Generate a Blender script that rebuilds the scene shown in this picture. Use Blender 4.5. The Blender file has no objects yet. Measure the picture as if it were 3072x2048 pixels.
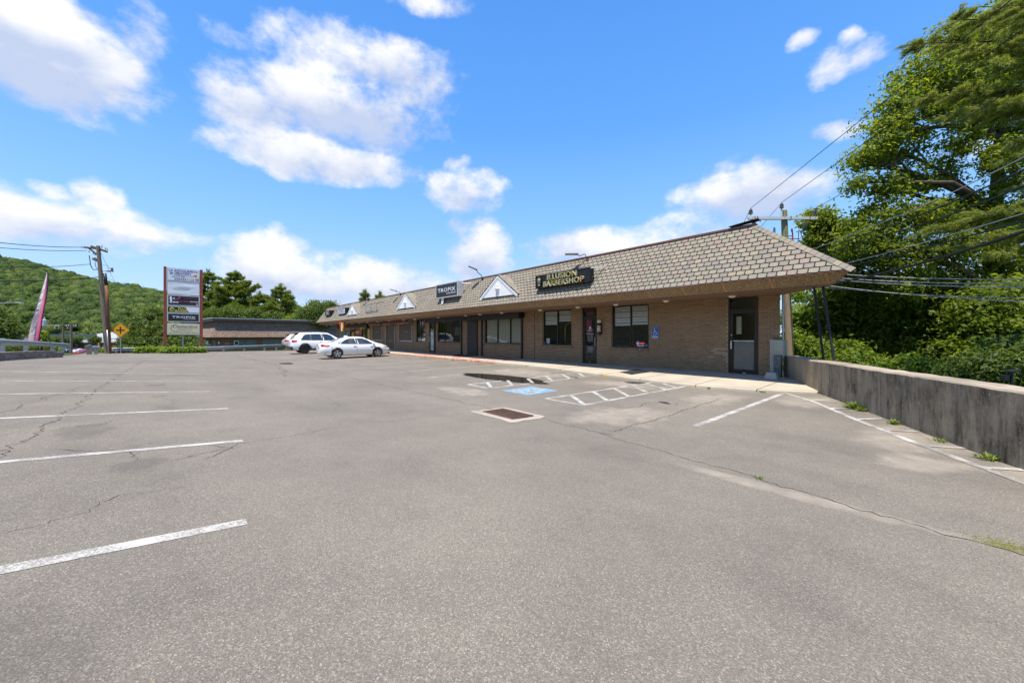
import bpy, bmesh, math, random, bisect
import numpy as np
from mathutils import Vector, Matrix
random.seed(7)
R = random.Random(11)
NP = np.random.default_rng(5)
sc = bpy.context.scene
COL = sc.collection

# ------------------------------------------------------------------ camera, sky, sun, exposure
# X runs along the shop row (towards the near end), Y from the camera towards the shops, Z up
CZ = 1.6
cd = bpy.data.cameras.new("camera")
cam = bpy.data.objects.new("camera", cd); COL.objects.link(cam)
cam.location = (0, 0, CZ)
cam.rotation_euler = (math.radians(90), 0, math.radians(50.43))
cd.sensor_width = 36; cd.lens = 36*1180/3072; cd.shift_y = -18/3072
cd.clip_start = 0.05; cd.clip_end = 6000
sc.camera = cam
SUN = Vector((0.11, -0.27, 1.0)).normalized()
sl = bpy.data.lights.new("sun", 'SUN'); sl.energy = 3.7; sl.angle = math.radians(0.53); sl.color = (1, 0.925, 0.81)
so = bpy.data.objects.new("sun", sl); COL.objects.link(so)
so.rotation_euler = (-SUN).to_track_quat('-Z', 'Y').to_euler(); so.location = (0, -20, 60)
sc.view_settings.view_transform = 'Standard'; sc.view_settings.look = 'None'
sc.view_settings.exposure = 0.98; sc.view_settings.gamma = 1.0; sc.view_settings.use_curve_mapping = False
sc.cycles.max_bounces = 8; sc.cycles.transparent_max_bounces = 12
sc.cycles.diffuse_bounces = 4; sc.cycles.caustics_reflective = False; sc.cycles.caustics_refractive = False

F, HX, HY, S_, C_ = 1180., 1536., 1006., .637, .7709
def ray(px, py):
    dx = (px-HX)/F
    return Vector((S_*dx-C_, C_*dx+S_, -(py-HY)/F))
def at(px, py, t):            # a measured bearing and distance -> world point
    return Vector((0, 0, CZ)) + ray(px, py)*t

wd = bpy.data.worlds.new("World"); sc.world = wd; wd.use_nodes = True
def build_world():
    nt = wd.node_tree; N = nt.nodes; L = nt.links; N.clear()
    def nd(t, **k):
        n = N.new(t)
        for a, b in k.items(): setattr(n, a, b)
        return n
    def val(n, i, v):
        if isinstance(v, (int, float)): n.inputs[i].default_value = v
        elif isinstance(v, (tuple, list, Vector)): n.inputs[i].default_value = tuple(v)
        else: L.new(v, n.inputs[i])
    def M(op, a, b=None, c=None, clamp=False):
        n = nd('ShaderNodeMath', operation=op); n.use_clamp = clamp
        val(n, 0, a)
        if b is not None: val(n, 1, b)
        if c is not None: val(n, 2, c)
        return n.outputs[0]
    def V(op, a, b=None):
        n = nd('ShaderNodeVectorMath', operation=op); val(n, 0, a)
        if b is not None: val(n, 1, b)
        return n.outputs['Value'] if op == 'DOT_PRODUCT' else n.outputs[0]
    def mix(f, a, b, bt='MIX'):
        n = nd('ShaderNodeMix', data_type='RGBA', blend_type=bt); val(n, 0, f)
        for i, v in ((6, a), (7, b)):
            if isinstance(v, tuple): n.inputs[i].default_value = (*v, 1)
            else: L.new(v, n.inputs[i])
        return n.outputs[2]
    tc = nd('ShaderNodeTexCoord'); D = V('NORMALIZE', tc.outputs['Generated'])
    sky = nd('ShaderNodeTexSky', sky_type='NISHITA'); sky.sun_disc = False
    sky.sun_elevation = math.asin(SUN.z); sky.sun_rotation = math.atan2(SUN.x, SUN.y)
    sky.altitude = 100; sky.air_density = 1.0; sky.dust_density = 0.4; sky.ozone_density = 2.0
    hs = nd('ShaderNodeHueSaturation'); hs.inputs['Saturation'].default_value = SKY_SAT; hs.inputs['Value'].default_value = SKY_VAL; hs.inputs['Hue'].default_value = SKY_HUE
    L.new(sky.outputs[0], hs.inputs['Color'])
    xz = nd('ShaderNodeSeparateXYZ'); L.new(D, xz.inputs[0])
    rp = nd('ShaderNodeValToRGB'); cr = rp.color_ramp; L.new(M('ABSOLUTE', xz.outputs[2]), rp.inputs[0])
    SK = [(0, (.36, .455, .58)), (.10, (.26, .395, .585)), (.25, (.155, .32, .575)), (.45, (.075, .222, .53)), (.75, (.042, .155, .46)), (1, (.038, .135, .42))]
    cr.elements[0].position = 0; cr.elements[0].color = (*SK[0][1], 1); cr.elements[1].position = 1; cr.elements[1].color = (*SK[-1][1], 1)
    for p_, c_ in SK[1:-1]: e_ = cr.elements.new(p_); e_.color = (*c_, 1)
    sca = nd('ShaderNodeVectorMath', operation='SCALE'); L.new(rp.outputs[0], sca.inputs[0]); sca.inputs['Scale'].default_value = 1/SKY_STR
    skyc = mix(.93, hs.outputs[0], sca.outputs[0])
    # clouds: soft puffs at fixed bearings over the whole dome, broken up by noise
    def NZ(vec, scale, det, rough, out='Fac'):
        n = nd('ShaderNodeTexNoise'); n.inputs['Scale'].default_value = scale; n.inputs['Detail'].default_value = det; n.inputs['Roughness'].default_value = rough
        L.new(vec, n.inputs['Vector']); return n.outputs[out]
    sq = V('MULTIPLY', D, (1, 1, 1.5))
    wc = NZ(sq, 4.5, 5, .6, 'Color')
    D2 = V('ADD', D, V('MULTIPLY', V('SUBTRACT', wc, (.5, .5, .5)), (.10, .10, .08)))
    n1 = NZ(sq, 9.5, 9, .62); n2 = NZ(V('ADD', sq, (3.1, 1.7, 5)), 3.4, 5, .55)
    dens = None; low = None
    for (d, a, b, st) in CLOUDS:
        d = d.normalized(); e = Vector((0, 0, 1)).cross(d).normalized(); n = d.cross(e).normalized()
        du = V('DOT_PRODUCT', D2, tuple(e/a)); dv = V('DOT_PRODUCT', D2, tuple(n/b))
        r2 = M('ADD', M('MULTIPLY', du, du), M('MULTIPLY', dv, dv))
        f = M('MULTIPLY_ADD', r2, -max(st, 1.0), st)
        dens = f if dens is None else M('SMOOTH_MAX', dens, f, .3)
        if a > .09:
            lw = M('MULTIPLY', M('MAXIMUM', f, 0), dv); low = lw if low is None else M('ADD', low, lw)
    raw = M('MULTIPLY_ADD', M('SUBTRACT', n1, .5), 3.4, dens)
    mr = nd('ShaderNodeMapRange', interpolation_type='SMOOTHSTEP'); L.new(raw, mr.inputs[0])
    mr.inputs[1].default_value = -.28; mr.inputs[2].default_value = 1.0
    alpha = M('MULTIPLY', mr.outputs[0], .96)
    # sunlit tops white, thick undersides lavender grey
    sh = M('MULTIPLY_ADD', low, 1.3, M('MULTIPLY_ADD', M('SUBTRACT', n2, .5), 3.4, .52))
    sh = M('MULTIPLY_ADD', M('SUBTRACT', n1, .5), 1.6, sh, True)
    k = CLOUD_K/SKY_STR
    dark = tuple(c*k for c in (.30, .345, .455)); lite = tuple(c*k for c in (.545, .54, .535))
    cc = mix(sh, dark, lite)
    out = mix(alpha, skyc, cc)
    bg = nd('ShaderNodeBackground'); bg.inputs[1].default_value = SKY_STR
    L.new(out, bg.inputs[0])
    ow = nd('ShaderNodeOutputWorld'); L.new(bg.outputs[0], ow.inputs[0])
SKY_STR, SKY_SAT, SKY_VAL, SKY_HUE, CLOUD_K = .12, 1.2, 1.0, .5, 1.0
CLOUDS = []
for (px, py, rx, ry, st) in [
    (160, 190, 320, 160, 1.4), (60, 60, 320, 120, 1.2), (430, 110, 90, 140, .7),
    (1010, 320, 290, 130, 1.1), (740, 330, 150, 100, .95), (1060, 160, 280, 90, .9), (960, 480, 290, 70, 1.1), (1250, 260, 110, 100, .9),
    (690, 100, 120, 55, .35), (1240, 0, 260, 60, .35),
    (1400, 575, 115, 75, 1.1), (1370, 500, 50, 45, .6), (1430, 760, 105, 95, 1.3), (1375, 690, 50, 50, .8),
    (150, 660, 290, 105, 1.05), (140, 565, 80, 50, .8), (290, 575, 80, 60, .8), (440, 710, 190, 60, .7),
    (790, 790, 150, 90, 1.1), (1040, 850, 350, 80, 1.05), (720, 900, 170, 50, .4), (1220, 810, 140, 50, .3),
    (2500, 200, 85, 55, 1.0), (2590, 175, 90, 60, 1.0), (2555, 130, 50, 40, .7), (2400, 120, 60, 45, .5), (2510, 395, 110, 45, .4),
    (2240, 590, 240, 85, 1.05), (1800, 745, 220, 75, 1.05), (2050, 690, 160, 55, .75), (2450, 580, 120, 70, .3),
    (2880, 450, 200, 120, .3)]:
    rr = ray(px, py); ln = rr.length
    d0 = rr.normalized(); d1 = ray(px+rx, py).normalized(); d2 = ray(px, py-ry).normalized()
    CLOUDS.append((d0, (d1-d0).length*1.05, (d2-d0).length*1.05, st))
_r = random.Random(4)
for i in range(9):                      # the same kind of sky goes on around the place
    az = math.radians(_r.uniform(110, 400)) ; el = math.radians(_r.choice((8, 14, 24, 38, 55)))
    fwd = math.radians(50.43+90)
    a = fwd + math.radians(75) + (i/9)*math.radians(210)
    d0 = Vector((math.cos(a)*math.cos(el), math.sin(a)*math.cos(el), math.sin(el)))
    CLOUDS.append((d0, _r.uniform(.12, .3), _r.uniform(.06, .12), _r.uniform(.7, 1.4)))
build_world()
try: wd.cycles.sampling_method = 'MANUAL'; wd.cycles.sample_map_resolution = 256
except Exception: pass

# ------------------------------------------------------------------ helpers
W = {}
def setp(o, label=None, cat=None, group=None, kind=None):
    if label: o['label'] = label
    if cat: o['category'] = cat
    if group: o['group'] = group
    if kind: o['kind'] = kind
    return o
def link(name, me, parent=None, loc=(0, 0, 0)):
    o = bpy.data.objects.new(name, me); COL.objects.link(o)
    loc = Vector(loc); W[o] = loc
    if parent is not None:
        o.parent = parent; o.location = loc - W[parent]
    else: o.location = loc
    return o
def thing(name, label, cat, loc, group=None, kind=None):
    return setp(link(name, None, None, loc), label, cat, group, kind)
class MB:
    def __init__(s): s.v = []; s.f = []
    def add(s, vs, fs):
        n = len(s.v); s.v += [tuple(p) for p in vs]; s.f += [tuple(i+n for i in q) for q in fs]; return s
    def quad(s, a, b, c, d): return s.add([a, b, c, d], [(0, 1, 2, 3)])
    def poly(s, pts): return s.add(pts, [tuple(range(len(pts)))])
    def box(s, lo, hi):
        (a, b, c), (d, e, f) = lo, hi
        return s.add([(a,b,c),(d,b,c),(d,e,c),(a,e,c),(a,b,f),(d,b,f),(d,e,f),(a,e,f)],
                     [(0,3,2,1),(4,5,6,7),(0,1,5,4),(1,2,6,5),(2,3,7,6),(3,0,4,7)])
    def obox(s, c, ax, ay, az):      # centre + half axes
        c, ax, ay, az = map(Vector, (c, ax, ay, az))
        vs = [c+i*ax+j*ay+k*az for k in (-1, 1) for i, j in ((-1,-1),(1,-1),(1,1),(-1,1))]
        return s.add(vs, [(0,3,2,1),(4,5,6,7),(0,1,5,4),(1,2,6,5),(2,3,7,6),(3,0,4,7)])
    def prism(s, pts, ext):
        ext = Vector(ext); n = len(pts); a = [Vector(p) for p in pts]; b = [p+ext for p in a]
        return s.add(a+b, [tuple(range(n-1, -1, -1)), tuple(range(n, 2*n))]+[(i, (i+1) % n, n+(i+1) % n, n+i) for i in range(n)])
    def tube(s, pts, r, n=8, cap=True):
        pts = [Vector(p) for p in pts]; k = len(pts)
        rs = r if isinstance(r, (list, tuple)) else [r]*k
        base = len(s.v); up = None
        for i, p in enumerate(pts):
            t = (pts[min(i+1, k-1)]-pts[max(i-1, 0)])
            if t.length < 1e-9: t = Vector((0, 0, 1))
            t.normalize()
            if up is None: up = Vector((0, 0, 1)) if abs(t.z) < .9 else Vector((1, 0, 0))
            x = up.cross(t)
            if x.length < 1e-6: x = Vector((1, 0, 0)).cross(t)
            x.normalize(); y = t.cross(x); up = y
            for j in range(n):
                a = 2*math.pi*j/n; s.v.append(tuple(p+(x*math.cos(a)+y*math.sin(a))*rs[i]))
        for i in range(k-1):
            for j in range(n):
                a = base+i*n+j; b = base+i*n+(j+1) % n
                s.f.append((a, b, b+n, a+n))
        if cap:
            s.f.append(tuple(base+j for j in range(n-1, -1, -1))); s.f.append(tuple(base+(k-1)*n+j for j in range(n)))
        return s
    def lathe(s, c, prof, axis=(0, 0, 1), n=16, cap=True):     # prof: (dist along axis, radius)
        ax = Vector(axis).normalized(); c = Vector(c)
        x = ax.orthogonal().normalized(); y = ax.cross(x); b = len(s.v); k = len(prof)
        for h, r in prof:
            for j in range(n): a = 2*math.pi*j/n; s.v.append(tuple(c+ax*h+(x*math.cos(a)+y*math.sin(a))*max(r, 1e-4)))
        s.f += [(b+i*n+j, b+i*n+(j+1) % n, b+(i+1)*n+(j+1) % n, b+(i+1)*n+j) for i in range(k-1) for j in range(n)]
        if cap: s.f += [tuple(b+j for j in range(n-1, -1, -1)), tuple(b+(k-1)*n+j for j in range(n))]
        return s
    def xf(s, m):
        s.v = [tuple(m @ Vector(p)) for p in s.v]; return s
    def ball(s, c, r, seg=12, ring=8, sq=(1, 1, 1)):
        c = Vector(c); b = len(s.v)
        for i in range(ring+1):
            th = math.pi*i/ring
            for j in range(seg):
                ph = 2*math.pi*j/seg
                s.v.append((c.x+r*sq[0]*math.sin(th)*math.cos(ph), c.y+r*sq[1]*math.sin(th)*math.sin(ph), c.z+r*sq[2]*math.cos(th)))
        for i in range(ring):
            for j in range(seg):
                a = b+i*seg+j; d = b+i*seg+(j+1) % seg
                s.f.append((a, a+seg, d+seg, d))
        return s
    def mesh(s, name, mat, smooth=False, off=(0, 0, 0)):
        me = bpy.data.meshes.new(name)
        vs = s.v if not any(off) else [(p[0]-off[0], p[1]-off[1], p[2]-off[2]) for p in s.v]
        me.from_pydata(vs, [], s.f)
        if mat: me.materials.append(mat)
        if smooth: me.polygons.foreach_set('use_smooth', [True]*len(me.polygons))
        me.update(); return me
    def build(s, name, mat, parent=None, smooth=False, bevel=0, **k):
        if parent is None:
            xs, ys, zs = zip(*s.v); off = ((min(xs)+max(xs))/2, (min(ys)+max(ys))/2, min(zs))
        else: off = (0, 0, 0)
        o = link(name, s.mesh(name, mat, smooth, off), parent, off)
        if bevel:
            md = o.modifiers.new('bevel', 'BEVEL'); md.width = bevel; md.segments = 2; md.limit_method = 'ANGLE'
        return setp(o, **k)
def angle_smooth(o, deg=35):
    me = o.data; me.polygons.foreach_set('use_smooth', [True]*len(me.polygons))
    try: me.set_sharp_from_angle(angle=math.radians(deg))
    except Exception: pass
    return o
def npmesh(name, V, Fq, mat, smooth=False):      # V (n,3), Fq (m,k) arrays
    me = bpy.data.meshes.new(name); V = np.asarray(V, dtype=np.float32); Fq = np.asarray(Fq, dtype=np.int32)
    m, k = Fq.shape
    me.vertices.add(len(V)); me.vertices.foreach_set('co', V.ravel())
    me.loops.add(m*k); me.loops.foreach_set('vertex_index', Fq.ravel())
    me.polygons.add(m); me.polygons.foreach_set('loop_start', np.arange(0, m*k, k, dtype=np.int32))
    try: me.polygons.foreach_set('loop_total', np.full(m, k, dtype=np.int32))
    except Exception: pass
    if smooth: me.polygons.foreach_set('use_smooth', np.ones(m, dtype=bool))
    me.update(calc_edges=True); me.materials.append(mat); return me
def text(body, origin, right, up, height, mat, parent, name='lettering', width=None, align='CENTER', bold=0.0, depth=.004, shear=0, spacing=1.0, label=None):
    cu = bpy.data.curves.new('t', 'FONT'); cu.body = body; cu.size = 1; cu.offset = bold; cu.extrude = 0; cu.shear = shear
    cu.space_character = spacing; cu.resolution_u = 3
    ob = bpy.data.objects.new('t', cu)
    me0 = ob.to_mesh(); vs = [v.co.copy() for v in me0.vertices]; fs = [tuple(p.vertices) for p in me0.polygons]
    ob.to_mesh_clear(); bpy.data.objects.remove(ob); bpy.data.curves.remove(cu)
    if not vs: return None
    x0 = min(v.x for v in vs); x1 = max(v.x for v in vs); y0 = min(v.y for v in vs); y1 = max(v.y for v in vs)
    sy = height/max(y1-y0, 1e-6); sx = sy if width is None else width/(x1-x0)
    right = Vector(right).normalized(); up = Vector(up).normalized(); nrm = right.cross(up); o = Vector(origin)
    ox = {'CENTER': -(x1-x0)/2, 'LEFT': 0, 'RIGHT': -(x1-x0)}[align]
    pts = [o + right*((v.x-x0+ox)*sx) + up*((v.y-y0)*sy) + nrm*depth for v in vs]
    mb = MB().add(pts, fs)
    if depth > .012:
        n = len(pts); ec = {}
        for f in fs:
            for i in range(len(f)):
                e = (f[i], f[(i+1) % len(f)]); ec[e] = 1
        back = [p-nrm*(depth-.002) for p in pts]
        mb.v += [tuple(p) for p in back]
        for (a, b) in ec:
            if (b, a) not in ec: mb.f.append((b, a, a+n, b+n))
    o = mb.build(name, mat, parent)
    if label: o['label'] = label
    return o

# ------------------------------------------------------------------ materials
MATS = {}
class NT:
    def __init__(s, name):
        s.m = bpy.data.materials.new(name); s.m.use_nodes = True
        s.t = s.m.node_tree; s.N = s.t.nodes; s.L = s.t.links
        s.b = s.N['Principled BSDF']
        s.out = s.N['Material Output']
    def nd(s, t, **k):
        n = s.N.new(t)
        for a, b in k.items(): setattr(n, a, b)
        return n
    def val(s, sock, v):
        if isinstance(v, bpy.types.NodeSocket): s.L.new(v, sock)
        elif isinstance(v, (tuple, list)) and len(v) == 3 and sock.type == 'RGBA': sock.default_value = (*v, 1)
        else: sock.default_value = v
    def pos(s): return s.nd('ShaderNodeNewGeometry').outputs['Position']
    def island(s): return s.nd('ShaderNodeNewGeometry').outputs['Random Per Island']
    def objc(s): return s.nd('ShaderNodeTexCoord').outputs['Object']
    def objr(s): return s.nd('ShaderNodeObjectInfo').outputs['Random']
    def math(s, op, a, b=None, c=None, clamp=False):
        n = s.nd('ShaderNodeMath', operation=op); n.use_clamp = clamp; s.val(n.inputs[0], a)
        if b is not None: s.val(n.inputs[1], b)
        if c is not None: s.val(n.inputs[2], c)
        return n.outputs[0]
    def noise(s, vec, scale, detail=4, rough=.55, out='Fac', stretch=None):
        n = s.nd('ShaderNodeTexNoise'); n.inputs['Scale'].default_value = scale; n.inputs['Detail'].default_value = detail; n.inputs['Roughness'].default_value = rough
        if stretch:
            mp = s.nd('ShaderNodeVectorMath', operation='MULTIPLY'); s.L.new(vec, mp.inputs[0]); mp.inputs[1].default_value = stretch; vec = mp.outputs[0]
        s.L.new(vec, n.inputs['Vector']); return n.outputs[out]
    def voro(s, vec, scale, feat='F1', out='Color', rnd=1.0):
        n = s.nd('ShaderNodeTexVoronoi', feature=feat); n.inputs['Scale'].default_value = scale; n.inputs['Randomness'].default_value = rnd
        s.L.new(vec, n.inputs['Vector']); return n.outputs[out]
    def ramp(s, fac, stops, interp='LINEAR'):
        n = s.nd('ShaderNodeValToRGB'); cr = n.color_ramp; cr.interpolation = interp
        while len(cr.elements) > 1: cr.elements.remove(cr.elements[-1])
        cr.elements[0].position = stops[0][0]; c = stops[0][1]; cr.elements[0].color = (*c, 1) if not isinstance(c, (int, float)) else (c, c, c, 1)
        for p, c in stops[1:]:
            e = cr.elements.new(p); e.color = (*c, 1) if not isinstance(c, (int, float)) else (c, c, c, 1)
        s.L.new(fac, n.inputs[0]); return n.outputs[0]
    def mix(s, f, a, b, bt='MIX'):
        n = s.nd('ShaderNodeMix', data_type='RGBA', blend_type=bt); s.val(n.inputs[0], f); s.val(n.inputs[6], a); s.val(n.inputs[7], b); return n.outputs[2]
    def bump(s, h, strength=.3, dist=.01, normal=None):
        n = s.nd('ShaderNodeBump'); n.inputs['Strength'].default_value = strength; n.inputs['Distance'].default_value = dist
        s.L.new(h, n.inputs['Height'])
        if normal is not None: s.L.new(normal, n.inputs['Normal'])
        return n.outputs[0]
    def fin(s, col=None, rough=None, metal=None, normal=None, spec=None):
        b = s.b
        if col is not None: s.val(b.inputs['Base Color'], col)
        if rough is not None: s.val(b.inputs['Roughness'], rough)
        if metal is not None: s.val(b.inputs['Metallic'], metal)
        if normal is not None: s.L.new(normal, b.inputs['Normal'])
        if spec is not None: b.inputs['Specular IOR Level'].default_value = spec
        return s.m
def pm(name, col, rough=.6, metal=0, var=.12, scale=6., bump=0., bscale=40., spec=.4, stretch=None, dirt=0.):
    if name in MATS: return MATS[name]
    n = NT(name); p = n.objc()
    a = n.noise(p, scale, 5, .6, stretch=stretch)
    lo = tuple(c*(1-var) for c in col); hi = tuple(min(1, c*(1+var)) for c in col)
    c = n.ramp(a, [(.3, lo), (.7, hi)])
    if dirt:
        d = n.noise(p, scale*.35, 6, .65, stretch=(1, 1, .25)); c = n.mix(n.math('MULTIPLY', n.ramp(d, [(.5, 0.), (.75, 1.)]), dirt), c, tuple(x*.35 for x in col))
    nm = n.bump(n.noise(p, bscale, 4), bump, .01) if bump else None
    rr = n.math('ADD', n.math('MULTIPLY', n.math('SUBTRACT', a, .5), .25), rough, clamp=True)
    MATS[name] = n.fin(c, rr, metal, nm, spec); return MATS[name]
# ------------------------------------------------------------------ surface materials
def m_asphalt():
    n = NT('asphalt'); p = n.pos()
    v = n.voro(p, 165); sep = n.nd('ShaderNodeSeparateColor'); n.L.new(v, sep.inputs[0])
    stone = n.ramp(sep.outputs[0], [(0, (.075, .069, .062)), (.35, (.115, .106, .095)), (.7, (.16, .147, .13)), (.9, (.205, .188, .166)), (.97, (.30, .275, .24)), (1, (.38, .35, .305))])
    tint = n.ramp(sep.outputs[1], [(0, (1, 1, 1)), (.93, (1, 1, 1)), (.97, (1.0, .72, .48)), (1, (1.0, .8, .62))])
    c = n.mix(1.0, stone, tint, 'MULTIPLY')
    v2 = n.voro(p, 75); sp2 = n.nd('ShaderNodeSeparateColor'); n.L.new(v2, sp2.inputs[0])
    c = n.mix(n.ramp(sp2.outputs[2], [(.93, 0.), (.97, .4)]), c, (.30, .275, .235))
    fine = n.noise(p, 260, 4, .75)
    c = n.mix(.42, c, n.ramp(fine, [(.3, (.085, .078, .069)), (.7, (.20, .184, .161))]))
    big = n.noise(p, .32, 6, .62); mid = n.noise(p, 1.7, 5, .6); st = n.noise(p, .8, 4, .6, stretch=(.25, 1, 1))
    k = n.math('ADD', n.math('MULTIPLY', big, .69), n.math('MULTIPLY', mid, .35)); k = n.math('ADD', k, n.math('MULTIPLY', st, .34))
    tone = n.ramp(k, [(.45, (.86, .84, .785)), (.66, (1.18, 1.145, 1.06)), (.90, (1.48, 1.41, 1.28))])
    c = n.mix(1.0, c, tone, 'MULTIPLY')
    # dried silt and old stains, each with its own ragged outline
    xyz = n.nd('ShaderNodeSeparateXYZ'); n.L.new(p, xyz.inputs[0])
    wob = n.noise(p, 1.3, 5, .6); wob2 = n.noise(p, 4, 5, .65)
    def blob(x, y, rx, ry):
        a = n.math('DIVIDE', n.math('SUBTRACT', xyz.outputs[0], x), rx); b = n.math('DIVIDE', n.math('SUBTRACT', xyz.outputs[1], y), ry)
        return n.math('SUBTRACT', 1.0, n.math('ADD', n.math('MULTIPLY', a, a), n.math('MULTIPLY', b, b)))
    def blobs(lst):
        o = None
        for q in lst:
            f = blob(*q); o = f if o is None else n.math('MAXIMUM', o, f)
        return n.math('ADD', n.math('ADD', o, n.math('MULTIPLY', n.math('SUBTRACT', wob, .5), 2.4)), n.math('MULTIPLY', n.math('SUBTRACT', wob2, .5), 1.0))
    silt = n.ramp(blobs([(-4.6, 6.6, 1.0, 1.3), (-.75, 8.4, .7, 1.1), (-7.2, 10.4, 1.6, .8), (-12, 10.6, 2.4, 1.2), (-.5, 6.9, .55, .6), (-2.6, 11.0, .9, 1.0), (-1.3, 4.62, 1.5, .17), (.5, 7.3, .5, .8), (-9.6, 6.0, 1.3, .6), (-4.2, 9.8, .8, 1.2)]), [(.15, 0.), (.9, 1.)])
    c = n.mix(n.math('MULTIPLY', silt, .62), c, n.ramp(wob2, [(.3, (.26, .225, .18)), (.7, (.37, .32, .255))]))
    dk = n.ramp(blobs([(-6.2, -.4, .5, .35), (-7.6, -1.0, .9, .4), (-9.4, -.2, .4, .25), (-11.2, -.5, .5, .3), (-2.4, -.6, .8, .5), (-5.4, -.3, .5, .4), (-3.9, 5.2, .2, .14), (-13.6, -.6, .6, .3)]), [(.55, 0.), (1.15, 1.)])
    c = n.mix(n.math('MULTIPLY', dk, .32), c, (.05, .047, .045))
    vs = n.nd('ShaderNodeTexVoronoi', feature='F1'); vs.inputs['Scale'].default_value = 1.1; n.L.new(p, vs.inputs['Vector']); sv = n.nd('ShaderNodeSeparateColor'); n.L.new(vs.outputs['Color'], sv.inputs[0])
    drip = n.math('MULTIPLY', n.ramp(n.math('ADD', vs.outputs['Distance'], n.math('MULTIPLY', n.math('SUBTRACT', wob2, .5), .10)), [(.03, 1.), (.085, 0.)]), n.ramp(sv.outputs[0], [(.62, 0.), (.8, 1.)]))
    c = n.mix(n.math('MULTIPLY', drip, .55), c, (.045, .042, .038))
    h = n.math('ADD', n.voro(p, 165, out='Distance'), n.math('MULTIPLY', fine, .5))
    nm = n.bump(h, .5, .005)
    return n.fin(c, .86, 0, nm, .3)
M_ASPH = m_asphalt()
def m_paint(name, col, wear=.5, under=(.15, .137, .118)):
    n = NT(name); p = n.pos()
    a = n.noise(p, 75, 5, .75); b = n.noise(p, 3.0, 5, .6)
    w = n.math('ADD', a, n.math('MULTIPLY', n.math('SUBTRACT', b, .5), .8))
    f = n.ramp(w, [(.20+.24*wear, 0.), (.32+.24*wear, 1.)])
    tone = n.ramp(n.noise(p, 14, 4), [(.3, tuple(c*.86 for c in col)), (.7, col)])
    return n.fin(n.mix(n.math('MULTIPLY', n.math('SUBTRACT', 1, f), .75), tone, under), .75, 0, n.bump(a, .4, .004), .3)
M_WHITE = m_paint('white_line_paint', (.50, .48, .44), 1.0)
M_WHITEW = m_paint('worn_white_line_paint', (.42, .395, .355), 1.25)
M_WHITEF = m_paint('far_white_line_paint', (.46, .44, .40), 1.0)
M_BLUE = m_paint('blue_stencil_paint', (.14, .28, .44), 1.0, (.30, .42, .52))
def m_concrete(name, col, var=.16, stain=0., streak=False, paint=None, bumpk=.35):
    n = NT(name); p = n.pos()
    a = n.noise(p, 1.6, 7, .65); b = n.noise(p, 60, 4, .7)
    c = n.ramp(n.math('ADD', n.math('MULTIPLY', a, .8), n.math('MULTIPLY', b, .25)), [(.36, tuple(x*(1-var) for x in col)), (.7, tuple(x*(1+var) for x in col))])
    if stain:
        s = n.noise(p, .7, 7, .7); c = n.mix(n.math('MULTIPLY', n.ramp(s, [(.48, 0.), (.7, 1.)]), stain), c, tuple(x*.45 for x in col))
    if streak:
        s = n.noise(p, 3.0, 8, .78, stretch=(1.5, 1.5, .28)); s2 = n.noise(p, 1.6, 7, .7)
        f = n.ramp(n.math('ADD', s, n.math('MULTIPLY', n.math('SUBTRACT', s2, .5), .9)), [(.38, 0.), (.66, 1.)])
        xyz = n.nd('ShaderNodeSeparateXYZ'); n.L.new(p, xyz.inputs[0])
        along = n.ramp(n.math('MULTIPLY', n.math('SUBTRACT', 14.2, xyz.outputs[1]), .16), [(.0, .05), (.2, .5), (.5, .95), (1, 1.)])
        c = n.mix(n.math('MULTIPLY', f, along), c, n.ramp(b, [(.3, (.035, .028, .019)), (.7, (.085, .067, .046))]))
        pale = n.ramp(n.noise(p, 9, 6, .75), [(.60, 0.), (.70, 1.)]); c = n.mix(n.math('MULTIPLY', pale, .75), c, (.45, .41, .34))
        moss = n.ramp(n.noise(p, 1.9, 5), [(.55, 0.), (.75, 1.)])
        near = n.ramp(n.math('ABSOLUTE', n.math('SUBTRACT', xyz.outputs[1], 12.9)), [(0., 1.), (.8, 0.)])
        c = n.mix(n.math('MULTIPLY', n.math('MULTIPLY', moss, near), .7), c, (.19, .25, .08))
    if paint:
        for (pc, lo, hi, sc_) in paint:
            f = n.ramp(n.noise(p, sc_, 7, .7), [(lo, 0.), (hi, 1.)]); c = n.mix(f, c, pc)
    return n.fin(c, .88, 0, n.bump(n.math('ADD', b, n.math('MULTIPLY', n.noise(p, 18, 5), .8)), bumpk, .008), .25)
M_SIDE = m_concrete('sidewalk_concrete', (.44, .385, .30), .14, .28)
M_KERB_Y = m_concrete('kerb_with_yellow_traces', (.43, .385, .30), .14, .3, paint=[((.55, .36, .06), .60, .66, 2.6)])
M_KERB_R = m_concrete('kerb_with_worn_red_paint', (.45, .345, .26), .16, .25, paint=[((.40, .13, .065), .46, .58, 6.0)])
M_REDSLAB = m_concrete('red_painted_slab', (.45, .36, .28), .14, .25, paint=[((.38, .14, .09), .46, .60, 1.4)])
M_RWALL = m_concrete('stained_retaining_wall', (.32, .265, .19), .2, .35, True)
M_CAPW = m_concrete('retaining_wall_top', (.34, .285, .215), .38, .6, paint=[((.62, .56, .47), .64, .68, 3.5)])
M_CONC = m_concrete('plain_concrete', (.40, .385, .35), .14, .25)
M_CONCG = m_concrete('greenish_concrete', (.36, .38, .31), .16, .35)
M_COLLAR = m_concrete('grate_collar_concrete', (.38, .325, .265), .2, .2, bumpk=.8)
M_CRACK = pm('crack_filler', (.028, .026, .024), .95, var=.3, scale=30)
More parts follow.
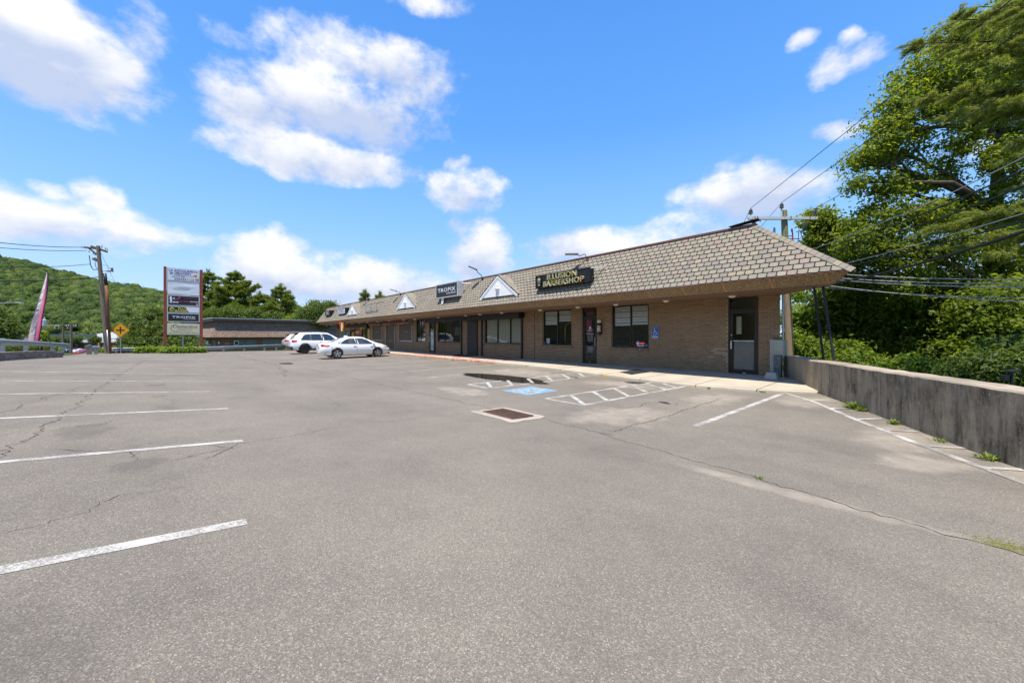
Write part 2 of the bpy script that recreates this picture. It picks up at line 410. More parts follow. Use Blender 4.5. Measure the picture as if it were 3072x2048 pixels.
def m_ground():
    n = NT('grassy_ground'); p = n.pos()
    a = n.noise(p, .12, 6, .6); b = n.noise(p, 3, 6, .7); c = n.ramp(n.math('ADD', n.math('MULTIPLY', a, .6), n.math('MULTIPLY', b, .45)), [(.35, (.035, .05, .018)), (.55, (.055, .075, .028)), (.75, (.10, .095, .05))])
    return n.fin(c, .95, 0, n.bump(b, .6, .05), .1)
M_GROUND = m_ground()

# ------------------------------------------------------------------ lie of the land
PR = [(-60, 1.3), (-40, 1.2), (-14, 1.05), (-8, .82), (-4, .56), (0, .29), (2, .155), (3.5, .07), (5, .02), (7, .028), (9, .06), (12.4, .12), (60, .12)]
PY = [p[0] for p in PR]
def prof(Y):
    i = max(1, min(len(PR)-1, bisect.bisect(PY, Y))); a, b = PR[i-1], PR[i]
    f = max(0, min(1, (Y-a[0])/(b[0]-a[0]))); return a[1]+(b[1]-a[1])*f
def sstep(x): x = max(0., min(1., x)); return x*x*(3-2*x)
PUDS = [(-11.4, 8.86, 2.7, .75, .062), (-7.2, 11.08, .42, .35, .098)]
def zg(X, Y):
    z = prof(Y)
    if Y < 5 and X < -22:
        k = 1-.86*sstep((-22-X)/24); z = .02+(z-.02)*k
    for (cx, cy, rx, ry, lv) in PUDS:
        d = math.sqrt(((X-cx)/rx)**2+((Y-cy)/ry)**2)
        if d < 1.7:
            w = 1-sstep((d-1)/.7); z = z*(1-w)+(lv-.008)*w
    return z
WN = Vector((.855, .52)); WP = Vector((-2.79, 12.5)); WD = Vector((.52, -.855))   # retaining wall line
def sdw(x, y): return (x-WP.x)*WN.x+(y-WP.y)*WN.y
def gland(x, y):                     # ground round the lot
    dx = max(-49-x, 0, x-30); dy = max(-7.5-y, 0, y-30); d = math.hypot(dx, dy)
    z0 = zg(max(-49, min(30, x)), max(-7.5, min(12.4, y)))-.07
    z = z0+(-4.2-z0)*sstep(d/45)
    if y < -20 and x > -260: z += 12*sstep((-20-y)/24)*sstep((.229*x-5-y)/22)  # unseen bank behind the camera, raised so shop windows do not reflect sky
    s = sdw(x, y)
    if y > 11 and x < -3: s = min(s, y-24 if x > -53 else -1)
    if s > .1 and y > -8: z = z+(-2.0-z)*sstep((s-.1)/2.2)
    if y > 24: z = min(z, -1.5)
    return z
def axis(lo, hi, cuts):
    out = []
    for a, b, st in cuts:
        n = max(1, int(round((b-a)/st))); out += [a+(b-a)*i/n for i in range(n)]
    return out+[cuts[-1][1]]
gx = axis(0, 0, [(-3000, -400, 260), (-400, -80, 20), (-80, 40, 2.0), (40, 200, 20), (200, 2500, 300)])
gy = axis(0, 0, [(-2500, -200, 260), (-200, -60, 14), (-60, 60, 2.0), (60, 240, 20), (240, 3000, 300)])
gv = [(x, y, gland(x, y)) for y in gy for x in gx]; nx = len(gx)
gf = [(j*nx+i, j*nx+i+1, (j+1)*nx+i+1, (j+1)*nx+i) for j in range(len(gy)-1) for i in range(nx-1)]
g = MB(); g.v = gv; g.f = gf
setp(link('ground', g.mesh('ground', M_GROUND, True)), kind='structure')
# the road beyond the guardrail
mb = MB()
xs = [-240+4*i for i in range(66)]
for a, b in zip(xs, xs[1:]):
    mb.quad(*[(x, y-(.12*(x+30) if x < -30 else 0)*.0, gland(x, y)+.03) for x, y in ((a, -17), (b, -17), (b, -9.3), (a, -9.3))])
setp(link('road', mb.mesh('road', M_ASPH)), kind='structure')

lx = axis(0, 0, [(-52, -20, 1.0), (-20, 4, .3), (4, 10, 1.0)]); ly = axis(0, 0, [(-6.6, 12.6, .2)])
lv = [(x, y, zg(x, y)) for y in ly for x in lx]; nx = len(lx)
lf = []
for j in range(len(ly)-1):
    for i in range(nx-1):
        if sdw(lx[i], ly[j]) > .2: continue
        if lx[i] < -40 and ly[j] < 8.5 and (lx[i]+45.6)*.95+(ly[j]+1.7)*-.24+0 < -3.2: continue
        lf.append((j*nx+i, j*nx+i+1, (j+1)*nx+i+1, (j+1)*nx+i))
g = MB(); g.v = lv; g.f = lf
LOT = setp(link('parking_lot', g.mesh('parking_lot', M_ASPH, True)), kind='structure')
def strip(name, p, q, w, mat, dz=.003, parent=None, seg=.3, ends=None):
    p, q = Vector(p), Vector(q); d = q-p; n = max(1, int(d.length/seg)); s = Vector((-d.y, d.x)).normalized()*w/2
    mb = MB(); pts = []
    for i in range(n+1):
        c = p+d*i/n
        for k in (-1, 1): pts.append((c.x+k*s.x, c.y+k*s.y, zg(c.x+k*s.x, c.y+k*s.y)+dz))
    mb.add(pts, [(2*i, 2*i+2, 2*i+3, 2*i+1) for i in range(n)])
    return mb.build(name, mat, parent or LOT)
# stall lines on the uphill side
for (x, y1, x0, y0, m) in [(-3.38, .33, -3.34, -4.6, M_WHITE), (-6.08, .55, -6.0, -4.9, M_WHITE), (-8.95, .59, -8.86, -5.1, M_WHITE), (-11.85, .42, -12.2, -5.2, M_WHITEF), (-14.49, .47, -15.2, -5.3, M_WHITEF),
                          (-17.15, .59, -18.3, -5.3, M_WHITEF), (-19.4, .57, -21.3, -4.8, M_WHITEW), (-21.7, .53, -23.6, -4.0, M_WHITEW), (-24.0, .5, -25.2, -3.2, M_WHITEW), (-26.3, .5, -27.2, -2.6, M_WHITEW), (-28.6, .4, -29.2, -2.0, M_WHITEW)]:
    strip('stall_line', (x0, y0), (x, y1), .112, m)
# stall lines in front of the shops
for (x, y0, y1) in [(-13.3, 6.9, 12.05), (-16.08, 7.04, 12.1), (-18.65, 6.9, 12.15), (-21.2, 6.83, 12.1), (-23.8, 6.8, 12.1), (-26.4, 6.72, 12.15), (-28.9, 6.75, 12.1), (-31.3, 6.69, 12.1), (-33.8, 6.63, 12.1), (-36.4, 6.6, 12.1), (-39, 6.6, 12.1), (-41.6, 6.6, 12.1)]:
    strip('stall_line', (x, y0), (x, y1), .10, M_WHITEF)
def hatch(ax, bx, y0, y1a, y1b, tipx, bars):
    strip('hatch_line', (ax, y0), (ax+.18, y1a), .105, M_WHITE)
    strip('hatch_line', (bx, y0), (bx+.15, y1b), .105, M_WHITE)
    strip('hatch_line', (ax, y0), (bx, y0), .10, M_WHITE, .0055)
    strip('hatch_line', (ax+.18, y1a), (bx+.12, y1a-.85), .10, M_WHITE, .0055)
    for (yt, yb) in bars: strip('hatch_line', (ax+.05+(yt-y0)*.035, yt), (bx+(yb-y0)*.03, yb), .115, M_WHITE, .0055)
hatch(-10.62, -9.47, 6.92, 12.0, 12.0, 0, [(7.66, 7.02), (8.5, 7.8), (9.4, 8.66), (10.27, 9.56), (11.1, 10.4)])
hatch(-7.01, -5.83, 6.87, 11.7, 11.5, 0, [(7.72, 6.95), (8.59, 7.76), (9.5, 8.62), (10.32, 9.48), (11.05, 10.33)])
strip('stall_line', (-3.24, 6.8), (-3.36, 11.9), .115, M_WHITE)
wl = [(-3.36, 11.92), (-2.58, 11.05), (-2.05, 10.22), (-1.54, 9.4), (-1.08, 8.75), (-.70, 8.16)]
for a, b in zip(wl, wl[1:]): strip('hatch_line', a, b, .105, M_WHITE, .0055)
wl = [(-.70, 8.16), (-.42, 7.8), (-.05, 7.28), (.3, 6.8), (1.2, 5.4), (2.6, 3.2)]
for a, b in zip(wl, wl[1:]): strip('hatch_line', a, b, .105, M_WHITEW, .0055)
for a, b, m in [((-2.66, 11.1), (-2.32, 11.53), M_WHITE), ((-2.12, 10.3), (-1.77, 10.65), M_WHITE), ((-1.55, 9.4), (-1.22, 9.83), M_WHITE), ((-1.1, 8.75), (-.70, 9.03), M_WHITEW), ((-.6, 8.0), (-.15, 8.28), M_WHITEW), ((-.05, 7.27), (.34, 7.55), M_WHITE)]:
    strip('hatch_line', a, b, .10, m, .007)
# blue accessible stencil, its chair symbol lying across the stall
BX0, BX1, BY0, BY1 = -8.82, -7.70, 6.92, 8.05
strip('stencil_ground', (BX0+.56, BY0), (BX0+.56, BY1), 1.12, M_BLUE, .004)
def flatpoly(name, pts, mat, dz, parent=LOT): return MB().poly([(x, y, zg(x, y)+dz) for x, y in pts]).build(name, mat, parent)
def sym(u, v): return (BX0+1.12*u, BY0+1.13*v)
def symline(pts, w, name='wheelchair_symbol'):
    mb = MB()
    for (a, b) in zip(pts, pts[1:]):
        a = Vector(sym(*a)); b = Vector(sym(*b)); d = (b-a).normalized(); s = Vector((-d.y, d.x))*w/2; a = a-d*w*.25; b = b+d*w*.25
        mb.poly([(c.x, c.y, zg(c.x, c.y)+.008) for c in (a-s, b-s, b+s, a+s)])
    mb.build(name, M_WHITE, LOT)
symline([(.44+.30*math.cos(t), .36+.27*math.sin(t)) for t in np.linspace(2.3, 6.3, 14)], .085)
symline([(.42, .78), (.44, .42), (.70, .42), (.80, .16), (.90, .18)], .10)
symline([(.44, .60), (.66, .60)], .085)
flatpoly('wheelchair_symbol', [sym(.41+.075*math.cos(t), .89+.075*math.sin(t)) for t in np.linspace(0, 6.0, 12)], M_WHITE, .009)
# puddles
n = NT('puddle_water'); nz = n.noise(n.pos(), 3, 2)
M_WATER = n.fin((.035, .031, .024), .03, 0, n.bump(nz, .03, .01), .7)
n = NT('wet_asphalt'); M_WET = n.fin(n.ramp(n.noise(n.pos(), 90, 3), [(.3, (.03, .028, .025)), (.7, (.07, .064, .056))]), .4, 0, None, .5)
def ragged(pts, k, amp, seed):
    r = random.Random(seed); out = []
    for i, p in enumerate(pts):
        q = pts[(i+1) % len(pts)]
        for j in range(k):
            f = j/k; out.append((p[0]+(q[0]-p[0])*f+r.uniform(-amp, amp)*1.6, p[1]+(q[1]-p[1])*f+r.uniform(-amp, amp)*.6))
    for _ in range(2): out = [((a[0]*w+b[0]*(1-w)), (a[1]*w+b[1]*(1-w))) for a, b in zip(out, out[1:]+out[:1]) for w in (.75, .25)]
    return out
PUDOUT = [[(-13.7, 8.75), (-13.2, 9.15), (-12.4, 9.38), (-11.5, 9.5), (-10.4, 9.5), (-9.7, 9.35), (-9.4, 9.1), (-8.9, 8.85), (-9.3, 8.6), (-9.7, 8.4), (-10.96, 8.2), (-12.0, 8.22), (-12.9, 8.32)],
          [(-7.55, 10.95), (-7.42, 11.25), (-7.1, 11.34), (-6.88, 11.15), (-6.9, 10.85), (-7.25, 10.78)]]
for i, pts in enumerate(PUDOUT):
    rp = ragged(pts, 4, .05, i); cx = sum(p[0] for p in rp)/len(rp); cy = sum(p[1] for p in rp)/len(rp); lvl = PUDS[i][4]-.003
    MB().poly([(cx+(x-cx)*1.04+.02, cy+(y-cy)*1.09, max(lvl-.0035, zg(cx+(x-cx)*1.04, cy+(y-cy)*1.09)+.002)) for x, y in rp]).build('wet_patch', M_WET, LOT)
    o = MB().poly([(x, y, lvl) for x, y in rp]).build('puddle', M_WATER if i == 0 else M_WET, None, kind='structure')
for pts, s in [([(-9.85, 10.65), (-9.5, 10.85), (-9.2, 10.75), (-9.5, 10.6)], 5), ([(-4.95, 8.45), (-4.75, 8.6), (-4.6, 8.42), (-4.4, 8.5), (-4.62, 8.36)], 6), ([(-11.15, 11.2), (-10.9, 11.3), (-10.75, 11.2), (-10.95, 11.15)], 8)]:
    flatpoly('damp_stain', ragged(pts, 4, .05, s), M_WET, .004)
# cracks
def crack(pts, w, seed, amp=.035, step=.06):
    r = random.Random(seed); P = []
    for a, b in zip(pts, pts[1:]):
        a, b = Vector(a), Vector(b); k = max(2, int((b-a).length/step)); nrm = Vector((-(b-a).y, (b-a).x)).normalized()
        for i in range(k): P.append(a+(b-a)*i/k+nrm*r.gauss(0, amp*.45)+nrm*amp*.8*math.sin(i*.35+seed))
    mb = MB(); vs = []
    for i, p in enumerate(P):
        d = (P[min(i+1, len(P)-1)]-P[max(i-1, 0)]).normalized(); s = Vector((-d.y, d.x))*w*(.25+.75*r.random())*(min(1, i/4, (len(P)-1-i)/4)+.05)
        for k in (-1, 1): vs.append((p.x+k*s.x, p.y+k*s.y, zg(p.x+k*s.x, p.y+k*s.y)+.0025))
    mb.add(vs, [(2*i, 2*i+2, 2*i+3, 2*i+1) for i in range(len(P)-1)]).build('crack', M_CRACK, LOT)
crack([(-5.4, 5.2), (-4.65, 5.17), (-4.16, 5.15), (-3.0, 5.0), (-1.9, 4.9), (-1.3, 4.78), (-.66, 4.67), (-.1, 4.62), (.6, 4.5)], .007, 1)
crack([(-6.7, 5.05), (-9, 5.0), (-12, 4.8), (-16, 4.6), (-22, 4.2)], .009, 2)
crack([(-3.93, 5.3), (-3.97, 6.33), (-3.98, 7.2), (-4.05, 8.06), (-4.08, 9.0), (-4.08, 10.1)], .010, 3)
crack([(-5.1, 7.0), (-4.9, 7.6), (-5.0, 8.2), (-4.75, 8.5)], .008, 4, .06)
crack([(-4.6, -1.3), (-6.3, -1.44), (-7.6, -1.45), (-9.9, -1.46), (-13, -1.55), (-17.4, -1.58), (-22, -1.6), (-27, -1.6)], .007, 5, .05)
crack([(-6.9, -2.6), (-7.6, -2.3), (-9, -2.2), (-11.5, -2.0), (-14, -1.8)], .005, 6, .06)
crack([(-5.3, -.2), (-5.9, .5), (-6.6, 2.2), (-6.7, 4.4)], .004, 7, .05)
crack([(-6.05, .1), (-5.75, 0.4), (-5.2, .1)], .007, 8, .04)
crack([(-6.5, -1.2), (-6.05, -.5), (-5.5, -.3)], .006, 9, .04)
for i, q in enumerate([[(-7.4, -1.9), (-7.9, -1.0), (-8.6, -.5)], [(-9.2, -.4), (-10.3, -.1), (-11.4, -.9)], [(-10.2, -2.6), (-11.0, -2.0), (-12.2, -2.3)], [(-3.9, -.9), (-4.4, -.4), (-4.5, .1)], [(-12.4, -1.2), (-13.5, -.7), (-14.4, -.9)], [(-8.2, -3.0), (-9.6, -2.7), (-10.6, -3.1)], [(-8.0, 2.2), (-9.2, 2.6), (-10.4, 2.5), (-11.6, 3.0)]]): crack(q, .0032, 30+i, .05, .04)
crack([(-16, 2.6), (-19, 3.2), (-24, 3.6), (-30, 3.2), (-36, 2.8)], .016, 10, .1, .15)
# storm grates: concrete collar, frame, bars
M_RUST = pm('rusty_iron', (.105, .06, .042), .75, .3, .45, 22, .4, 90)
M_PITSHADE = pm('painted_pit_shade', (.012, .011, .010), .9)  # near-black colour paints in the shade of the hollow below the bars
def grate(cx, cy, w, h, label, far=False):
    z = zg(cx, cy)+.008; t = thing('storm_drain_grate', label, 'drain grate', (cx, cy, z))
    r = random.Random(int(cx*10)); out = []
    if not far:
        for k in range(40):
            a = 2*math.pi*k/40; ca, sa = math.cos(a), math.sin(a); q = max(abs(ca)/(w/2+.22), abs(sa)/(h/2+.21)); q = 1/q*r.uniform(.94, 1.04)
            out.append((cx+ca*q, cy+sa*q, zg(cx+ca*q, cy+sa*q)+.007))
        MB().add([(cx, cy, z+.012)]+out, [(0, i+1, (i+1) % 40+1) for i in range(40)]).build('collar', M_COLLAR, t)
    fr = MB()
    for s in (-1, 1):
        fr.box((cx-w/2-.02, cy+s*h/2-.02, z), (cx+w/2+.02, cy+s*h/2+.02, z+.022)); fr.box((cx+s*w/2-.02, cy-h/2+.02, z), (cx+s*w/2+.02, cy+h/2-.02, z+.022))
    fr.build('frame', M_RUST, t)
    MB().box((cx-w/2, cy-h/2, z-.01), (cx+w/2, cy+h/2, z+.0085)).build('pit_shade_plate', M_PITSHADE, t)
    for i in range(11): 
        y = cy-h/2+h*(i+.5)/11
        MB().box((cx-w/2+.02, y-.011, z+.009), (cx+w/2-.02, y+.011, z+.02)).build('bar', M_RUST, t)
    for i in range(3):
        x = cx-w/2+w*(i+.5)/3+.0
        MB().box((x-.012, cy-h/2+.02, z+.009), (x+.012, cy+h/2-.02, z+.0175)).build('bar', M_RUST, t)
grate(-6.1, 4.92, .92, .5, 'rusty storm drain grate in a concrete collar in the near asphalt')
grate(-24.6, 4.2, .8, .5, 'small dark drain grate far off in the middle of the parking lot', True)

# ------------------------------------------------------------------ sidewalk slabs and kerb
def ky(x):        # kerb front line
    pts = [(-60, 12.25), (-15, 12.22), (-12, 12.0), (-9, 11.68), (-6, 11.36), (-4.7, 11.36), (-4.0, 11.55), (-3.35, 12.0), (-2.6, 12.4)]
    for a, b in zip(pts, pts[1:]):
        if a[0] <= x <= b[0]:
            f = (x-a[0])/(b[0]-a[0]); return a[1]+(b[1]-a[1])*f
    return 12.25
def kf(x): return sstep((x+14)/8)
SWK = setp(link('sidewalk', None, None, (0, 0, 0)), kind='structure')
def swz(y, x): 
    k = ky(x); f = .235-.065*kf(x); return f+(.30-f)*max(0, min(1, (y-k)/(14.5-k)))
joints = [-54, -51, -48, -45, -42, -39, -36, -33, -30, -27.2, -24.4, -21.7, -19.0, -16.2, -13.6, -11.3, -9.0, -7.3, -5.4, -3.9, -2.75]
for a, b in zip(joints, joints[1:]):
    a2, b2 = a+.012, b-.012; n = 3; xsn = [a2+(b2-a2)*i/n for i in range(n+1)]
    lz = .004*R.uniform(-1, 1); top = []; mb = MB()
    yend = 14.52
    rows = [[(x, y, swz(y, x)+lz) for x in xsn] for y in (0, 1)]
    F_ = [(x, ky(x)+.17) for x in xsn]; B_ = [(x, yend if x < -4.2 else max(ky(x)+.3, 12.5-(x+2.79)*1.644)) for x in xsn]
    vs = [(x, y, swz(y, x)+lz) for x, y in F_]+[(x, y, swz(y, x)+lz) for x, y in B_]+[(x, y, .02) for x, y in F_]+[(x, y, .02) for x, y in B_]
    m = n+1
    fs = [(i, i+1, m+i+1, m+i) for i in range(n)]+[(2*m+i, 2*m+i+1, i+1, i) for i in range(n)]+[(0, m, 3*m, 2*m), (m-1, 3*m-1, 4*m-1, 2*m-1)]
    MB().add(vs, fs).build('slab', M_REDSLAB if -30 < a < -16.5 else M_SIDE, SWK)
    vs = []
    for x in xsn:
        k = ky(x); g0 = zg(x, min(k, 12.4))-.05
        kd = .065*kf(x); vs += [(x, k-.01, g0), (x, k+.005, .215+lz-kd), (x, k+.03, .236+lz-kd), (x, k+.158, .239+lz-kd), (x, k+.158, .05)]
    MB().add(vs, [(5*i+j, 5*i+5+j, 5*i+6+j, 5*i+1+j) for i in range(n) for j in range(4)]+[(0, 1, 2, 3, 4), tuple(5*n+j for j in (4, 3, 2, 1, 0))]).build('kerbstone', M_KERB_R if b < -16 else M_KERB_Y, SWK)
# dirt strip under slabs so joints read dark
MB().add([(x, y, .13) for x in (-54, -15) for y in (12.5, 14.5)]+[(x, (ky(x)+.3 if k else 14.5 if x < -4.3 else 12.9), .13) for x in (-11, -8, -5, -3.2) for k in (1, 0)], [(0, 2, 3, 1), (2, 4, 5, 3), (4, 6, 7, 5), (6, 8, 9, 7), (8, 10, 11, 9)]).build('joint_bed', M_CRACK, SWK)
crack_side = MB()
pts = [(-9.15, 11.72), (-9.05, 11.85), (-8.9, 11.95), (-8.7, 12.2), (-8.55, 12.9)]
for (a, b) in zip(pts, pts[1:]):
    w = .03*(13.1-a[1])/1.8; crack_side.quad((a[0]-w, a[1], swz(a[1], a[0])+.006), (a[0]+w, a[1], swz(a[1], a[0])+.006), (b[0]+w*.5, b[1], swz(b[1], b[0])+.006), (b[0]-w*.5, b[1], swz(b[1], b[0])+.006))
crack_side.build('crack', M_CRACK, SWK)
# ------------------------------------------------------------------ shop row: materials
def m_pieces(name, cols, rough=.85, bump=.35, bscale=60, var=.12, nscale=30):
    n = NT(name); r = n.math('FRACT', n.math('ADD', n.island(), n.objr())); p = n.pos()
    st = [(i/len(cols), c) for i, c in enumerate(cols)]
    c = n.ramp(r, st, 'CONSTANT'); b = n.noise(p, nscale, 5, .65)
    r2 = n.math('FRACT', n.math('MULTIPLY', r, 17.3))
    k = n.math('ADD', n.math('MULTIPLY', n.math('SUBTRACT', b, .5), var*5), n.math('ADD', 1-var*.8, n.math('MULTIPLY', r2, var*1.6)))
    cm = n.nd('ShaderNodeCombineColor'); [n.L.new(k, cm.inputs[i]) for i in range(3)]
    c = n.mix(1.0, c, cm.outputs[0], 'MULTIPLY')
    big = n.noise(p, .9, 7, .7, stretch=(1.2, .6, .45)); c = n.mix(n.math('MULTIPLY', n.ramp(big, [(.45, 0.), (.75, 1.)]), .42), c, tuple(x*.62 for x in cols[0]))
    return n.fin(c, rough, 0, n.bump(n.noise(p, bscale*4, 3), bump, .004), .2)
M_SHIN = m_pieces('slate_coloured_shingle', [(.30, .258, .19), (.262, .246, .19), (.285, .23, .188), (.25, .22, .185), (.295, .26, .20), (.242, .217, .185), (.285, .238, .186), (.268, .252, .198), (.278, .24, .19)], .92, .5, 60, .07)
M_UNDER = pm('roof_underlay', (.035, .032, .028), .95)
M_BRICK = m_pieces('brown_face_brick', [(.26, .165, .092), (.23, .148, .085), (.275, .178, .10), (.22, .143, .085), (.258, .172, .10), (.24, .158, .093)], .8, .3, 50, .15, 22)
M_MORTAR = m_concrete('pale_mortar', (.46, .37, .255), .12, .2)
def m_aggr():
    n = NT('exposed_aggregate'); p = n.pos(); v = n.voro(p, 85); s = n.nd('ShaderNodeSeparateColor'); n.L.new(v, s.inputs[0])
    c = n.ramp(s.outputs[0], [(0, (.06, .04, .022)), (.4, (.21, .14, .075)), (.75, (.33, .23, .13)), (1, (.48, .36, .22))])
    return n.fin(c, .85, 0, n.bump(n.voro(p, 85, out='Distance'), .6, .006), .25)
M_AGGR = m_aggr()
M_JOINT = pm('orange_brown_trim', (.40, .20, .09), .6, var=.2)
M_SOFF = pm('brown_soffit_board', (.24, .145, .085), .6, var=.15, scale=3, stretch=(.2, 6, 1))
M_BRTRIM = pm('brown_painted_metal', (.19, .085, .062), .5, var=.12)
M_BRONZE = pm('dark_bronze_frame', (.035, .027, .022), .4, .4, .15)
M_BLACK = pm('black_painted_metal', (.014, .014, .015), .45, 0, .25)
M_SHUT = pm('brown_shutter_curtain', (.125, .082, .058), .5, 0, .12)
M_SHUTD = pm('charcoal_shutter_curtain', (.035, .033, .032), .45, .2, .15)
M_SHUTG = pm('grey_shutter_curtain', (.22, .23, .21), .45, .3, .12)
M_GALV = pm('galvanised_steel', (.42, .44, .45), .42, .75, .18, 9, dirt=.25)
M_WHITEP = pm('white_painted_trim', (.86, .86, .85), .5, 0, .04)
M_WHITEV = pm('white_vinyl', (.78, .79, .80), .45, 0, .05)
M_CREAM = pm('cream_paper', (.50, .46, .34), .8, 0, .06, .8)
M_BLIND = pm('white_blind_fabric', (.82, .82, .81), .7, 0, .05)
M_INT = pm('dim_interior_wall', (.42, .40, .37), .9)
M_INTF = pm('interior_floor', (.28, .24, .20), .6)
M_FROST = pm('frosted_panel', (.22, .225, .215), .55, 0, .1)
M_CHROME = pm('brushed_steel', (.55, .55, .55), .3, .9, .08)
M_GOLD = pm('gold_tube', (.62, .40, .10), .35, .6, .1)
M_RED = pm('red_paint', (.48, .025, .03), .45, 0, .1)
M_RUBBER = pm('black_rubber', (.02, .02, .02), .85, 0, .25, 40, .4, 120)
def m_glass(name, tint=(.94, .96, .95), ior=1.45, dark=0.0):
    n = NT(name); N = n.N
    tr = n.nd('ShaderNodeBsdfTransparent'); tr.inputs[0].default_value = (*tint, 1)
    gl = n.nd('ShaderNodeBsdfGlossy'); gl.inputs['Roughness'].default_value = .015; gl.inputs['Color'].default_value = (.95, .97, .98, 1)
    bp = n.bump(n.noise(n.pos(), .9, 2), .04, .03); n.L.new(bp, gl.inputs['Normal'])
    fr = n.nd('ShaderNodeFresnel'); fr.inputs[0].default_value = ior
    mx = n.nd('ShaderNodeMixShader'); n.L.new(fr.outputs[0], mx.inputs[0]); n.L.new(tr.outputs[0], mx.inputs[1]); n.L.new(gl.outputs[0], mx.inputs[2])
    n.L.new(mx.outputs[0], n.out.inputs[0]); return n.m
M_GLASS = m_glass('shop_glass')
def m_emit(name, col, s):
    n = NT(name); n.b.inputs['Emission Color'].default_value = (*col, 1); n.b.inputs['Emission Strength'].default_value = s; return n.fin(col, .4)

# ------------------------------------------------------------------ shop row: shell
YW, ZB, ZS = 14.5, .26, 2.90
XL, XR = -52.2, -4.2
DD = Vector((-.66, .75, 0)).normalized()
MALL = thing('strip_mall', 'long single-storey brown brick shop row with shingled mansard roof', 'building', (-28, YW, ZB))
OPEN = [(-5.77, -4.81, .26, ZS), (-10.65, -8.80, 1.08, ZS), (-12.34, -11.43, .26, ZS), (-15.04, -12.97, 1.10, ZS), (-20.35, -16.70, 1.10, ZS), (-22.30, -21.17, .26, ZS), (-26.40, -22.97, 1.10, ZS),
        (-27.72, -26.92, .26, ZS), (-29.98, -28.30, 1.10, ZS), (-33.17, -30.61, 1.10, 2.72), (-36.13, -34.16, .26, 2.72), (-39.65, -37.13, 1.10, 2.72), (-48.52, -40.5, .26, ZS), (-51.2, -48.72, .26, ZS)]
mb = MB(); xs = sorted({XL, XR}|{o[0] for o in OPEN}|{o[1] for o in OPEN}); zs = sorted({.1, 1.08, 1.10, 2.72, ZS+.1, .26, ZS})
for a, b in zip(xs, xs[1:]):
    for c, d in zip(zs, zs[1:]):
        if any(o[0]-1e-6 <= a and b <= o[1]+1e-6 and o[2]-1e-6 <= c and d <= o[3]+1e-6 for o in OPEN): continue
        mb.quad((a, YW, c), (b, YW, c), (b, YW, d), (a, YW, d))
for (a, b, c, d) in OPEN:
    y2 = YW+.14
    mb.quad((a, YW, c), (a, y2, c), (a, y2, d), (a, YW, d)); mb.quad((b, y2, c), (b, YW, c), (b, YW, d), (b, y2, d))
    if c > .5: mb.quad((a, YW, c), (b, YW, c), (b, y2, c), (a, y2, c))
e = Vector((XR, YW, 0))+DD*9
mb.quad((XR, YW, .1), (e.x, e.y, .1), (e.x, e.y, 3), (XR, YW, 3)); mb.quad((XL, 24, .1), (XL, YW, .1), (XL, YW, 3), (XL, 24, 3))
mb.quad((e.x, e.y, -2), (XL, e.y+1, -2), (XL, e.y+1, 3), (e.x, e.y, 3))
WALL = mb.build('wall', M_MORTAR, MALL)
# bricks: every one real; the nearest 300 are pieces of their own
BH, BL, JT = .0755, .214, .0135
pieces = []; row = 0; z = ZB+.01
while z+BH < ZS+.03:
    zc = z+BH/2; off = 0 if row % 2 == 0 else BL/2; x = XR-.003
    x1 = XR-.004 if off == 0 else XR-.004+BL/2
    while x1 > XL:
        a, b = max(x1-BL+JT, XL+.003), min(x1, XR-.003); segs = [(a, b)]
        for o in OPEN:
            if o[2] < zc < o[3]:
                ns = []
                for (p, q) in segs:
                    if q <= o[0] or p >= o[1]: ns.append((p, q)); continue
                    if p < o[0]: ns.append((p, o[0]))
                    if q > o[1]: ns.append((o[1], q))
                segs = ns
        for (p, q) in segs:
            if q-p > .03: pieces.append((p, q, z))
        x1 -= BL
    z += BH; row += 1
brickmesh = {}; M_PALEB = pm('pale_replacement_brick', (.35, .265, .18), .85, 0, .12)
def brick_mb(w): return MB().box((-w/2, -.009, 0), (w/2, .004, BH-JT))
pieces.sort(key=lambda p: -(p[0]+p[1])); near = [p for p in pieces if p[1]-p[0] > .09][:300]; ns = set(near)
for (p, q, z) in near:
    w = round(q-p, 3)
    if w not in brickmesh: brickmesh[w] = brick_mb(w).mesh('brick', M_BRICK)
    pale = -6.35 < (p+q)/2 < -5.75 and .72 < z < 1.2 and R.random() < .30
    bme = brickmesh[w] if not pale else brick_mb(w).mesh('brick', M_PALEB)
    link('brick', bme, WALL, ((p+q)/2, YW-R.uniform(0, .003), z))
mb = MB()
for pc in pieces:
    if pc in ns: continue
    p, q, z = pc; dy = R.uniform(0, .003)
    b = len(mb.v); y = YW-.009-dy
    mb.v += [(p, y, z), (q, y, z), (q, y, z+BH-JT), (p, y, z+BH-JT), (p, YW+.003, z), (q, YW+.003, z), (q, YW+.003, z+BH-JT), (p, YW+.003, z+BH-JT)]
    mb.f += [(b, b+1, b+2, b+3), (b+1, b+5, b+6, b+2), (b+4, b, b+3, b+7), (b+3, b+2, b+6, b+7), (b+4, b+5, b+1, b)]
mb.build('brickwork', M_BRICK, MALL, kind='stuff')
# rowlock brick sills
for (a, b, z) in [(-10.72, -8.78, 1.08), (-15.1, -12.9, 1.10), (-20.35, -16.7, 1.10), (-26.4, -22.97, 1.1)]:
    s = MB(); k = int((b-a)/.075)
    for i in range(k):
        x = a+(b-a)*i/k; s.box((x+.004, YW-.045, z-.115), (x+(b-a)/k-.004, YW+.02, z-.01+R.uniform(-.002, .002)))
    s.build('brick_sill', M_BRICK, MALL, kind='stuff')
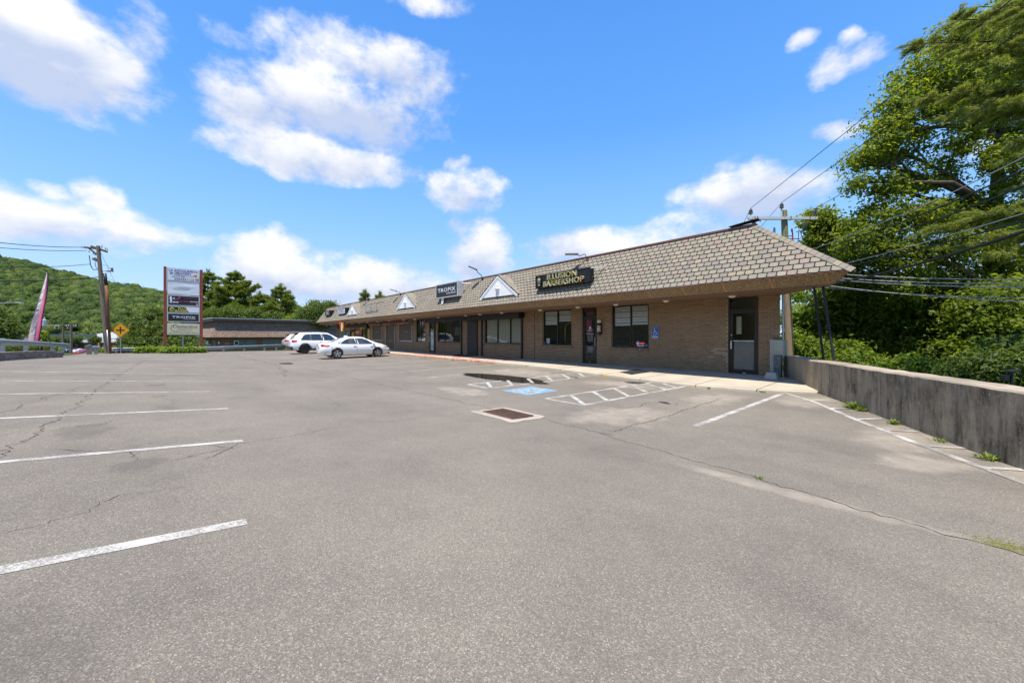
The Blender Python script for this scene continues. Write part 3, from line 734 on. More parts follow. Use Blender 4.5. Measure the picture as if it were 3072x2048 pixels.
# vertical expansion joint / conduit and cleaned-off scrawl on the blank wall
MB().tube([(-15.62, YW-.025, .3), (-15.62, YW-.025, ZS)], .016, 6).build('conduit', M_BRTRIM, MALL)
M_SCR = pm('faint_scrawl', (.33, .26, .18), .85)
def ribbon(pts, w, y, mat, parent, name):
    m = MB()
    for a, b in zip(pts, pts[1:]):
        a = Vector((a[0], 0, a[1])); b = Vector((b[0], 0, b[1])); d = (b-a).normalized(); s = Vector((-d.z, 0, d.x))*w/2; a -= d*w*.2; b += d*w*.2
        m.quad(*[(c.x, y, c.z) for c in (a-s, b-s, b+s, a+s)])
    return m.build(name, mat, parent)
def zz(px, py): d = ray(px, py); t = (YW-.02)/d.y; return (d.x*t, CZ+d.z*t)
Z5 = lambda x, y: (1560+.2678*x, 740+.2678*y)
for pts in [[(1520, 900), (1560, 870), (1590, 900), (1590, 1000), (1575, 1070), (1600, 1105), (1640, 1070), (1650, 980)], [(1690, 895), (1710, 960), (1730, 1000), (1760, 970), (1795, 925)], [(1795, 925), (1775, 1010), (1740, 1080), (1700, 1110), (1670, 1100)], [(1610, 945), (1650, 1010), (1700, 990)]]:
    sm = []
    for a, b in zip(pts, pts[1:]):
        for i in range(4): sm.append(zz(*Z5(a[0]+(b[0]-a[0])*i/4, a[1]+(b[1]-a[1])*i/4)))
    ribbon(sm, .017, YW-.0145, M_SCR, WALL, 'faded_scrawl')
# interior
mb = MB(); 
mb.quad((XL, 19, .2), (-8.2, 19, .2), (-8.2, 19, 3), (XL, 19, 3)); mb.quad((XL, YW+.2, 2.95), (-4.8, YW+.2, 2.95), (-8.2, 19, 2.95), (XL, 19, 2.95))
for x in (-8.0, -16.1, -21.5, -27.2, -30.2, -40.2): mb.box((x-.05, YW+.25, .2), (x+.05, 18.9, 2.9))
mb.build('interior_partition', M_INT, MALL)
MB().quad((XL, YW+.1, .25), (-4.6, YW+.1, .25), (-8.6, 19, .25), (XL, 19, .25)).build('interior_floor', M_INTF, MALL)

# ------------------------------------------------------------------ roof
E0 = Vector((0, 12.4, 3.21)); SV = Vector((0, 1.1, 1.79)); SLEN = SV.length; SV.normalize(); SNV = Vector((0, -SV.z, SV.y))
EXL, EXR, RXL, RXR = -53.2, -2.04, -52.1, -4.57
tip = Vector((EXR, 12.4, 3.21)); rend = Vector((RXR, 13.5, 5.0)); tb = tip+DD*10; rb = rend+DD*8
mb = MB(); mb.quad((EXL, 12.4, 3.21), (EXR, 12.4, 3.21), (RXR, 13.5, 5.0), (RXL, 13.5, 5.0))
mb.quad(tip, tb, rb, rend); mb.quad((EXL, 24, 3.21), (EXL, 12.4, 3.21), (RXL, 13.5, 5.0), (RXL, 24, 5.0))
mb.poly([(RXL, 13.5, 4.99), rend-Vector((0, 0, .01)), rb-Vector((0, 0, .01)), (RXL, 24, 4.99)])
ROOF = mb.build('roof', M_UNDER, MALL)
ROWS = 12; EXPO = SLEN/ROWS; SW = .236
def shin_pts(w=SW-.030):
    h = w/2
    t_ = EXPO-.024
    return [(-h, t_), (-h, .030), (-h+.008, .014), (-h+.032, .004), (0, -.002), (h-.032, -.002), (h-.008, .006), (h, .022), (h, t_)]
def shin_mb(poly, c=(0, 0)):
    # poly in roof (u, v) metres -> tilted plate with an edge
    m = MB(); n = len(poly); a = []; b = []
    for (u, v) in poly:
        vv = v+c[1]; lift = .015-.010*max(0, min(1, v/(EXPO*1.1)))
        P = Vector((u+c[0], 0, 0))+E0*(0 if c == (0, 0) else 1)+SV*(vv if c != (0, 0) else v)
        a.append(P+SNV*lift); b.append(P+SNV*max(lift-.011, .001))
    m.add(a+b, [tuple(range(n))]+[(i, n+i, n+(i+1) % n, (i+1) % n) for i in range(n-1)]); return m
def clip(poly, x0, v0, side):      # against the hip lines
    def inside(p):
        X = p[0]+x0; V = p[1]+v0; f = V/SLEN
        return (X <= EXR+(RXR-EXR)*f-.03) if side > 0 else (X >= EXL+(RXL-EXL)*f+.02)
    out = []
    for i, p in enumerate(poly):
        q = poly[(i+1) % len(poly)]; a, b = inside(p), inside(q)
        if a: out.append(p)
        if a != b:
            lo, hi = (p, q) if a else (q, p)
            for _ in range(14):
                md = ((lo[0]+hi[0])/2, (lo[1]+hi[1])/2)
                if inside(md): lo = md
                else: hi = md
            out.append(lo)
    return out
SH = []
for r in range(ROWS):
    v0 = r*EXPO; k = 0; x = EXR-.11-(SW/2 if r % 2 else 0)+.236
    while x > EXL-.2:
        SH.append((x, v0, r)); x -= SW
SH.sort(key=lambda s: -s[0])
base_me = shin_mb(shin_pts()).mesh('shingle', M_SHIN); cnt = 0; bulk = MB()
for (x, v0, r) in SH:
    f = v0/SLEN; xr = EXR+(RXR-EXR)*f; xl = EXL+(RXL-EXL)*f
    pts = shin_pts()
    if r == ROWS-1: pts = [(u, min(v, EXPO)) for u, v in pts]
    full = True
    if x+.15 > xr-.45: pts = clip(pts, x, v0, 1); full = False
    if x-.15 < xl+.3: pts = clip(pts, x, v0, -1); full = False
    if len(pts) < 3: continue
    w = max(p[0] for p in pts)-min(p[0] for p in pts)
    if w < .03: continue
    P = Vector((x, 0, 0))+E0+SV*v0+SNV*R.uniform(0, .003)
    if cnt < 300:
        if full and r < ROWS-1: link('shingle', base_me, ROOF, P)
        else: link('shingle', shin_mb(pts).mesh('shingle', M_SHIN), ROOF, P)
        cnt += 1
    else:
        n = len(pts); b = len(bulk.v)
        for (u, v) in pts:
            lift = .015-.010*max(0, min(1, v/(EXPO*1.1))); bulk.v.append(tuple(P+Vector((u, 0, 0))+SV*v+SNV*lift))
        for (u, v) in pts:
            lift = .015-.010*max(0, min(1, v/(EXPO*1.1))); bulk.v.append(tuple(P+Vector((u, 0, 0))+SV*v+SNV*max(lift-.011, .001)))
        bulk.f.append(tuple(range(b, b+n))); bulk.f += [(b+i, b+n+i, b+n+i+1, b+i+1) for i in range(n-1)]
bulk.build('shingle_field', M_SHIN, ROOF, kind='stuff')
# hip caps
for side in (1, -1):
    A = Vector((EXR if side > 0 else EXL, 12.4, 3.21)); B = Vector((RXR if side > 0 else RXL, 13.5, 5.0)); D_ = (B-A); L_ = D_.length; D_.normalize()
    n2 = (D_.cross(SNV)*side).normalized()
    k = int(L_/.165)
    sd = SNV*.55+Vector((.75*side, .66*0+.1, .35)); out = (SNV+Vector((side*.75, .66, .5)).normalized()*.4).normalized()
    for i in range(k):
        p = A+D_*(i*L_/k); m = MB(); w1 = .125
        fr = -side*n2
        a0 = p-D_*.02; a1 = p+D_*(L_/k*1.15); l0 = out*.036; l1 = out*.022
        inn = (Vector((-side, 0, 0))-D_*(Vector((-side, 0, 0)).dot(D_))); inn = (inn-SNV*inn.dot(SNV)).normalized()*w1
        oth = (DD if side > 0 else Vector((0, 1, 0))); oth = (oth-D_*oth.dot(D_)).normalized()*w1*.9
        vs = [a0+inn+SNV*.03, a0+l0, a0+oth+out*.02, a1+inn+SNV*.02, a1+l1, a1+oth+out*.012]
        vs += [v-out*.012 for v in vs]
        m.add(vs, [(0, 1, 4, 3), (1, 2, 5, 4), (6, 7, 1, 0), (7, 8, 2, 1), (0, 3, 9, 6)])
        m.build('hip_shingle', M_SHIN, ROOF)
# ridge flashing and lifted membrane end
mb = MB(); mb.box((RXL-.02, 13.44, 4.985), (RXR+.03, 13.62, 5.045)); mb.build('ridge_flashing', M_BRTRIM, MALL)
mb = MB(); mb.add([(RXR-.75, 13.40, 5.09), (RXR-.2, 13.38, 5.14), (RXR+.12, 13.40, 5.17), (RXR-.75, 13.7, 5.09), (RXR-.2, 13.7, 5.13), (RXR+.1, 13.7, 5.15), (RXR+.16, 13.42, 5.03)], [(0, 1, 4, 3), (1, 2, 5, 4), (2, 6, 5)]); mb.build('roof_membrane', M_UNDER, MALL)
# slanted aggregate fascia, panel by panel, with brown joint strips
FT, FB = Vector((0, 12.43, 3.185)), Vector((0, 12.80, 2.905)); FN = Vector((0, -(FT.z-FB.z), -(FB.y-FT.y))).normalized()
joint = [-2.61-1.2555*i for i in range(41)]
def fx(v, x, inset=0): return Vector((x, v.y, v.z))-FN*inset
eds = [(-2.58, -2.12)]+[(b+.028, a-.028) for a, b in zip(joint, joint[1:])]+[(-53.0, joint[-1]-.028)]
for i, (a, b) in enumerate(eds):
    bt, bb = (b, b) if i else (-2.12, -2.53)
    MB().prism([fx(FB, a), fx(FB, bb), fx(FT, bt), fx(FT, a)], -FN*.03).build('fascia_panel', M_AGGR, MALL)
for x in joint: MB().prism([fx(FB, x-.026, .002), fx(FB, x+.026, .002), fx(FT, x+.026, .002), fx(FT, x-.026, .002)], -FN*.02).build('fascia_joint_strip', M_JOINT, MALL)
# fascia round the end and along the side, edge trims, soffit
c0 = Vector((-2.53, 12.80, 2.905)); t0 = Vector((-2.08, 12.43, 3.185)); c1 = c0+DD*8; t1 = t0+DD*8.6
MB().quad(c0, c1, t1, t0).build('side_fascia', M_AGGR, MALL)
MB().quad((-53, 12.8, 2.905), (-53, 22, 2.905), (-53.15, 22, 3.19), (-53.1, 12.43, 3.19)).build('side_fascia', M_AGGR, MALL)
mb = MB(); mb.box((-53.1, 12.395, 3.178), (-2.06, 12.46, 3.206)); mb.box((-53.0, 12.775, 2.882), (-2.55, 12.83, 2.91)); mb.build('drip_edge', M_BRTRIM, MALL)
s = MB(); k = 0; y = 12.83
while y < 14.45:
    y2 = min(y+.14, 14.49); xr = lambda q: -2.55-(q-12.8)*.88-.01
    s.add([(-53, y, 2.893), (xr(y), y, 2.893), (xr(y2), y2-.012, 2.893), (-53, y2-.012, 2.893), (-53, y2-.012, 2.905), (xr(y2), y2-.012, 2.905)], [(3, 2, 1, 0), (4, 5, 2, 3)]); y = y2
s.build('soffit_boards', M_SOFF, MALL, kind='stuff')
q0 = Vector((-2.55, 12.8, 2.91)); q1 = q0+DD*9; MB().poly([(-53, 12.8, 2.912), q0, q1, Vector((XR, YW, 2.912))+DD*9, (XR, YW, 2.912), (-53, YW, 2.912)]).build('soffit_deck', M_UNDER, MALL)
# soffit lights
M_LENS = pm('frosted_light_lens', (.75, .70, .58), .4, 0, .05)
for x in (-5.3, -7.6, -9.8, -11.85, -14.3, -17.45, -19.6, -21.2, -24.7, -28.4, -30.5, -33.5, -36.2, -38.8, -41.2, -43.5, -45.6, -47.7, -51.5):
    MB().lathe((x, 13.68, 2.895), [(0, .12), (-.02, .12), (-.055, .085), (-.07, .04), (-.072, 0)], n=14).build('soffit_light', M_LENS, MALL, True)
# white gabled pediments with an urn ornament
def pediment(x0, x1, zb, za, yf):
    p = link('pediment', MB().poly([(x0+.2, yf+.012, zb+.02), (x1-.2, yf+.012, zb+.02), ((x0+x1)/2, yf+.012, za-.10)]).mesh('pediment', M_WHITEP), MALL)
    xm = (x0+x1)/2
    for s, xa in ((1, x0), (-1, x1)):
        d = Vector((xm-xa, 0, za-zb)); L_ = d.length; d.normalize(); nn = Vector((-d.z, 0, d.x))*s
        A = Vector((xa, 0, zb)); B = Vector((xm, 0, za))
        for (o0, o1, y0, y1) in ((0, -.09, yf-.012, yf+.05), (-.09, -.15, yf+.0, yf+.05)):
            ex = Vector((s*-1, 0, 0))*0
            m = MB(); q = [A+nn*o0, B+nn*o0+Vector((0, 0, 0)), B+nn*o1-Vector((s*(-nn.x*o1)*0, 0, 0)), A+nn*o1]
            q[1].x = xm; q[2].x = xm
            q[2].z = B.z+o1/abs(nn.z if nn.z else 1); q[1].z = B.z+o0/abs(nn.z)
            m.add([(v.x, y0, v.z) for v in q]+[(v.x, y1, v.z) for v in q], [(0, 1, 2, 3), (4, 7, 6, 5), (0, 4, 5, 1), (3, 2, 6, 7), (0, 3, 7, 4)]); m.build('raking_trim', M_WHITEP, p)
        # little roof slope behind
        yb = lambda z: 12.4+(z-3.21)*1.1/1.79
        m = MB(); up = Vector((0, 0, .03))
        a = Vector((xa-s*.03, yf-.02, zb))+up; b = Vector((xm, yf-.02, za))+up; c = Vector((xm, yb(za)+.02, za))+up; e_ = Vector((xa-s*.03, yb(zb)+.02, zb))+up
        m.add([a, b, c, e_]+[v-Vector((0, 0, .02)) for v in (a, b)], [(0, 1, 2, 3) if s < 0 else (3, 2, 1, 0), (0, 4, 5, 1)]); m.build('gable_slope', M_UNDER, p)
        nr = 6; f = MB()
        for i in range(nr):
            for j in range(8):
                u0, u1 = i/nr, (i+1)/nr; w0 = (j+(.5 if i % 2 else 0))/8; w1 = w0+1/8*.93
                if w0 >= 1: continue
                w1 = min(w1, 1)
                def P(u, w):
                    l = a+(b-a)*u; r_ = e_+(c-e_)*u; return l+(r_-l)*w+Vector((nn.x*0, 0, 0))+nn*(.018-.008*0)
                f.quad(P(u0+.01, w0), P(u1+.03 if i < nr-1 else 1, w0), P(u1+.03 if i < nr-1 else 1, w1), P(u0+.01, w1))
        f.build('gable_shingles', M_SHIN, p, kind='stuff')
    # urn
    c = Vector((xm, yf+.03, zb+.33))
    MB().lathe(c, [(-.16, .012), (-.10, .03), (-.06, .05), (0, .13), (.10, .17), (.16, .15), (.17, .10), (.19, .14), (.21, .14), (.22, .08), (.26, .11), (.28, .11), (.29, .06), (.33, .08), (.35, .03), (.40, .025), (.43, .0)], n=14).build('urn_ornament', M_WHITEP, p, True)
for (x0, x1) in ((-18.02, -14.74), (-29.35, -26.05), (-41.6, -38.3)): pediment(x0, x1, 3.62, 4.74, 12.55)

# ------------------------------------------------------------------ doors and windows
def frame_rect(m, a, b, c, d, y, w=.055, dp=.06):
    m.box((a, y, c), (a+w, y+dp, d)); m.box((b-w, y, c), (b, y+dp, d)); m.box((a+w, y, d-w), (b-w, y+dp, d)); m.box((a+w, y, c), (b-w, y+dp, c+w)); return m
def window(a, b, c, d, mull, y=YW+.07, mat=M_BRONZE, name='window'):
    w = frame_rect(MB(), a, b, c, d, y).build(name, mat, MALL); e = [a+.055]+[x for m_ in mull for x in (m_-.03, m_+.03)]+[b-.055]
    for m_ in mull: MB().box((m_-.03, y+.001, c+.055), (m_+.03, y+.055, d-.055)).build('mullion', mat, w)
    for i in range(0, len(e), 2):
        MB().quad((e[i], y+.03, c+.055), (e[i+1], y+.03, c+.055), (e[i+1], y+.03, d-.055), (e[i], y+.03, d-.055)).build('pane', M_GLASS, w)
    return w
wB = window(-10.62, -8.83, 1.085, 2.89, [-9.69])
wD = window(-15.0, -13.0, 1.105, 2.89, [-13.98])
wE = window(-20.3, -16.75, 1.105, 2.62, [-19.02, -17.80])
wG = window(-26.35, -23.02, 1.105, 2.62, [-25.3, -24.15])
wI = window(-29.93, -28.35, 1.105, 2.89, [-29.15])
def shade(par, a, b, top, bot):
    n = max(3, int((top-bot)/.11)); h = (top-bot)/n
    for i in range(n): 
        z = top-h*(i+1); MB().box((a, YW+.115+.012*(i % 2), z+.004), (b, YW+.122+.012*(i % 2), z+h*(.96 if i % 2 else .80))).build('blind_slat', M_BLIND, par)
shade(wB, -10.52, -9.75, 2.86, 2.02); shade(wB, -9.64, -8.9, 2.86, 2.05); shade(wD, -14.9, -14.05, 2.86, 2.15); shade(wD, -13.9, -13.06, 2.86, 2.30)
MB().tube([(-13.85, YW+.5, 1.12)]+[(-13.55+.3*math.cos(t), YW+.5, 1.95+.28*math.sin(t)) for t in np.linspace(math.pi, 0, 13)]+[(-13.25, YW+.5, 1.12)], .022, 8).build('gold_arch', M_GOLD, wD, True)
MB().box((-14.92, YW+.2, 1.14), (-14.68, YW+.21, 1.45)).build('paper_notice', M_WHITEV, wD)
M_STK = pm('blue_sticker', (.03, .22, .50), .4)
MB().lathe((-14.93, YW+.085, 1.20), [(0, .05), (-.003, .05), (-.004, 0)], (0, 1, 0), 14).build('sticker', M_STK, wD)
MB().lathe((-8.95, YW+.085, 1.20), [(0, .05), (-.003, .05), (-.004, 0)], (0, 1, 0), 14).build('sticker', M_STK, wB)
MB().box((-20.2, YW+.16, 1.15), (-16.85, YW+.17, 2.6)).build('paper_backing', M_CREAM, wE)
M_NRED = m_emit('red_neon', (.9, .12, .10), .6); M_NBLUE = m_emit('blue_neon', (.15, .45, .9), .6)
text('BARBER', (-9.27, YW+.15, 1.23), (1, 0, 0), (0, 0, 1), .075, M_NRED, wB, 'neon_lettering', width=.40); text('SHOP', (-9.25, YW+.15, 1.13), (1, 0, 0), (0, 0, 1), .06, M_NBLUE, wB, 'neon_lettering', width=.26)
for k in (-1, 1): MB().tube([(-9.40-k*.035, YW+.15, 1.12), (-9.40+k*.035, YW+.15, 1.36)], .005, 5).build('neon_tube', M_NBLUE, wB)
# little dotted light edging round the barber window
m = MB()
for x0, x1 in ((-10.55, -9.74), (-9.64, -8.9)):
    for i in range(38): 
        z = 1.18+i*.045; m.box((x0-.006, YW+.125, z), (x0+.006, YW+.13, z+.012)); m.box((x1-.006, YW+.125, z), (x1+.006, YW+.13, z+.012))
m.build('light_strip', M_WHITEV, wB)
def door(a, b, ztr, bot=.27, mat=M_BRONZE, pane=M_GLASS, stile=.07, kick=.16):
    y = YW+.06; d = frame_rect(MB(), a, b, bot, 2.89, y, .045, .08).box((a+.045, y, ztr-.03), (b-.045, y+.08, ztr+.03)).build('door', mat, MALL)
    MB().quad((a+.045, y+.04, ztr+.03), (b-.045, y+.04, ztr+.03), (b-.045, y+.04, 2.845), (a+.045, y+.04, 2.845)).build('transom_pane', pane, d)
    l = frame_rect(MB(), a+.05, b-.05, bot+.03, ztr-.035, y+.01, stile, .045); l.box((a+.12, y+.0105, bot+.03), (b-.12, y+.05, bot+kick)); l.build('leaf', mat, d)
    MB().quad((a+.05+stile, y+.03, bot+kick), (b-.05-stile, y+.03, bot+kick), (b-.05-stile, y+.03, ztr-.035-stile), (a+.05+stile, y+.03, ztr-.035-stile)).build('pane', pane, d)
    MB().box((a, YW-.03, .27), (b, y+.07, bot+.012)).build('threshold', M_CHROME, d)
    return d
dA = door(-5.75, -4.83, 2.46); y = YW+.06
MB().box((-5.60, y+.032, .45), (-4.98, y+.045, 1.42)).build('frosted_panel', M_FROST, dA); MB().box((-5.62, y-.012, 1.40), (-4.96, y+.02, 1.43)).build('push_bar', M_CHROME, dA)
MB().box((-5.685, y-.05, 1.14), (-5.64, y-.02, 1.42)).build('pull_handle', M_CHROME, dA); MB().lathe((-5.665, y+.01, 1.62), [(0, .025), (-.02, .02), (-.021, 0)], (0, 1, 0), 10).build('lock_cylinder', M_CHROME, dA)
MB().box((-5.58, YW+.25, 1.65), (-5.42, YW+.255, 2.25)).build('paper_notice', M_CREAM, dA); MB().box((-5.32, y+.004, .32), (-5.22, y+.009, .34)).build('maker_plate', M_WHITEV, dA)
dC = door(-12.32, -11.45, 2.46)
MB().box((-11.57, y-.05, 1.12), (-11.545, y-.02, 1.5)).build('pull_handle', M_CHROME, dC); MB().box((-11.95, y+.004, .36), (-11.87, y+.009, .375)).build('maker_plate', M_WHITEV, dC)
M_PINK = pm('pink_poster', (.34, .05, .13), .5, 0, .35, 4)
MB().box((-12.2, YW+.14, 1.75), (-11.85, YW+.145, 2.35)).build('poster', M_PINK, dC); MB().box((-12.15, YW+.2, 2.52), (-12.0, YW+.205, 2.75)).build('poster', M_PINK, dC); MB().box((-11.97, YW+.2, 2.52), (-11.83, YW+.205, 2.75)).build('poster', M_PINK, dC)
for (s, z, h, w) in (('ILLUSION', 1.87, .03, .26), ('BARBERSHOP', 1.80, .03, .32), ('Business Hours', 1.66, .055, .44), ('Monday to Saturday', 1.575, .035, .34), ('9:00AM - 8:00PM', 1.49, .035, .34), ('Sunday', 1.42, .035, .14), ('9:00AM - 2:00PM', 1.35, .035, .34), ('Book your appointment', 1.06, .03, .36), ('Walk-ins welcome', 1.00, .03, .28), ('Contact us', .89, .035, .2), ('(475) 313-6687', .80, .035, .28)):
    text(s, (-11.885, y+.028, z), (1, 0, 0), (0, 0, 1), h, M_WHITEV, dC, 'door_lettering', width=w, bold=.015)
MB().box((-12.08, y+.024, .955), (-11.69, y+.027, .962)).build('door_lettering', M_WHITEV, dC)
MB().lathe((-11.885, y+.026, 1.97), [(0, .045), (-.002, .045), (-.0025, 0)], (0, 1, 0), 14).xf(Matrix.Translation((0, 0, -.6)) @ Matrix.Diagonal((1, 1, 1.3, 1))).build('face_emblem', M_WHITEV, dC)
# white half-frosted door
dH = door(-27.70, -26.94, 2.46); MB().box((-27.58, y+.033, .43), (-27.06, y+.045, 1.95)).build('white_film', M_WHITEV, dH); MB().box((-27.62, y-.05, 1.15), (-27.59, y-.02, 1.5)).build('pull_handle', M_CHROME, dH)
text('Corona', (-27.32, y+.02, 2.0), (1, 0, 0), (0, 0, 1), .10, M_WHITEV, dH, 'door_lettering', width=.42)
# black signbox valances, posts and shutter over the lounge
def hdr(a, b): return MB().box((a, YW-.42, 2.58), (b, YW-.02, 2.885)).build('shutter_housing', M_BLACK, MALL)
hdr(-21.1, -16.45); hdr(-22.95, -21.14); hdr(-27.55, -22.99)
for x in (-16.62, -20.5, -21.05, -22.9, -26.66): MB().box((x-.05, YW-.10, .3), (x+.05, YW-.02, 2.58)).build('shutter_guide', M_BLACK, MALL)
def curtain(a, b, c, d, mat, y, pitch=.06):
    m = MB(); n = int((d-c)/pitch); pts = []
    for i in range(n):
        z = c+(d-c)*i/n; h = (d-c)/n
        pts += [(z, y), (z+h*.15, y-.018), (z+h*.85, y-.018)]
    pts.append((d, y))
    m.add([(x, yy, zz_) for (zz_, yy) in pts for x in (a, b)], [(2*i, 2*i+1, 2*i+3, 2*i+2) for i in range(len(pts)-1)])
    return m
sF = curtain(-22.28, -21.2, .3, 2.6, M_SHUTD, YW+.04, .075).build('roller_shutter', M_SHUTD, MALL); MB().box((-22.28, YW+.0, .28), (-21.2, YW+.05, .36)).build('bottom_bar', M_BLACK, sF)
MB().box((-22.75, YW-.9, .29), (-21.0, YW-.35, .31)).build('door_mat', M_RUBBER, None, label='black rubber mat in front of the charcoal shuttered doorway', cat='mat')
for (a, b, c) in ((-33.17, -30.61, 1.10), (-36.13, -34.16, .29), (-39.65, -37.13, 1.10)):
    s = curtain(a+.02, b-.02, c+.08, 2.70, M_SHUT, YW+.03, .06).build('roller_shutter', M_SHUT, MALL)
    MB().box((a+.03, YW-.03, c), (b-.03, YW+.05, c+.075)).build('bottom_bar', M_GALV, s)
    for x in (a-.03, b+.03): MB().box((x-.035, YW-.06, c-.04), (x+.035, YW+.0, 2.68)).build('guide_rail', M_GALV, s)
    MB().tube([(a-.2, YW-.22, 2.71), (b+.10, YW-.22, 2.71)], .17, 14).build('roller_drum', M_BRTRIM, s, True)
    MB().lathe((b+.12, YW-.22, 2.71), [(0, .235), (.03, .235)], (1, 0, 0), 18).build('end_plate', M_GALV, s)
    for x in ((a+b)/2-.22, (a+b)/2+.22): MB().ball((x, YW+.0, c+.08+(1.62 if c < .5 else .75)-.9*(c < .5)), .035, 8, 6).build('rivet', M_WHITEV, s)
MB().lathe((-28.45, YW-.06, 2.70), [(0, .09), (-.07, .085), (-.1, .03)], (0, 1, 0), 12).build('alarm_bell', M_RED, MALL)
MB().box((-28.95, YW+.2, 1.75), (-28.42, YW+.205, 2.25)).build('event_notice', M_RED, wI); MB().box((-28.93, YW+.19, 1.60), (-28.44, YW+.195, 1.74)).build('event_notice', M_WHITEV, wI)
text('EVENT', (-28.68, YW+.195, 1.93), (1, 0, 0), (0, 0, 1), .22, M_WHITEV, wI, 'notice_lettering', width=.46, bold=.02)
# grocery front
gf_ = frame_rect(MB(), -48.5, -40.55, .27, 2.88, YW+.02, .10, .1)
for x in (-46.9, -45.4, -43.0, -41.9): gf_.box((x-.06, YW+.021, .37), (x+.06, YW+.11, 2.78))
gfr = gf_.build('grocery_front', M_BLACK, MALL)
for a, b in ((-46.84, -45.46), (-45.34, -43.06), (-42.94, -41.96), (-41.84, -40.65)): MB().quad((a, YW+.07, .37), (b, YW+.07, .37), (b, YW+.07, 2.42), (a, YW+.07, 2.42)).build('pane', M_GLASS, gfr)
MB().box((-48.5, YW-.32, 2.44), (-40.5, YW+.0, 2.885)).build('shutter_housing', M_BLACK, MALL)
curtain(-48.38, -46.98, .3, 2.44, M_SHUTG, YW+.05, .1).build('roller_shutter', M_SHUTG, MALL); sN = curtain(-51.15, -48.75, .3, 2.44, M_SHUTG, YW+.04, .1).build('roller_shutter', M_SHUTG, MALL)
MB().box((-51.3, YW-.2, 2.44), (-48.6, YW+.02, 2.885)).build('shutter_housing', M_BLACK, MALL); MB().box((-47.9, YW-.005, 1.55), (-47.7, YW+.0, 1.95)).build('paper_notice', M_WHITEV, gfr)
M_YEL = pm('yellow_poster', (.62, .36, .03), .5, 0, .3, 5); M_ORA = pm('orange_board', (.52, .12, .02), .45, 0, .08)
for (a, b, c, d, m_) in ((-46.3, -45.6, .8, 2.0, M_YEL), (-41.3, -40.75, .6, 2.3, M_YEL), (-42.6, -42.1, 1.3, 1.55, M_YEL), (-42.65, -42.1, .5, 1.25, M_WHITEV), (-43.8, -43.2, 2.0, 2.4, M_YEL)): MB().box((a, YW+.055, c), (b, YW+.06, d)).build('poster', m_, gfr)
MB().box((-45.25, YW+.05, 1.75), (-43.1, YW+.06, 2.2)).build('shop_board', M_ORA, gfr); text('ria', (-44.55, YW+.048, 1.85), (1, 0, 0), (0, 0, 1), .26, M_WHITEV, gfr, width=.85, bold=.03)
PEN = [pm('pennant_'+n_, c_, .7) for n_, c_ in (('red', (.5, .03, .03)), ('yellow', (.7, .55, .04)), ('orange', (.6, .2, .03)), ('blue', (.04, .1, .4)))]
for i in range(34):
    x = -48.3+i*.22; MB().poly([(x, YW-.34, 2.44), (x+.17, YW-.34, 2.44), (x+.085, YW-.335, 2.12)]).build('pennant', PEN[R.choice((0, 1, 1, 2, 0, 3))], gfr)
# ------------------------------------------------------------------ signs and lamps on the roof
RX, UP = (1, 0, 0), (0, 0, 1)
def yroof(z): return 12.4+(z-3.21)*1.1/1.79
M_SIGNF = pm('printed_black_panel', (.018, .016, .018), .3, 0, .35, 3); M_ALU = pm('aluminium_sign_frame', (.62, .62, .61), .45, .3, .08)
t = thing('box_sign', 'silver framed black box sign with white lounge lettering on the roof', 'sign', (-21.5, 12.5, 3.95))
x0, x1, z0, z1, yf = -22.95, -20.28, 3.98, 4.89, 12.52
MB().box((x0, yf, z0), (x1, yf+.42, z1)).build('cabinet', M_ALU, t, bevel=.01)
MB().box((x0+.07, yf-.006, z0+.07), (x1-.07, yf+.01, z1-.07)).build('face_panel', M_SIGNF, t)
def tropix(par, cx, z, w, right, up, y=None, origin=None):
    pass
text('TROPIX', (-21.6, yf-.006, z0+.36), RX, UP, .25, M_WHITEV, t, width=2.15, bold=.015, spacing=1.15); text('ULTRA LOUNGE', (-21.05, yf-.006, z0+.21), RX, UP, .085, M_WHITEV, t, width=1.1, bold=.02)
MB().tube([(x1-.02, yf+.3, z1-.12), (x1+.28, yroof(4.75)+.02, 4.75)], .022, 6).build('brace', M_ALU, t)
MB().tube([(x0+.2, yf+.4, z0+.2), (x0+.2, yroof(4.2)+.05, 4.2)], .022, 6).build('brace', M_ALU, t)
MB().add([(-22.25, yf+.02, z0), (-21.98, yf+.02, z0), (-22.05, yf+.06, z0-.2), (-22.35, yf+.06, z0-.18), (-22.12, yf+.05, z0-.36), (-22.42, yf+.07, z0-.42)], [(0, 3, 2, 1), (3, 5, 4, 2)]).build('torn_vinyl', M_WHITEV, t)
t = thing('barbershop_sign', 'wide black box sign with raised gold barbershop letters on the roof', 'sign', (-11.8, 12.5, 3.7))
x0, x1, z0, z1, yf = -13.42, -10.22, 3.76, 4.36, 12.52
MB().box((x0, yf, z0), (x1, yf+.26, z1)).build('cabinet', M_BLACK, t, bevel=.008)
fr = MB()
for (a, b, c, d) in ((x0, x1, z1-.025, z1), (x0, x1, z0, z0+.025), (x0, x0+.025, z0+.025, z1-.025), (x1-.025, x1, z0+.025, z1-.025)): fr.box((a+.001, yf-.02, c+.001), (b-.001, yf+.01, d-.001))
fr.build('frame', M_BLACK, t)
def m_letter():
    n = NT('peeling_gold_letter'); r = n.math('FRACT', n.math('ADD', n.noise(n.pos(), 3.5, 3), n.math('MULTIPLY', n.noise(n.pos(), 16, 4), .55)))
    return n.fin(n.ramp(r, [(.3, (.12, .13, .04)), (.42, (.34, .34, .09)), (.55, (.58, .52, .20)), (.66, (.26, .26, .08)), (.78, (.66, .58, .34)), (.9, (.34, .30, .09))]), .35, .1)
M_GLET = m_letter(); M_PEACH = pm('faded_letter', (.55, .33, .16), .5, 0, .3, 8)
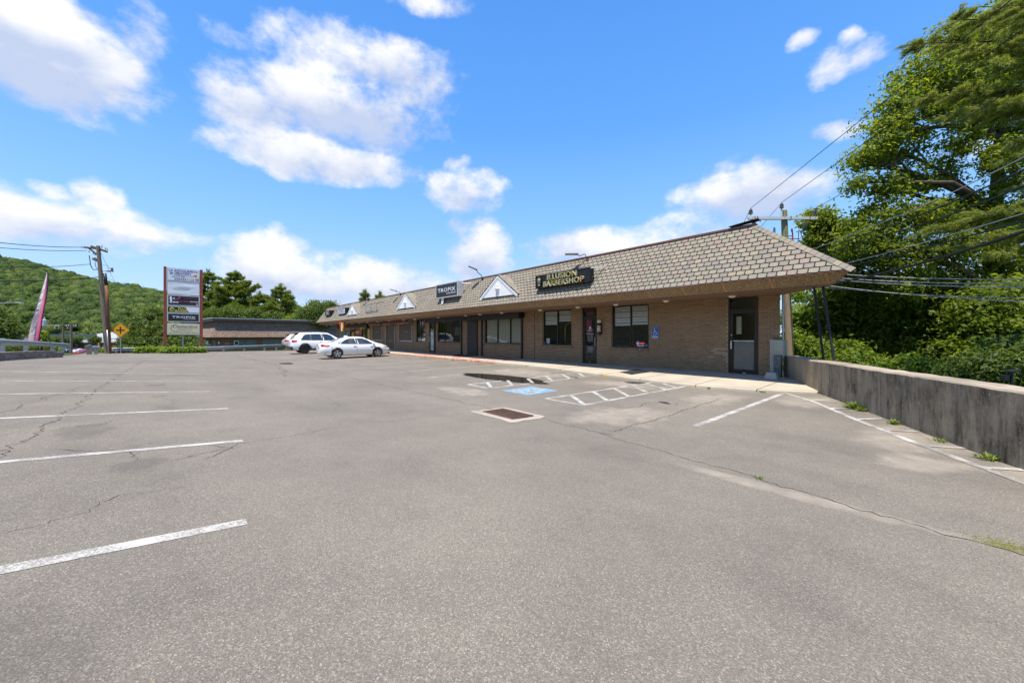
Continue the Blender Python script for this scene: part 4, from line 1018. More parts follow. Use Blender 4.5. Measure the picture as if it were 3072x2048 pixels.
text('ILLUSION', (-11.74, yf-.01, 4.08), RX, UP, .235, M_GLET, t, width=1.72, bold=.004, depth=.07, spacing=1.12); text('BARBERSHO', (-11.79, yf-.01, 3.80), RX, UP, .235, M_GLET, t, width=2.10, bold=.004, depth=.07, spacing=1.12); text('P', (-10.58, yf-.01, 3.80), RX, UP, .235, M_PEACH, t, width=.18, bold=.004, depth=.07)
e_ = MB(); e_.prism([(-13.15+.15*math.cos(a)*(1-.25*max(0, -math.sin(a))), yf-.01, 4.07+.24*math.sin(a)) for a in np.linspace(0, 2*math.pi, 22)[:-1]], (0, -.05, 0)); em = e_.build('emblem_shield', M_BLACK, t)
for pts in [[(-13.24, 4.12), (-13.20, 4.22), (-13.08, 4.24), (-13.03, 4.14), (-13.12, 4.10)], [(-13.22, 4.06), (-13.16, 4.07), (-13.16, 4.02), (-13.21, 4.02)], [(-13.11, 4.06), (-13.05, 4.05), (-13.06, 4.01), (-13.11, 4.02)], [(-13.2, 3.95), (-13.10, 3.96), (-13.06, 3.90), (-13.13, 3.86), (-13.19, 3.9)]]:
    MB().prism([(a, yf-.061, b) for a, b in pts], (0, -.004, 0)).build('emblem_mark', M_GLET, t)
MB().tube([(x1-.02, yf+.05, z1-.04), (x1+.32, yroof(4.35)-.02, 4.37)], .011, 6).build('brace', M_WHITEP, t); MB().tube([(x1+.32, yroof(4.35)-.02, 4.37), (x1+.03, yf+.1, 3.95)], .011, 6).build('brace', M_BLACK, t)
M_LAV = pm('pale_sign_face', (.55, .58, .70), .45, 0, .08)
for (x0, x1, z0, z1, lab, face, lines) in ((-50.1, -47.9, 3.9, 4.48, 'small black box sign at the far left end of the roof', M_SIGNF, (('BEAUTY', 4.2, .16, 1.2, M_WHITEV), ('FASHION', 4.0, .12, 1.2, M_WHITEV))),
                                   (-44.85, -42.4, 3.85, 4.48, 'white faced box sign with blue and red lettering near the far pediment', M_LAV, (('GROCERY', 4.2, .17, 1.5, None), ('Variedades Latinas', 4.02, .12, 1.6, M_RED)))):
    t = thing('box_sign', lab, 'sign', ((x0+x1)/2, 12.6, z0))
    MB().box((x0, 12.62, z0), (x1, 13.05, z1)).build('cabinet', M_BLACK, t); MB().box((x0+.05, 12.612, z0+.05), (x1-.05, 12.63, z1-.05)).build('face_panel', face, t)
    for (s, z, h, w, m_) in lines: text(s, ((x0+x1)/2, 12.612, z), RX, UP, h, m_ or pm('navy_print', (.03, .04, .25), .5), t, width=w, bold=.02)
    MB().tube([(x1, 12.7, z1-.03), (x1+.75, yroof(z1)+.02, z1)], .02, 6).build('brace', M_BLACK, t)
t = thing('sign_frame', 'bare galvanised sign frame standing on the roof between two pediments', 'sign frame', (-35, 12.6, 3.4))
for x in (-36.2, -34.9, -33.6): 
    MB().tube([(x, 12.60, 3.48), (x, 12.60, 4.42)], .03, 6).build('upright', M_GALV, t)
    MB().tube([(x, 12.60, 4.40), (x+.1, yroof(4.5)+.01, 4.5)], .02, 6).build('strut', M_BLACK, t); MB().tube([(x, 12.6, 3.75), (x, yroof(3.75)+.01, 3.75)], .02, 6).build('strut', M_BLACK, t)
for z in (3.72, 4.3): MB().tube([(-36.3, 12.60, z), (-33.5, 12.60, z)], .026, 6).build('cross_rail', M_GALV, t)
# arm lamps on the ridge
M_LED = pm('led_lens', (.62, .60, .45), .3)
def ridge_lamp(x, lab, dx=-.45, zt=.62, tilt=.5, grey=False):
    b = Vector((x, 13.4, 4.86)); t = thing('roof_floodlight', lab, 'floodlight', b, 'floodlights along the ridge'); m = M_BLACK if not grey else pm('grey_lamp_metal', (.16, .16, .155), .5, .3)
    p = [b, b+Vector((dx*.18, -.05, .28)), b+Vector((dx*.42, -.22, zt*.72)), b+Vector((dx*.5, -.28, zt))]
    MB().tube(p, .022, 8).build('arm', m, t, True); MB().obox(b+Vector((0, 0, .02)), (.05, 0, 0), (0, .05, 0), (0, 0, .04)).build('base_clamp', m, t)
    h = p[-1]+Vector((dx*.45, -.25, tilt*.26)); d = (h-p[-1]).normalized(); s = Vector((-d.y, d.x, 0)).normalized(); n = d.cross(s)
    MB().obox((p[-1]+h)/2+d*.06, d*.27, s*.12, n*.025).build('lamp_head', m, t, bevel=.008)
    MB().obox((p[-1]+h)/2+d*.10-n*.028*(1 if n.z > 0 else -1), d*.19, s*.095, n*.004).build('led_lens', M_LED, t)
    MB().ball(p[-1], .05, 8, 6).build('knuckle', m, t)
ridge_lamp(-18.9, 'black arm floodlight on the ridge left of the nearest pediment', -.5, .60, .55)
ridge_lamp(-11.05, 'grey arm floodlight on the ridge above the barbershop sign', -.7, .28, .05, True)
ridge_lamp(-37.7, 'black arm floodlight on the ridge above the bare sign frame', -.8, .62, .45)
ridge_lamp(-30.4, 'dark arm floodlight behind the middle pediment', -.55, .35, .4)
# ------------------------------------------------------------------ things on and by the wall
def m_barber():
    n = NT('barber_stripes'); x = n.nd('ShaderNodeSeparateXYZ'); n.L.new(n.objc(), x.inputs[0])
    a = n.math('ARCTAN2', x.outputs[1], x.outputs[0]); f = n.math('FRACT', n.math('ADD', n.math('MULTIPLY', a, 1/(2*math.pi)*2), n.math('MULTIPLY', x.outputs[2], 4.6)))
    return n.fin(n.ramp(f, [(0, (.72, .70, .66)), (.30, (.62, .04, .03)), (.55, (.72, .70, .66)), (.78, (.03, .03, .05))], 'CONSTANT'), .25)
t = thing('barber_pole', 'barber pole with red white and black stripes and a globe on top', 'barber pole', (-11.2, YW-.12, 1.6))
c = Vector((-11.2, YW-.13, 1.62))
pc = MB().lathe((0, 0, 0), [(0, .075), (.30, .075)], n=20); o = link('striped_cylinder', pc.mesh('striped_cylinder', m_barber(), True), t, c+Vector((0, 0, .14))); angle_smooth(o)
angle_smooth(MB().lathe(c, [(0, .045), (.01, .075), (.06, .085), (.08, .095), (.14, .095), (.145, .085)], n=20).build('base_collar', M_BLACK, t)); angle_smooth(MB().lathe(c, [(.435, .085), (.44, .1), (.50, .1), (.52, .085), (.55, .06)], n=20).build('top_collar', M_BLACK, t))
MB().ball(c+Vector((0, 0, .61)), .092, 16, 10).build('globe', pm('cream_globe', (.72, .68, .52), .3), t, True); MB().box((c.x-.05, c.y+.07, c.z+.05), (c.x+.05, YW-.005, c.z+.5)).build('wall_bracket', M_BLACK, t)
t = MB().box((-11.40, YW-.016, 1.68), (-11.28, YW-.011, 1.98)).build('wall_notice', M_WHITEV, None, label='small white and red notice on the brick beside the barber pole', cat='notice')
MB().box((-11.395, YW-.018, 1.92), (-11.285, YW-.0165, 1.975)).build('red_band', M_RED, t); MB().box((-11.395, YW-.018, 1.69), (-11.285, YW-.0165, 1.72)).build('red_band', M_RED, t)
M_SIGNBLUE = pm('sign_blue', (.015, .095, .36), .4, 0, .06); Z0, X0 = 1.48, -8.65
def rrect(x0, x1, z0, z1, r, y): return [(cx+r*math.cos(a), y, cz+r*math.sin(a)) for cx, cz, a0 in ((x1-r, z1-r, 0), (x0+r, z1-r, math.pi/2), (x0+r, z0+r, math.pi), (x1-r, z0+r, 1.5*math.pi)) for a in np.linspace(a0, a0+math.pi/2, 5)]
t = thing('parking_sign', 'blue accessible parking sign fixed to the brick wall', 'sign', (-8.5, YW-.02, Z0))
MB().prism(rrect(-8.66, -8.35, 1.48, 1.93, .03, YW-.03), (0, .014, 0)).build('plate', M_SIGNBLUE, t); 
def outline(pts, w, y, mat, par, name, closed=False):
    q = pts+[pts[0]] if closed else pts
    return ribbon(q, w, y, mat, par, name)
outline([(p[0], p[2]) for p in rrect(-8.65, -8.36, 1.49, 1.92, .025, 0)], .006, YW-.032, M_WHITEV, t, 'border', True)
text('PARKING', (-8.505, YW-.0305, 1.51), RX, UP, .075, M_WHITEV, t, width=.25, bold=.03, depth=.003)
cx, cz = -8.505, 1.74
outline([(cx-.01+.065*math.cos(a), cz-.05+.065*math.sin(a)) for a in np.linspace(2.0, 6.1, 12)], .018, YW-.0335, M_WHITEV, t, 'wheelchair_symbol'); outline([(cx-.03, cz+.10), (cx-.02, cz), (cx+.05, cz), (cx+.075, cz-.07), (cx+.1, cz-.06)], .02, YW-.0337, M_WHITEV, t, 'wheelchair_symbol'); outline([(cx-.025, cz+.05), (cx+.035, cz+.05)], .016, YW-.0338, M_WHITEV, t, 'wheelchair_symbol')
MB().lathe((cx-.03, YW-.0325, cz+.135), [(0, .02), (-.002, .02), (-.0025, 0)], (0, 1, 0), 12).build('wheelchair_symbol', M_WHITEV, t)
# mat in front of the barbershop, concrete block by the corner
mm = MB()
mp = [(-8.75, 12.45), (-8.05, 12.15), (-7.95, 13.2), (-8.75, 13.5)]
MB().prism([(x, y, swz(y, x)+.005) for x, y in mp], (0, 0, .012)).build('rubber_mat', M_RUBBER, None, label='dark rubber mat lying askew on the pale sidewalk', cat='mat')
mm = MB(); bz = .275
mm.add([(-4.38, 13.62, bz), (-4.02, 13.62, bz), (-4.02, 13.92, bz), (-4.38, 13.92, bz), (-4.32, 13.67, bz+.2), (-4.08, 13.67, bz+.2), (-4.08, 13.87, bz+.2), (-4.32, 13.87, bz+.2)], [(0, 1, 5, 4), (1, 2, 6, 5), (2, 3, 7, 6), (3, 0, 4, 7), (4, 5, 6, 7)]); mm.build('concrete_block', M_CONC, None, bevel=.012, label='small tapered concrete block on the sidewalk by the wall corner', cat='block')
# flag hung under the fascia at the grocery
M_FR = pm('red_flag_cloth', (.55, .03, .04), .8, 0, .15); M_FY = pm('yellow_flag_cloth', (.72, .52, .03), .8, 0, .2); M_FB = pm('blue_flag_cloth', (.05, .10, .36), .8, 0, .2)
t = thing('hanging_flag', 'red yellow and blue cloth flag hanging from the fascia', 'flag', (-42.9, 12.6, 2.1))
def cloth(u0, u1, mat, nm):
    m = MB(); nu, nv = 5, 8
    for j in range(nv+1):
        for i in range(nu+1):
            u = u0+(u1-u0)*i/nu; v = j/nv; sag = .16*math.sin(u*math.pi)*(1-v)
            q = .72*(u*(1-.25*v)+.10*v-.5); z = 3.1-sag-v*(.82+.25*math.sin(u*3.0)); m.v.append((-42.9+.637*q+.05*math.sin(u*11+v*2), 12.5+.771*q+.04*math.sin(u*9), z))
    m.f = [(j*(nu+1)+i, j*(nu+1)+i+1, (j+1)*(nu+1)+i+1, (j+1)*(nu+1)+i) for j in range(nv) for i in range(nu)]
    m.build(nm, mat, t, True)
cloth(0, .22, M_FR, 'red_cloth'); cloth(.22, .42, M_WHITEV, 'white_cloth'); cloth(.42, .7, M_FY, 'yellow_cloth'); cloth(.7, .78, M_FB, 'blue_cloth'); cloth(.78, 1.0, M_FR, 'red_cloth')

# ------------------------------------------------------------------ retaining wall at the right and what stands on it
def wp(s, off, z): p = WP+WD*s+WN*off; return (p.x, p.y, z)
WTOP = .95
t = thing('retaining_wall', 'low concrete retaining wall streaked with black stains along the lot edge', 'wall', wp(5, .18, -.1))
mb = MB(); S0, S1 = -2.75, 14.5; ns = 110
for i in range(ns+1):
    s = S0+(S1-S0)*i/ns; zt = WTOP+.004*math.sin(s*1.7)+R.uniform(-.006, .004); j = R.uniform(-.008, .008)
    mb.v += [wp(s, j, -.2), wp(s, j, zt-.03), wp(s, .02+j, zt-.006), wp(s, .36, zt), wp(s, .36, -2.3)]
mb.f = [(5*i+j, 5*i+5+j, 5*i+6+j, 5*i+1+j) for i in range(ns) for j in (0, 3)]+[(0, 4, 3, 2, 1)]
mb.build('wall_face', M_RWALL, t)
mb2 = MB(); mb2.v = mb.v; mb2.f = [(5*i+j, 5*i+5+j, 5*i+6+j, 5*i+1+j) for i in range(ns) for j in (1, 2)]; mb2.build('wall_top', M_CAPW, t)
# pier and steel channel where the wall meets the shops
c = Vector((-4.32, 14.38, 0)); mb = MB(); mb.box((-4.33, 14.30, .97), (-4.05, 14.66, 1.46)); mb.build('concrete_stub', M_CONCG, t, bevel=.02)
mb = MB(); mb.box((-4.43, 14.33, .27), (-4.32, 14.52, 1.47)); mb.build('plaster_pilaster', M_CONC, t)
M_STEEL = pm('rusting_blue_steel', (.13, .15, .16), .6, .5, .3, 8, dirt=.5); mb = MB(); mb.box((-4.30, 14.22, .2), (-4.10, 14.40, .968)); mb.build('steel_channel', M_STEEL, t)
for z in (.38, .55, .72, .88): MB().ball((-4.24, 14.21, z), .022, 8, 6).build('bolt', M_STEEL, t)
MB().tube([(XR+.06, YW+.06, .9), (XR+.06, YW+.06, 2.9)], .03, 8).build('downpipe', M_GALV, MALL)
for (top, bot, lab) in (((-2.99, 13.05), (-2.86, 13.12), 'left black steel post between the wall top and the roof corner'), ((-2.79, 13.0), (-2.56, 12.72), 'right black steel post between the wall top and the roof corner')):
    m = MB(); a = Vector((bot[0]+.05, bot[1]+.05, WTOP-.01)); b = Vector((top[0], top[1], 2.9)); m.obox((a+b)/2, Vector((.02, .012, 0)), Vector((-.012, .02, 0)), (b-a)/2); 
    pt = m.build('canopy_post', M_BLACK, None, label=lab, cat='post'); MB().obox(a+Vector((0, 0, .012)), (.055, .02, 0), (-.02, .055, 0), (0, 0, .006)).build('base_plate', M_RUST, pt)
rods = MB(); rods.tube([(-2.82, 13.15, 1.0), (-2.66, 12.87, 2.0), (-2.9, 13.05, 2.85)], .008, 5); rods.tube([(-2.7, 12.95, 1.9), (-2.74, 12.98, 1.82), (-2.66, 12.9, 1.76), (-2.6, 12.85, 1.85)], .008, 5); rods.build('brace_wire', M_RUST, None, True, label='thin rusty wire tied between the two canopy posts', cat='wire')
# small path light post on the far side of the wall at the right
p = at(3035, 1150, 5.6); t = thing('path_light', 'black path light on a short post behind the retaining wall', 'lamp post', (p.x, p.y, gland(p.x, p.y)))
MB().tube([(p.x, p.y, gland(p.x, p.y)), (p.x, p.y, p.z+.19)], .018, 8).build('post', M_BLACK, t); hd = at(3038, 1112, 5.6); MB().obox(hd, (.05, .06, .008), (-.03, .03, 0), (0, 0, .016)).build('lamp_head', M_BLACK, t, bevel=.01); hb = at(3014, 1133, 5.6); MB().obox(hb, (.022, .02, 0), (-.02, .02, 0), (0, 0, .04)).build('junction_box', M_BLACK, t)
# ------------------------------------------------------------------ weeds along the wall
def leafmat(name, cols, trans=.35, rough=.55, spec=.3):
    n = NT(name); r = n.island(); c = n.ramp(r, [(i/(len(cols)-1), q) for i, q in enumerate(cols)]); c = n.mix(n.math('MULTIPLY', n.ramp(n.noise(n.pos(), .35, 4), [(.35, 0.), (.7, 1.)]), .4), c, tuple(x*.7 for x in cols[0]))
    d = n.b; n.fin(c, rough, 0, None, spec)
    tl = n.nd('ShaderNodeBsdfTranslucent'); tc = n.mix(1.0, c, (1.5, 1.35, .55), 'MULTIPLY'); n.L.new(tc, tl.inputs[0])
    mx = n.nd('ShaderNodeMixShader'); mx.inputs[0].default_value = trans; n.L.new(d.outputs[0], mx.inputs[1]); n.L.new(tl.outputs[0], mx.inputs[2]); n.L.new(mx.outputs[0], n.out.inputs[0]); return n.m
M_WEED = leafmat('weed_leaf', [(.10, .17, .025), (.16, .24, .04), (.24, .30, .06)])
M_MOSS = leafmat('yellow_moss', [(.22, .22, .03), (.34, .31, .05), (.18, .22, .04)], .2)
def weed(x, y, z, n, h, sp, lab, mat=M_WEED, flat=False, name='weed_tuft'):
    r = random.Random(int(x*100+y*31)); m = MB()
    for i in range(n):
        a = r.uniform(0, 6.28); l = h*r.uniform(.5, 1.1); o = Vector((x+r.gauss(0, sp*.35), y+r.gauss(0, sp*.35), z)); d = Vector((math.cos(a), math.sin(a), r.uniform(.5, 1.6) if not flat else r.uniform(.05, .4))).normalized(); s = Vector((-d.y, d.x, 0)).normalized()*l*r.uniform(.08, .16)
        mid = o+d*l*.55; tp = o+d*l-Vector((0, 0, l*.15)); m.add([o, mid+s, tp, mid-s], [(0, 1, 2, 3)])
    return m.build(name, mat, None, label=lab, cat='weed', group='weeds along the wall foot')
for s, n, h, lab in ((2.12, 90, .20, 'bushy weed tuft at the wall foot beside the third painted tick'), (2.35, 50, .14, 'smaller weed right beside the bushy tuft at the wall foot'), (3.55, 60, .12, 'low green weed at the wall foot in the middle of the stained stretch'), (4.65, 40, .09, 'little weed at the wall foot near the faded hatch line'), (5.5, 40, .13, 'weed sprig at the wall foot near the right picture edge')):
    p = WP+WD*s-WN*.09; weed(p.x, p.y, zg(p.x, p.y), n, h, .12, lab)
weed(-5.0, 11.3, .1, 26, .09, .08, 'tiny weed at the kerb in front of the end door'); weed(-3.75, 11.6, .11, 26, .10, .08, 'tiny weed at the rounded end of the kerb'); weed(-20.2, 12.1, .12, 30, .10, .12, 'small weed at the red kerb in front of the lounge'); weed(-1.62, 4.86, .02, 30, .05, .07, 'tiny grass tuft growing in the asphalt seam')
o = weed(.1, 4.6, .03, 2600, .022, .30, 'yellow green moss patch at the right end of the asphalt seam', M_MOSS, True, 'moss_patch'); o['kind'] = 'stuff'

# ------------------------------------------------------------------ poles and wires
def m_wood(name, c0, c1):
    n = NT(name); p = n.pos(); a = n.noise(p, 5, 6, .65, stretch=(6, 6, .35)); b = n.noise(p, 1.2, 4)
    return n.fin(n.mix(n.math('MULTIPLY', b, .6), n.ramp(a, [(.3, c0), (.7, c1)]), tuple(x*.8 for x in c1)), .85, 0, n.bump(a, .6, .02), .2)
M_POLE = m_wood('weathered_pole_wood', (.10, .075, .055), (.27, .22, .17)); M_POLEG = m_wood('greenish_pole_wood', (.15, .15, .07), (.36, .35, .19)); M_POLET = m_wood('bare_tan_pole_wood', (.22, .15, .09), (.44, .33, .22)); M_ARM = pm('grey_fibreglass_arm', (.60, .61, .62), .55, 0, .06)
M_INS = pm('grey_insulator', (.13, .135, .14), .3, 0, .15); M_WIRE = pm('black_cable', (.015, .015, .016), .6); M_WIREG = pm('aluminium_cable', (.48, .48, .49), .5, .3)
TP = 17.0
def pr(px, py, t=TP): return at(px, py, t)
base = pr(2372, 1120); t = thing('utility_pole', 'leaning utility pole with a pale crossarm behind the near roof end', 'utility pole', (base.x, base.y, base.z-2.2))
b0 = Vector((base.x, base.y, base.z-2.2)); b1 = pr(2352, 632); mid = pr(2360, 850)
angle_smooth(MB().tube([b0, base, mid], [.165, .16, .14], 14).build('lower_pole', M_POLET, t), 50); angle_smooth(MB().tube([mid, b1], [.139, .115], 14).build('upper_pole', M_POLEG, t), 50)
a0, a1 = pr(2245, 655), pr(2450, 655); ad = (a1-a0).normalized(); MB().obox((a0+a1)/2-Vector((-.637*0, 0, 0))+ray(2350, 655).normalized()*-.16, (a1-a0)/2, ad.cross(Vector((0, 0, 1)))*.055, (0, 0, .055)).build('crossarm', M_ARM, t)
off = ray(2350, 655).normalized()*-.16
def insul(p, par, up=1): return angle_smooth(MB().lathe(p, [(0, .025), (.05*up, .025), (.06*up, .085), (.09*up, .085), (.10*up, .05), (.13*up, .08), (.16*up, .08), (.17*up, .045), (.20*up, .075), (.23*up, .07), (.25*up, .03), (.30*up, .02)], n=12).build('insulator', M_INS, par))
I1, I2, I3 = pr(2253, 646)+off, pr(2345, 632)+Vector((0, 0, .05)), pr(2443, 648)+off
for p in (I1, I2, I3): insul(p, t)
MB().tube([pr(2345, 652)+off*.6, I2], .03, 6).build('ridge_pin', M_GALV, t)
for q in (pr(2262, 662)+off, pr(2415, 664)+off): insul(q, t, -1)
for px in (2264, 2272, 2371, 2427): p = pr(px, 655)+off; MB().obox(p, (.012, .008, 0), (-.05, .065, 0), (0, 0, .075)).build('strap', M_INS, t)
sb = pr(2360, 712); bk = MB(); bk.tube([pr(2355, 709), pr(2378, 708)], .02, 6); bk.tube([pr(2356, 716), pr(2400, 716), pr(2408, 709)], .02, 6); bk.build('cutout_bracket', M_INS, t)
for px, py in ((2352, 706), (2323, 700), (2408, 708)): p = pr(px, py); angle_smooth(MB().lathe(p, [(0, .03), (.03, .055), (.06, .035), (.09, .055), (.12, .035), (.15, .055), (.18, .035), (.22, .05), (.26, .02)], n=10).build('arrester', M_ALU, t))
MB().tube([pr(2378, 724), pr(2378, 706), pr(2377, 686)], [.03, .03, .012], 8).build('red_fuse', M_RED, t); MB().tube([pr(2393, 730), pr(2395, 715), pr(2397, 690)], .016, 6).build('fuse', M_INS, t)
WG = 'overhead wires at the right'
def wire(pts, r, lab, mat=M_WIRE, group=WG, sag=.25):
    P = []
    for a, b in zip(pts, pts[1:]):
        for i in range(12):
            f = i/12; P.append(a.lerp(b, f)-Vector((0, 0, sag*4*f*(1-f))))
    P.append(pts[-1]); return MB().tube(P, r*1.45, 5).build('overhead_wire', mat, None, label=lab, cat='wire', group=group)
def rw(p0, px, py, te, r, lab, mat=M_WIRE, via=None, sag=.08):
    e = at(px, py, te); pts = [p0]+([via] if via else [])+[e, e+(e-(via or p0))*.8]; return wire(pts, r, lab, mat, sag=sag)
top = Vector((0, 0, .3))
rw(I1+top, 3034, 0, 7.4, .007, 'highest thin wire rising from the left end of the crossarm', sag=.0); rw(I2+top, 3072, 85, 7.4, .007, 'second highest thin wire rising from the pole top', sag=.0); rw(I3+top, 3072, 245, 7.4, .007, 'third wire rising from the right end of the crossarm across the oak', sag=.05)
H1 = pr(2356, 770)
rw(H1, 3072, 471, 7.2, .008, 'thin grey wire crossing the middle of the oak', M_WIREG, at(2600, 684, 13.2)); rw(H1-Vector((0, 0, .12)), 3072, 509, 7.2, .013, 'upper twin cable crossing the lower oak crown', M_WIRE, at(2610, 697, 13)); rw(H1-Vector((0, 0, .25)), 3072, 556, 7.2, .013, 'lower twin cable crossing the lower oak crown', M_WIRE, at(2668, 700, 12.6))
H2 = pr(2362, 830)
rw(H2, 3072, 640, 7, .006, 'thin grey wire leaving the roof tip towards the right', M_WIREG); rw(H2-Vector((0, 0, .1)), 3072, 663, 7, .012, 'black cable rising gently right of the roof tip', M_WIRE); rw(pr(2365, 868), 3072, 694, 6.6, .021, 'thickest black bundle cable rising right of the roof tip', M_WIRE, at(2590, 832, 11.5), sag=.05)
for (y0, yy, r, lab, m_) in ((806, 838, .009, 'upper of the three nearly level pale wires right of the roof', M_WIREG), (818, 851, .009, 'middle of the three nearly level pale wires right of the roof', M_WIREG), (823, 862, .009, 'lowest of the three nearly level pale wires right of the roof', M_WIREG), (838, 905, .010, 'pale twisted service wire sloping down to the right edge', M_WIREG), (848, 893, .004, 'very thin wire sloping down behind the service wire', M_WIREG)):
    rw(pr(2366, y0), 3072, yy, 9, r, lab, m_, sag=.12)
for (p, e, lab) in ((I1+top, pr(2225, 682), 'short wire running down left from the crossarm behind the ridge'), (I2+top, pr(2270, 695), 'short wire running down left from the pole top behind the ridge')): wire([p, p+(e-p)*2.2], .007, lab, sag=0)
# ------------------------------------------------------------------ pylon sign at the lot entrance
M_POSTRED = pm('rust_red_painted_steel', (.30, .068, .04), .6, 0, .25, 4, dirt=.35)
PB = Vector((-46.6, -1.5, .0)); PD = Vector((-.08, .997, 0)).normalized(); PN = PD.cross(Vector((0, 0, 1)))   # PN faces the lot (+X)
PYL = thing('pylon_sign', 'tall two-post shop directory sign with rust red posts and stacked panels', 'sign', (-46.7, -.25, 0))
PW = 2.54
def pyl(u, z, out=0): return PB+PD*u+Vector((0, 0, z))+PN*out
for u in (0, PW): MB().obox(pyl(u, 3.86), PD*.10, PN*.13, (0, 0, 3.86)).build('post', M_POSTRED, PYL, bevel=.01)
M_PWHITE = pm('white_sign_acrylic', (.82, .82, .84), .4, 0, .05, 1.2); M_PCREAM = pm('cream_sign_board', (.74, .67, .38), .5, 0, .06, 2); M_NAVY = pm('navy_print', (.03, .04, .25), .5); M_MAROON = pm('maroon_print', (.35, .03, .04), .5); M_BLKP = pm('black_print', (.02, .02, .02), .5); M_YP = pm('yellow_print', (.65, .52, .06), .5); M_PINKP = pm('pink_print', (.70, .08, .32), .5); M_GREYP = pm('grey_print', (.35, .35, .37), .5)
u0, u1 = .13, PW-.13
def panel(z0, z1, face, name='sign_panel', fr=.055):
    p = MB().obox(pyl((u0+u1)/2, (z0+z1)/2), PD*(u1-u0)/2, PN*.12, (0, 0, (z1-z0)/2)).build(name, M_ALU, PYL)
    MB().obox(pyl((u0+u1)/2, (z0+z1)/2, .122), PD*((u1-u0)/2-fr), PN*.004, (0, 0, (z1-z0)/2-fr)).build('face', face, p); return p
def pt(par, s, u, z, h, w, m, **k): return text(s, pyl(u, z, .127), PD, (0, 0, 1), h, m, par, width=w, **k)
def pdisc(par, u, z, r, m, sx=1, name='printed_mark'): return MB().poly([pyl(u+r*sx*math.cos(a), z+r*math.sin(a), .1285) for a in np.linspace(0, 2*math.pi, 15)[:-1]]).build(name, m, par)
def prect(par, a, b, c, d, m, name='printed_mark'): return MB().poly([pyl(u, z, .1285) for u, z in ((a, c), (b, c), (b, d), (a, d))]).build(name, m, par)
p = panel(6.50, 7.66, M_PWHITE); pt(p, 'LA AZOGUEÑITA', 1.27, 7.36, .20, 2.05, M_NAVY, bold=.03); pt(p, 'GROCERY', 1.22, 7.13, .18, 1.2, M_NAVY, bold=.03); pt(p, 'VARIEDADES LATINAS', 1.30, 6.99, .10, 1.45, M_MAROON, bold=.02); pt(p, '203-527-5887', .92, 6.83, .12, .95, M_NAVY, bold=.01)
pdisc(p, .42, 7.17, .12, pm('teal_print', (.15, .35, .48), .5)); pdisc(p, 2.12, 7.10, .13, M_YP); prect(p, 2.02, 2.22, 7.02, 7.07, M_NAVY); prect(p, 2.05, 2.19, 6.97, 7.02, M_MAROON); pdisc(p, 2.22, 6.73, .13, M_ORA, 1.15); pt(p, 'ria', 2.22, 6.69, .08, .2, M_PWHITE, bold=.02).location += PN*.003
for i in range(10):
    for j in range(2): prect(p, .62+i*.142, .72+i*.142, 6.60+j*.10, 6.66+j*.10, R.choice((M_NAVY, M_GREYP, M_MAROON, M_BLKP, M_YP)))
for i in range(2): pt(p, 'MON-FRI 8AM-9PM', 1.75, 6.88-i*.05, .03, .55, M_GREYP)
# blank buckled panel
p = MB().obox(pyl((u0+u1)/2, 5.88), PD*(u1-u0)/2, PN*.10, (0, 0, .60)).build('sign_panel', M_ALU, PYL)
m = MB(); nu, nv = 16, 10
for j in range(nv+1):
    for i in range(nu+1):
        u = i/nu; v = j/nv; e = math.sin(math.pi*u)*math.sin(math.pi*v); m.v.append(tuple(pyl(u0+.03+(u1-u0-.06)*u, 5.31+1.13*v, .105+.012*e*math.sin(u*5+v*7)+.012*e*math.sin(v*15-u*3)))) 
m.f = [(j*(nu+1)+i, j*(nu+1)+i+1, (j+1)*(nu+1)+i+1, (j+1)*(nu+1)+i) for j in range(nv) for i in range(nu)]; m.build('buckled_vinyl_face', M_PWHITE, p, True)
p = panel(4.27, 5.24, M_SIGNF, fr=.08); pt(p, 'Wholesale Distribution', 1.72, 4.98, .085, 1.0, M_MAROON, bold=.01); pt(p, 'beauty fashion', 1.28, 4.61, .13, .95, M_PINKP, shear=.3, bold=.01); pt(p, 'BOUTIQUE', 2.05, 4.62, .12, .62, M_PWHITE, bold=.03); pt(p, '203-721-0135', 1.85, 4.44, .09, .6, M_MAROON)
for pts, mt in (([(.30, 4.5), (.36, 4.5), (.38, 4.72), (.44, 4.5), (.49, 4.5), (.45, 4.82), (.49, 4.92), (.43, 5.0), (.33, 5.0), (.27, 4.92), (.33, 4.82)], M_PWHITE), ([(.52, 4.93), (.62, 5.02), (.66, 4.93), (.60, 4.86)], M_PWHITE), ([(.62, 4.72), (.75, 4.80), (.92, 4.92), (.98, 5.0), (.92, 5.02), (.8, 4.88), (.66, 4.78)], M_PINKP), ([(.86, 5.02), (.95, 5.09), (1.06, 5.03), (1.02, 4.97)], M_PINKP), ([(.52, 4.56), (.9, 4.54), (.88, 4.66), (.72, 4.60), (.56, 4.68)], M_PWHITE), ([(2.15, 4.42), (2.3, 4.4), (2.26, 4.5), (2.18, 4.52)], M_PWHITE)):
    MB().poly([pyl(a, b, .1285) for a, b in pts]).build('printed_figure', mt, p)
for a in (.40,): pdisc(p, .38, 5.05, .07, M_PWHITE, name='printed_figure')
p = panel(3.66, 4.22, M_PWHITE); m = MB().poly([pyl(a, b, .128) for a, b in ((u0+.05, 3.71), (1.62, 3.71), (1.55, 3.85), (1.42, 3.98), (1.5, 4.05), (1.38, 4.17), (u0+.05, 4.17))]).build('torn_banner', M_SIGNF, p)
text('ILLI', pyl(1.13, 3.97, .129), PD, (0, 0, 1), .17, M_YP, p, width=.5, bold=.03); text('BARBE', pyl(1.08, 3.74, .129), PD, (0, 0, 1), .18, M_YP, p, width=.86, bold=.03)
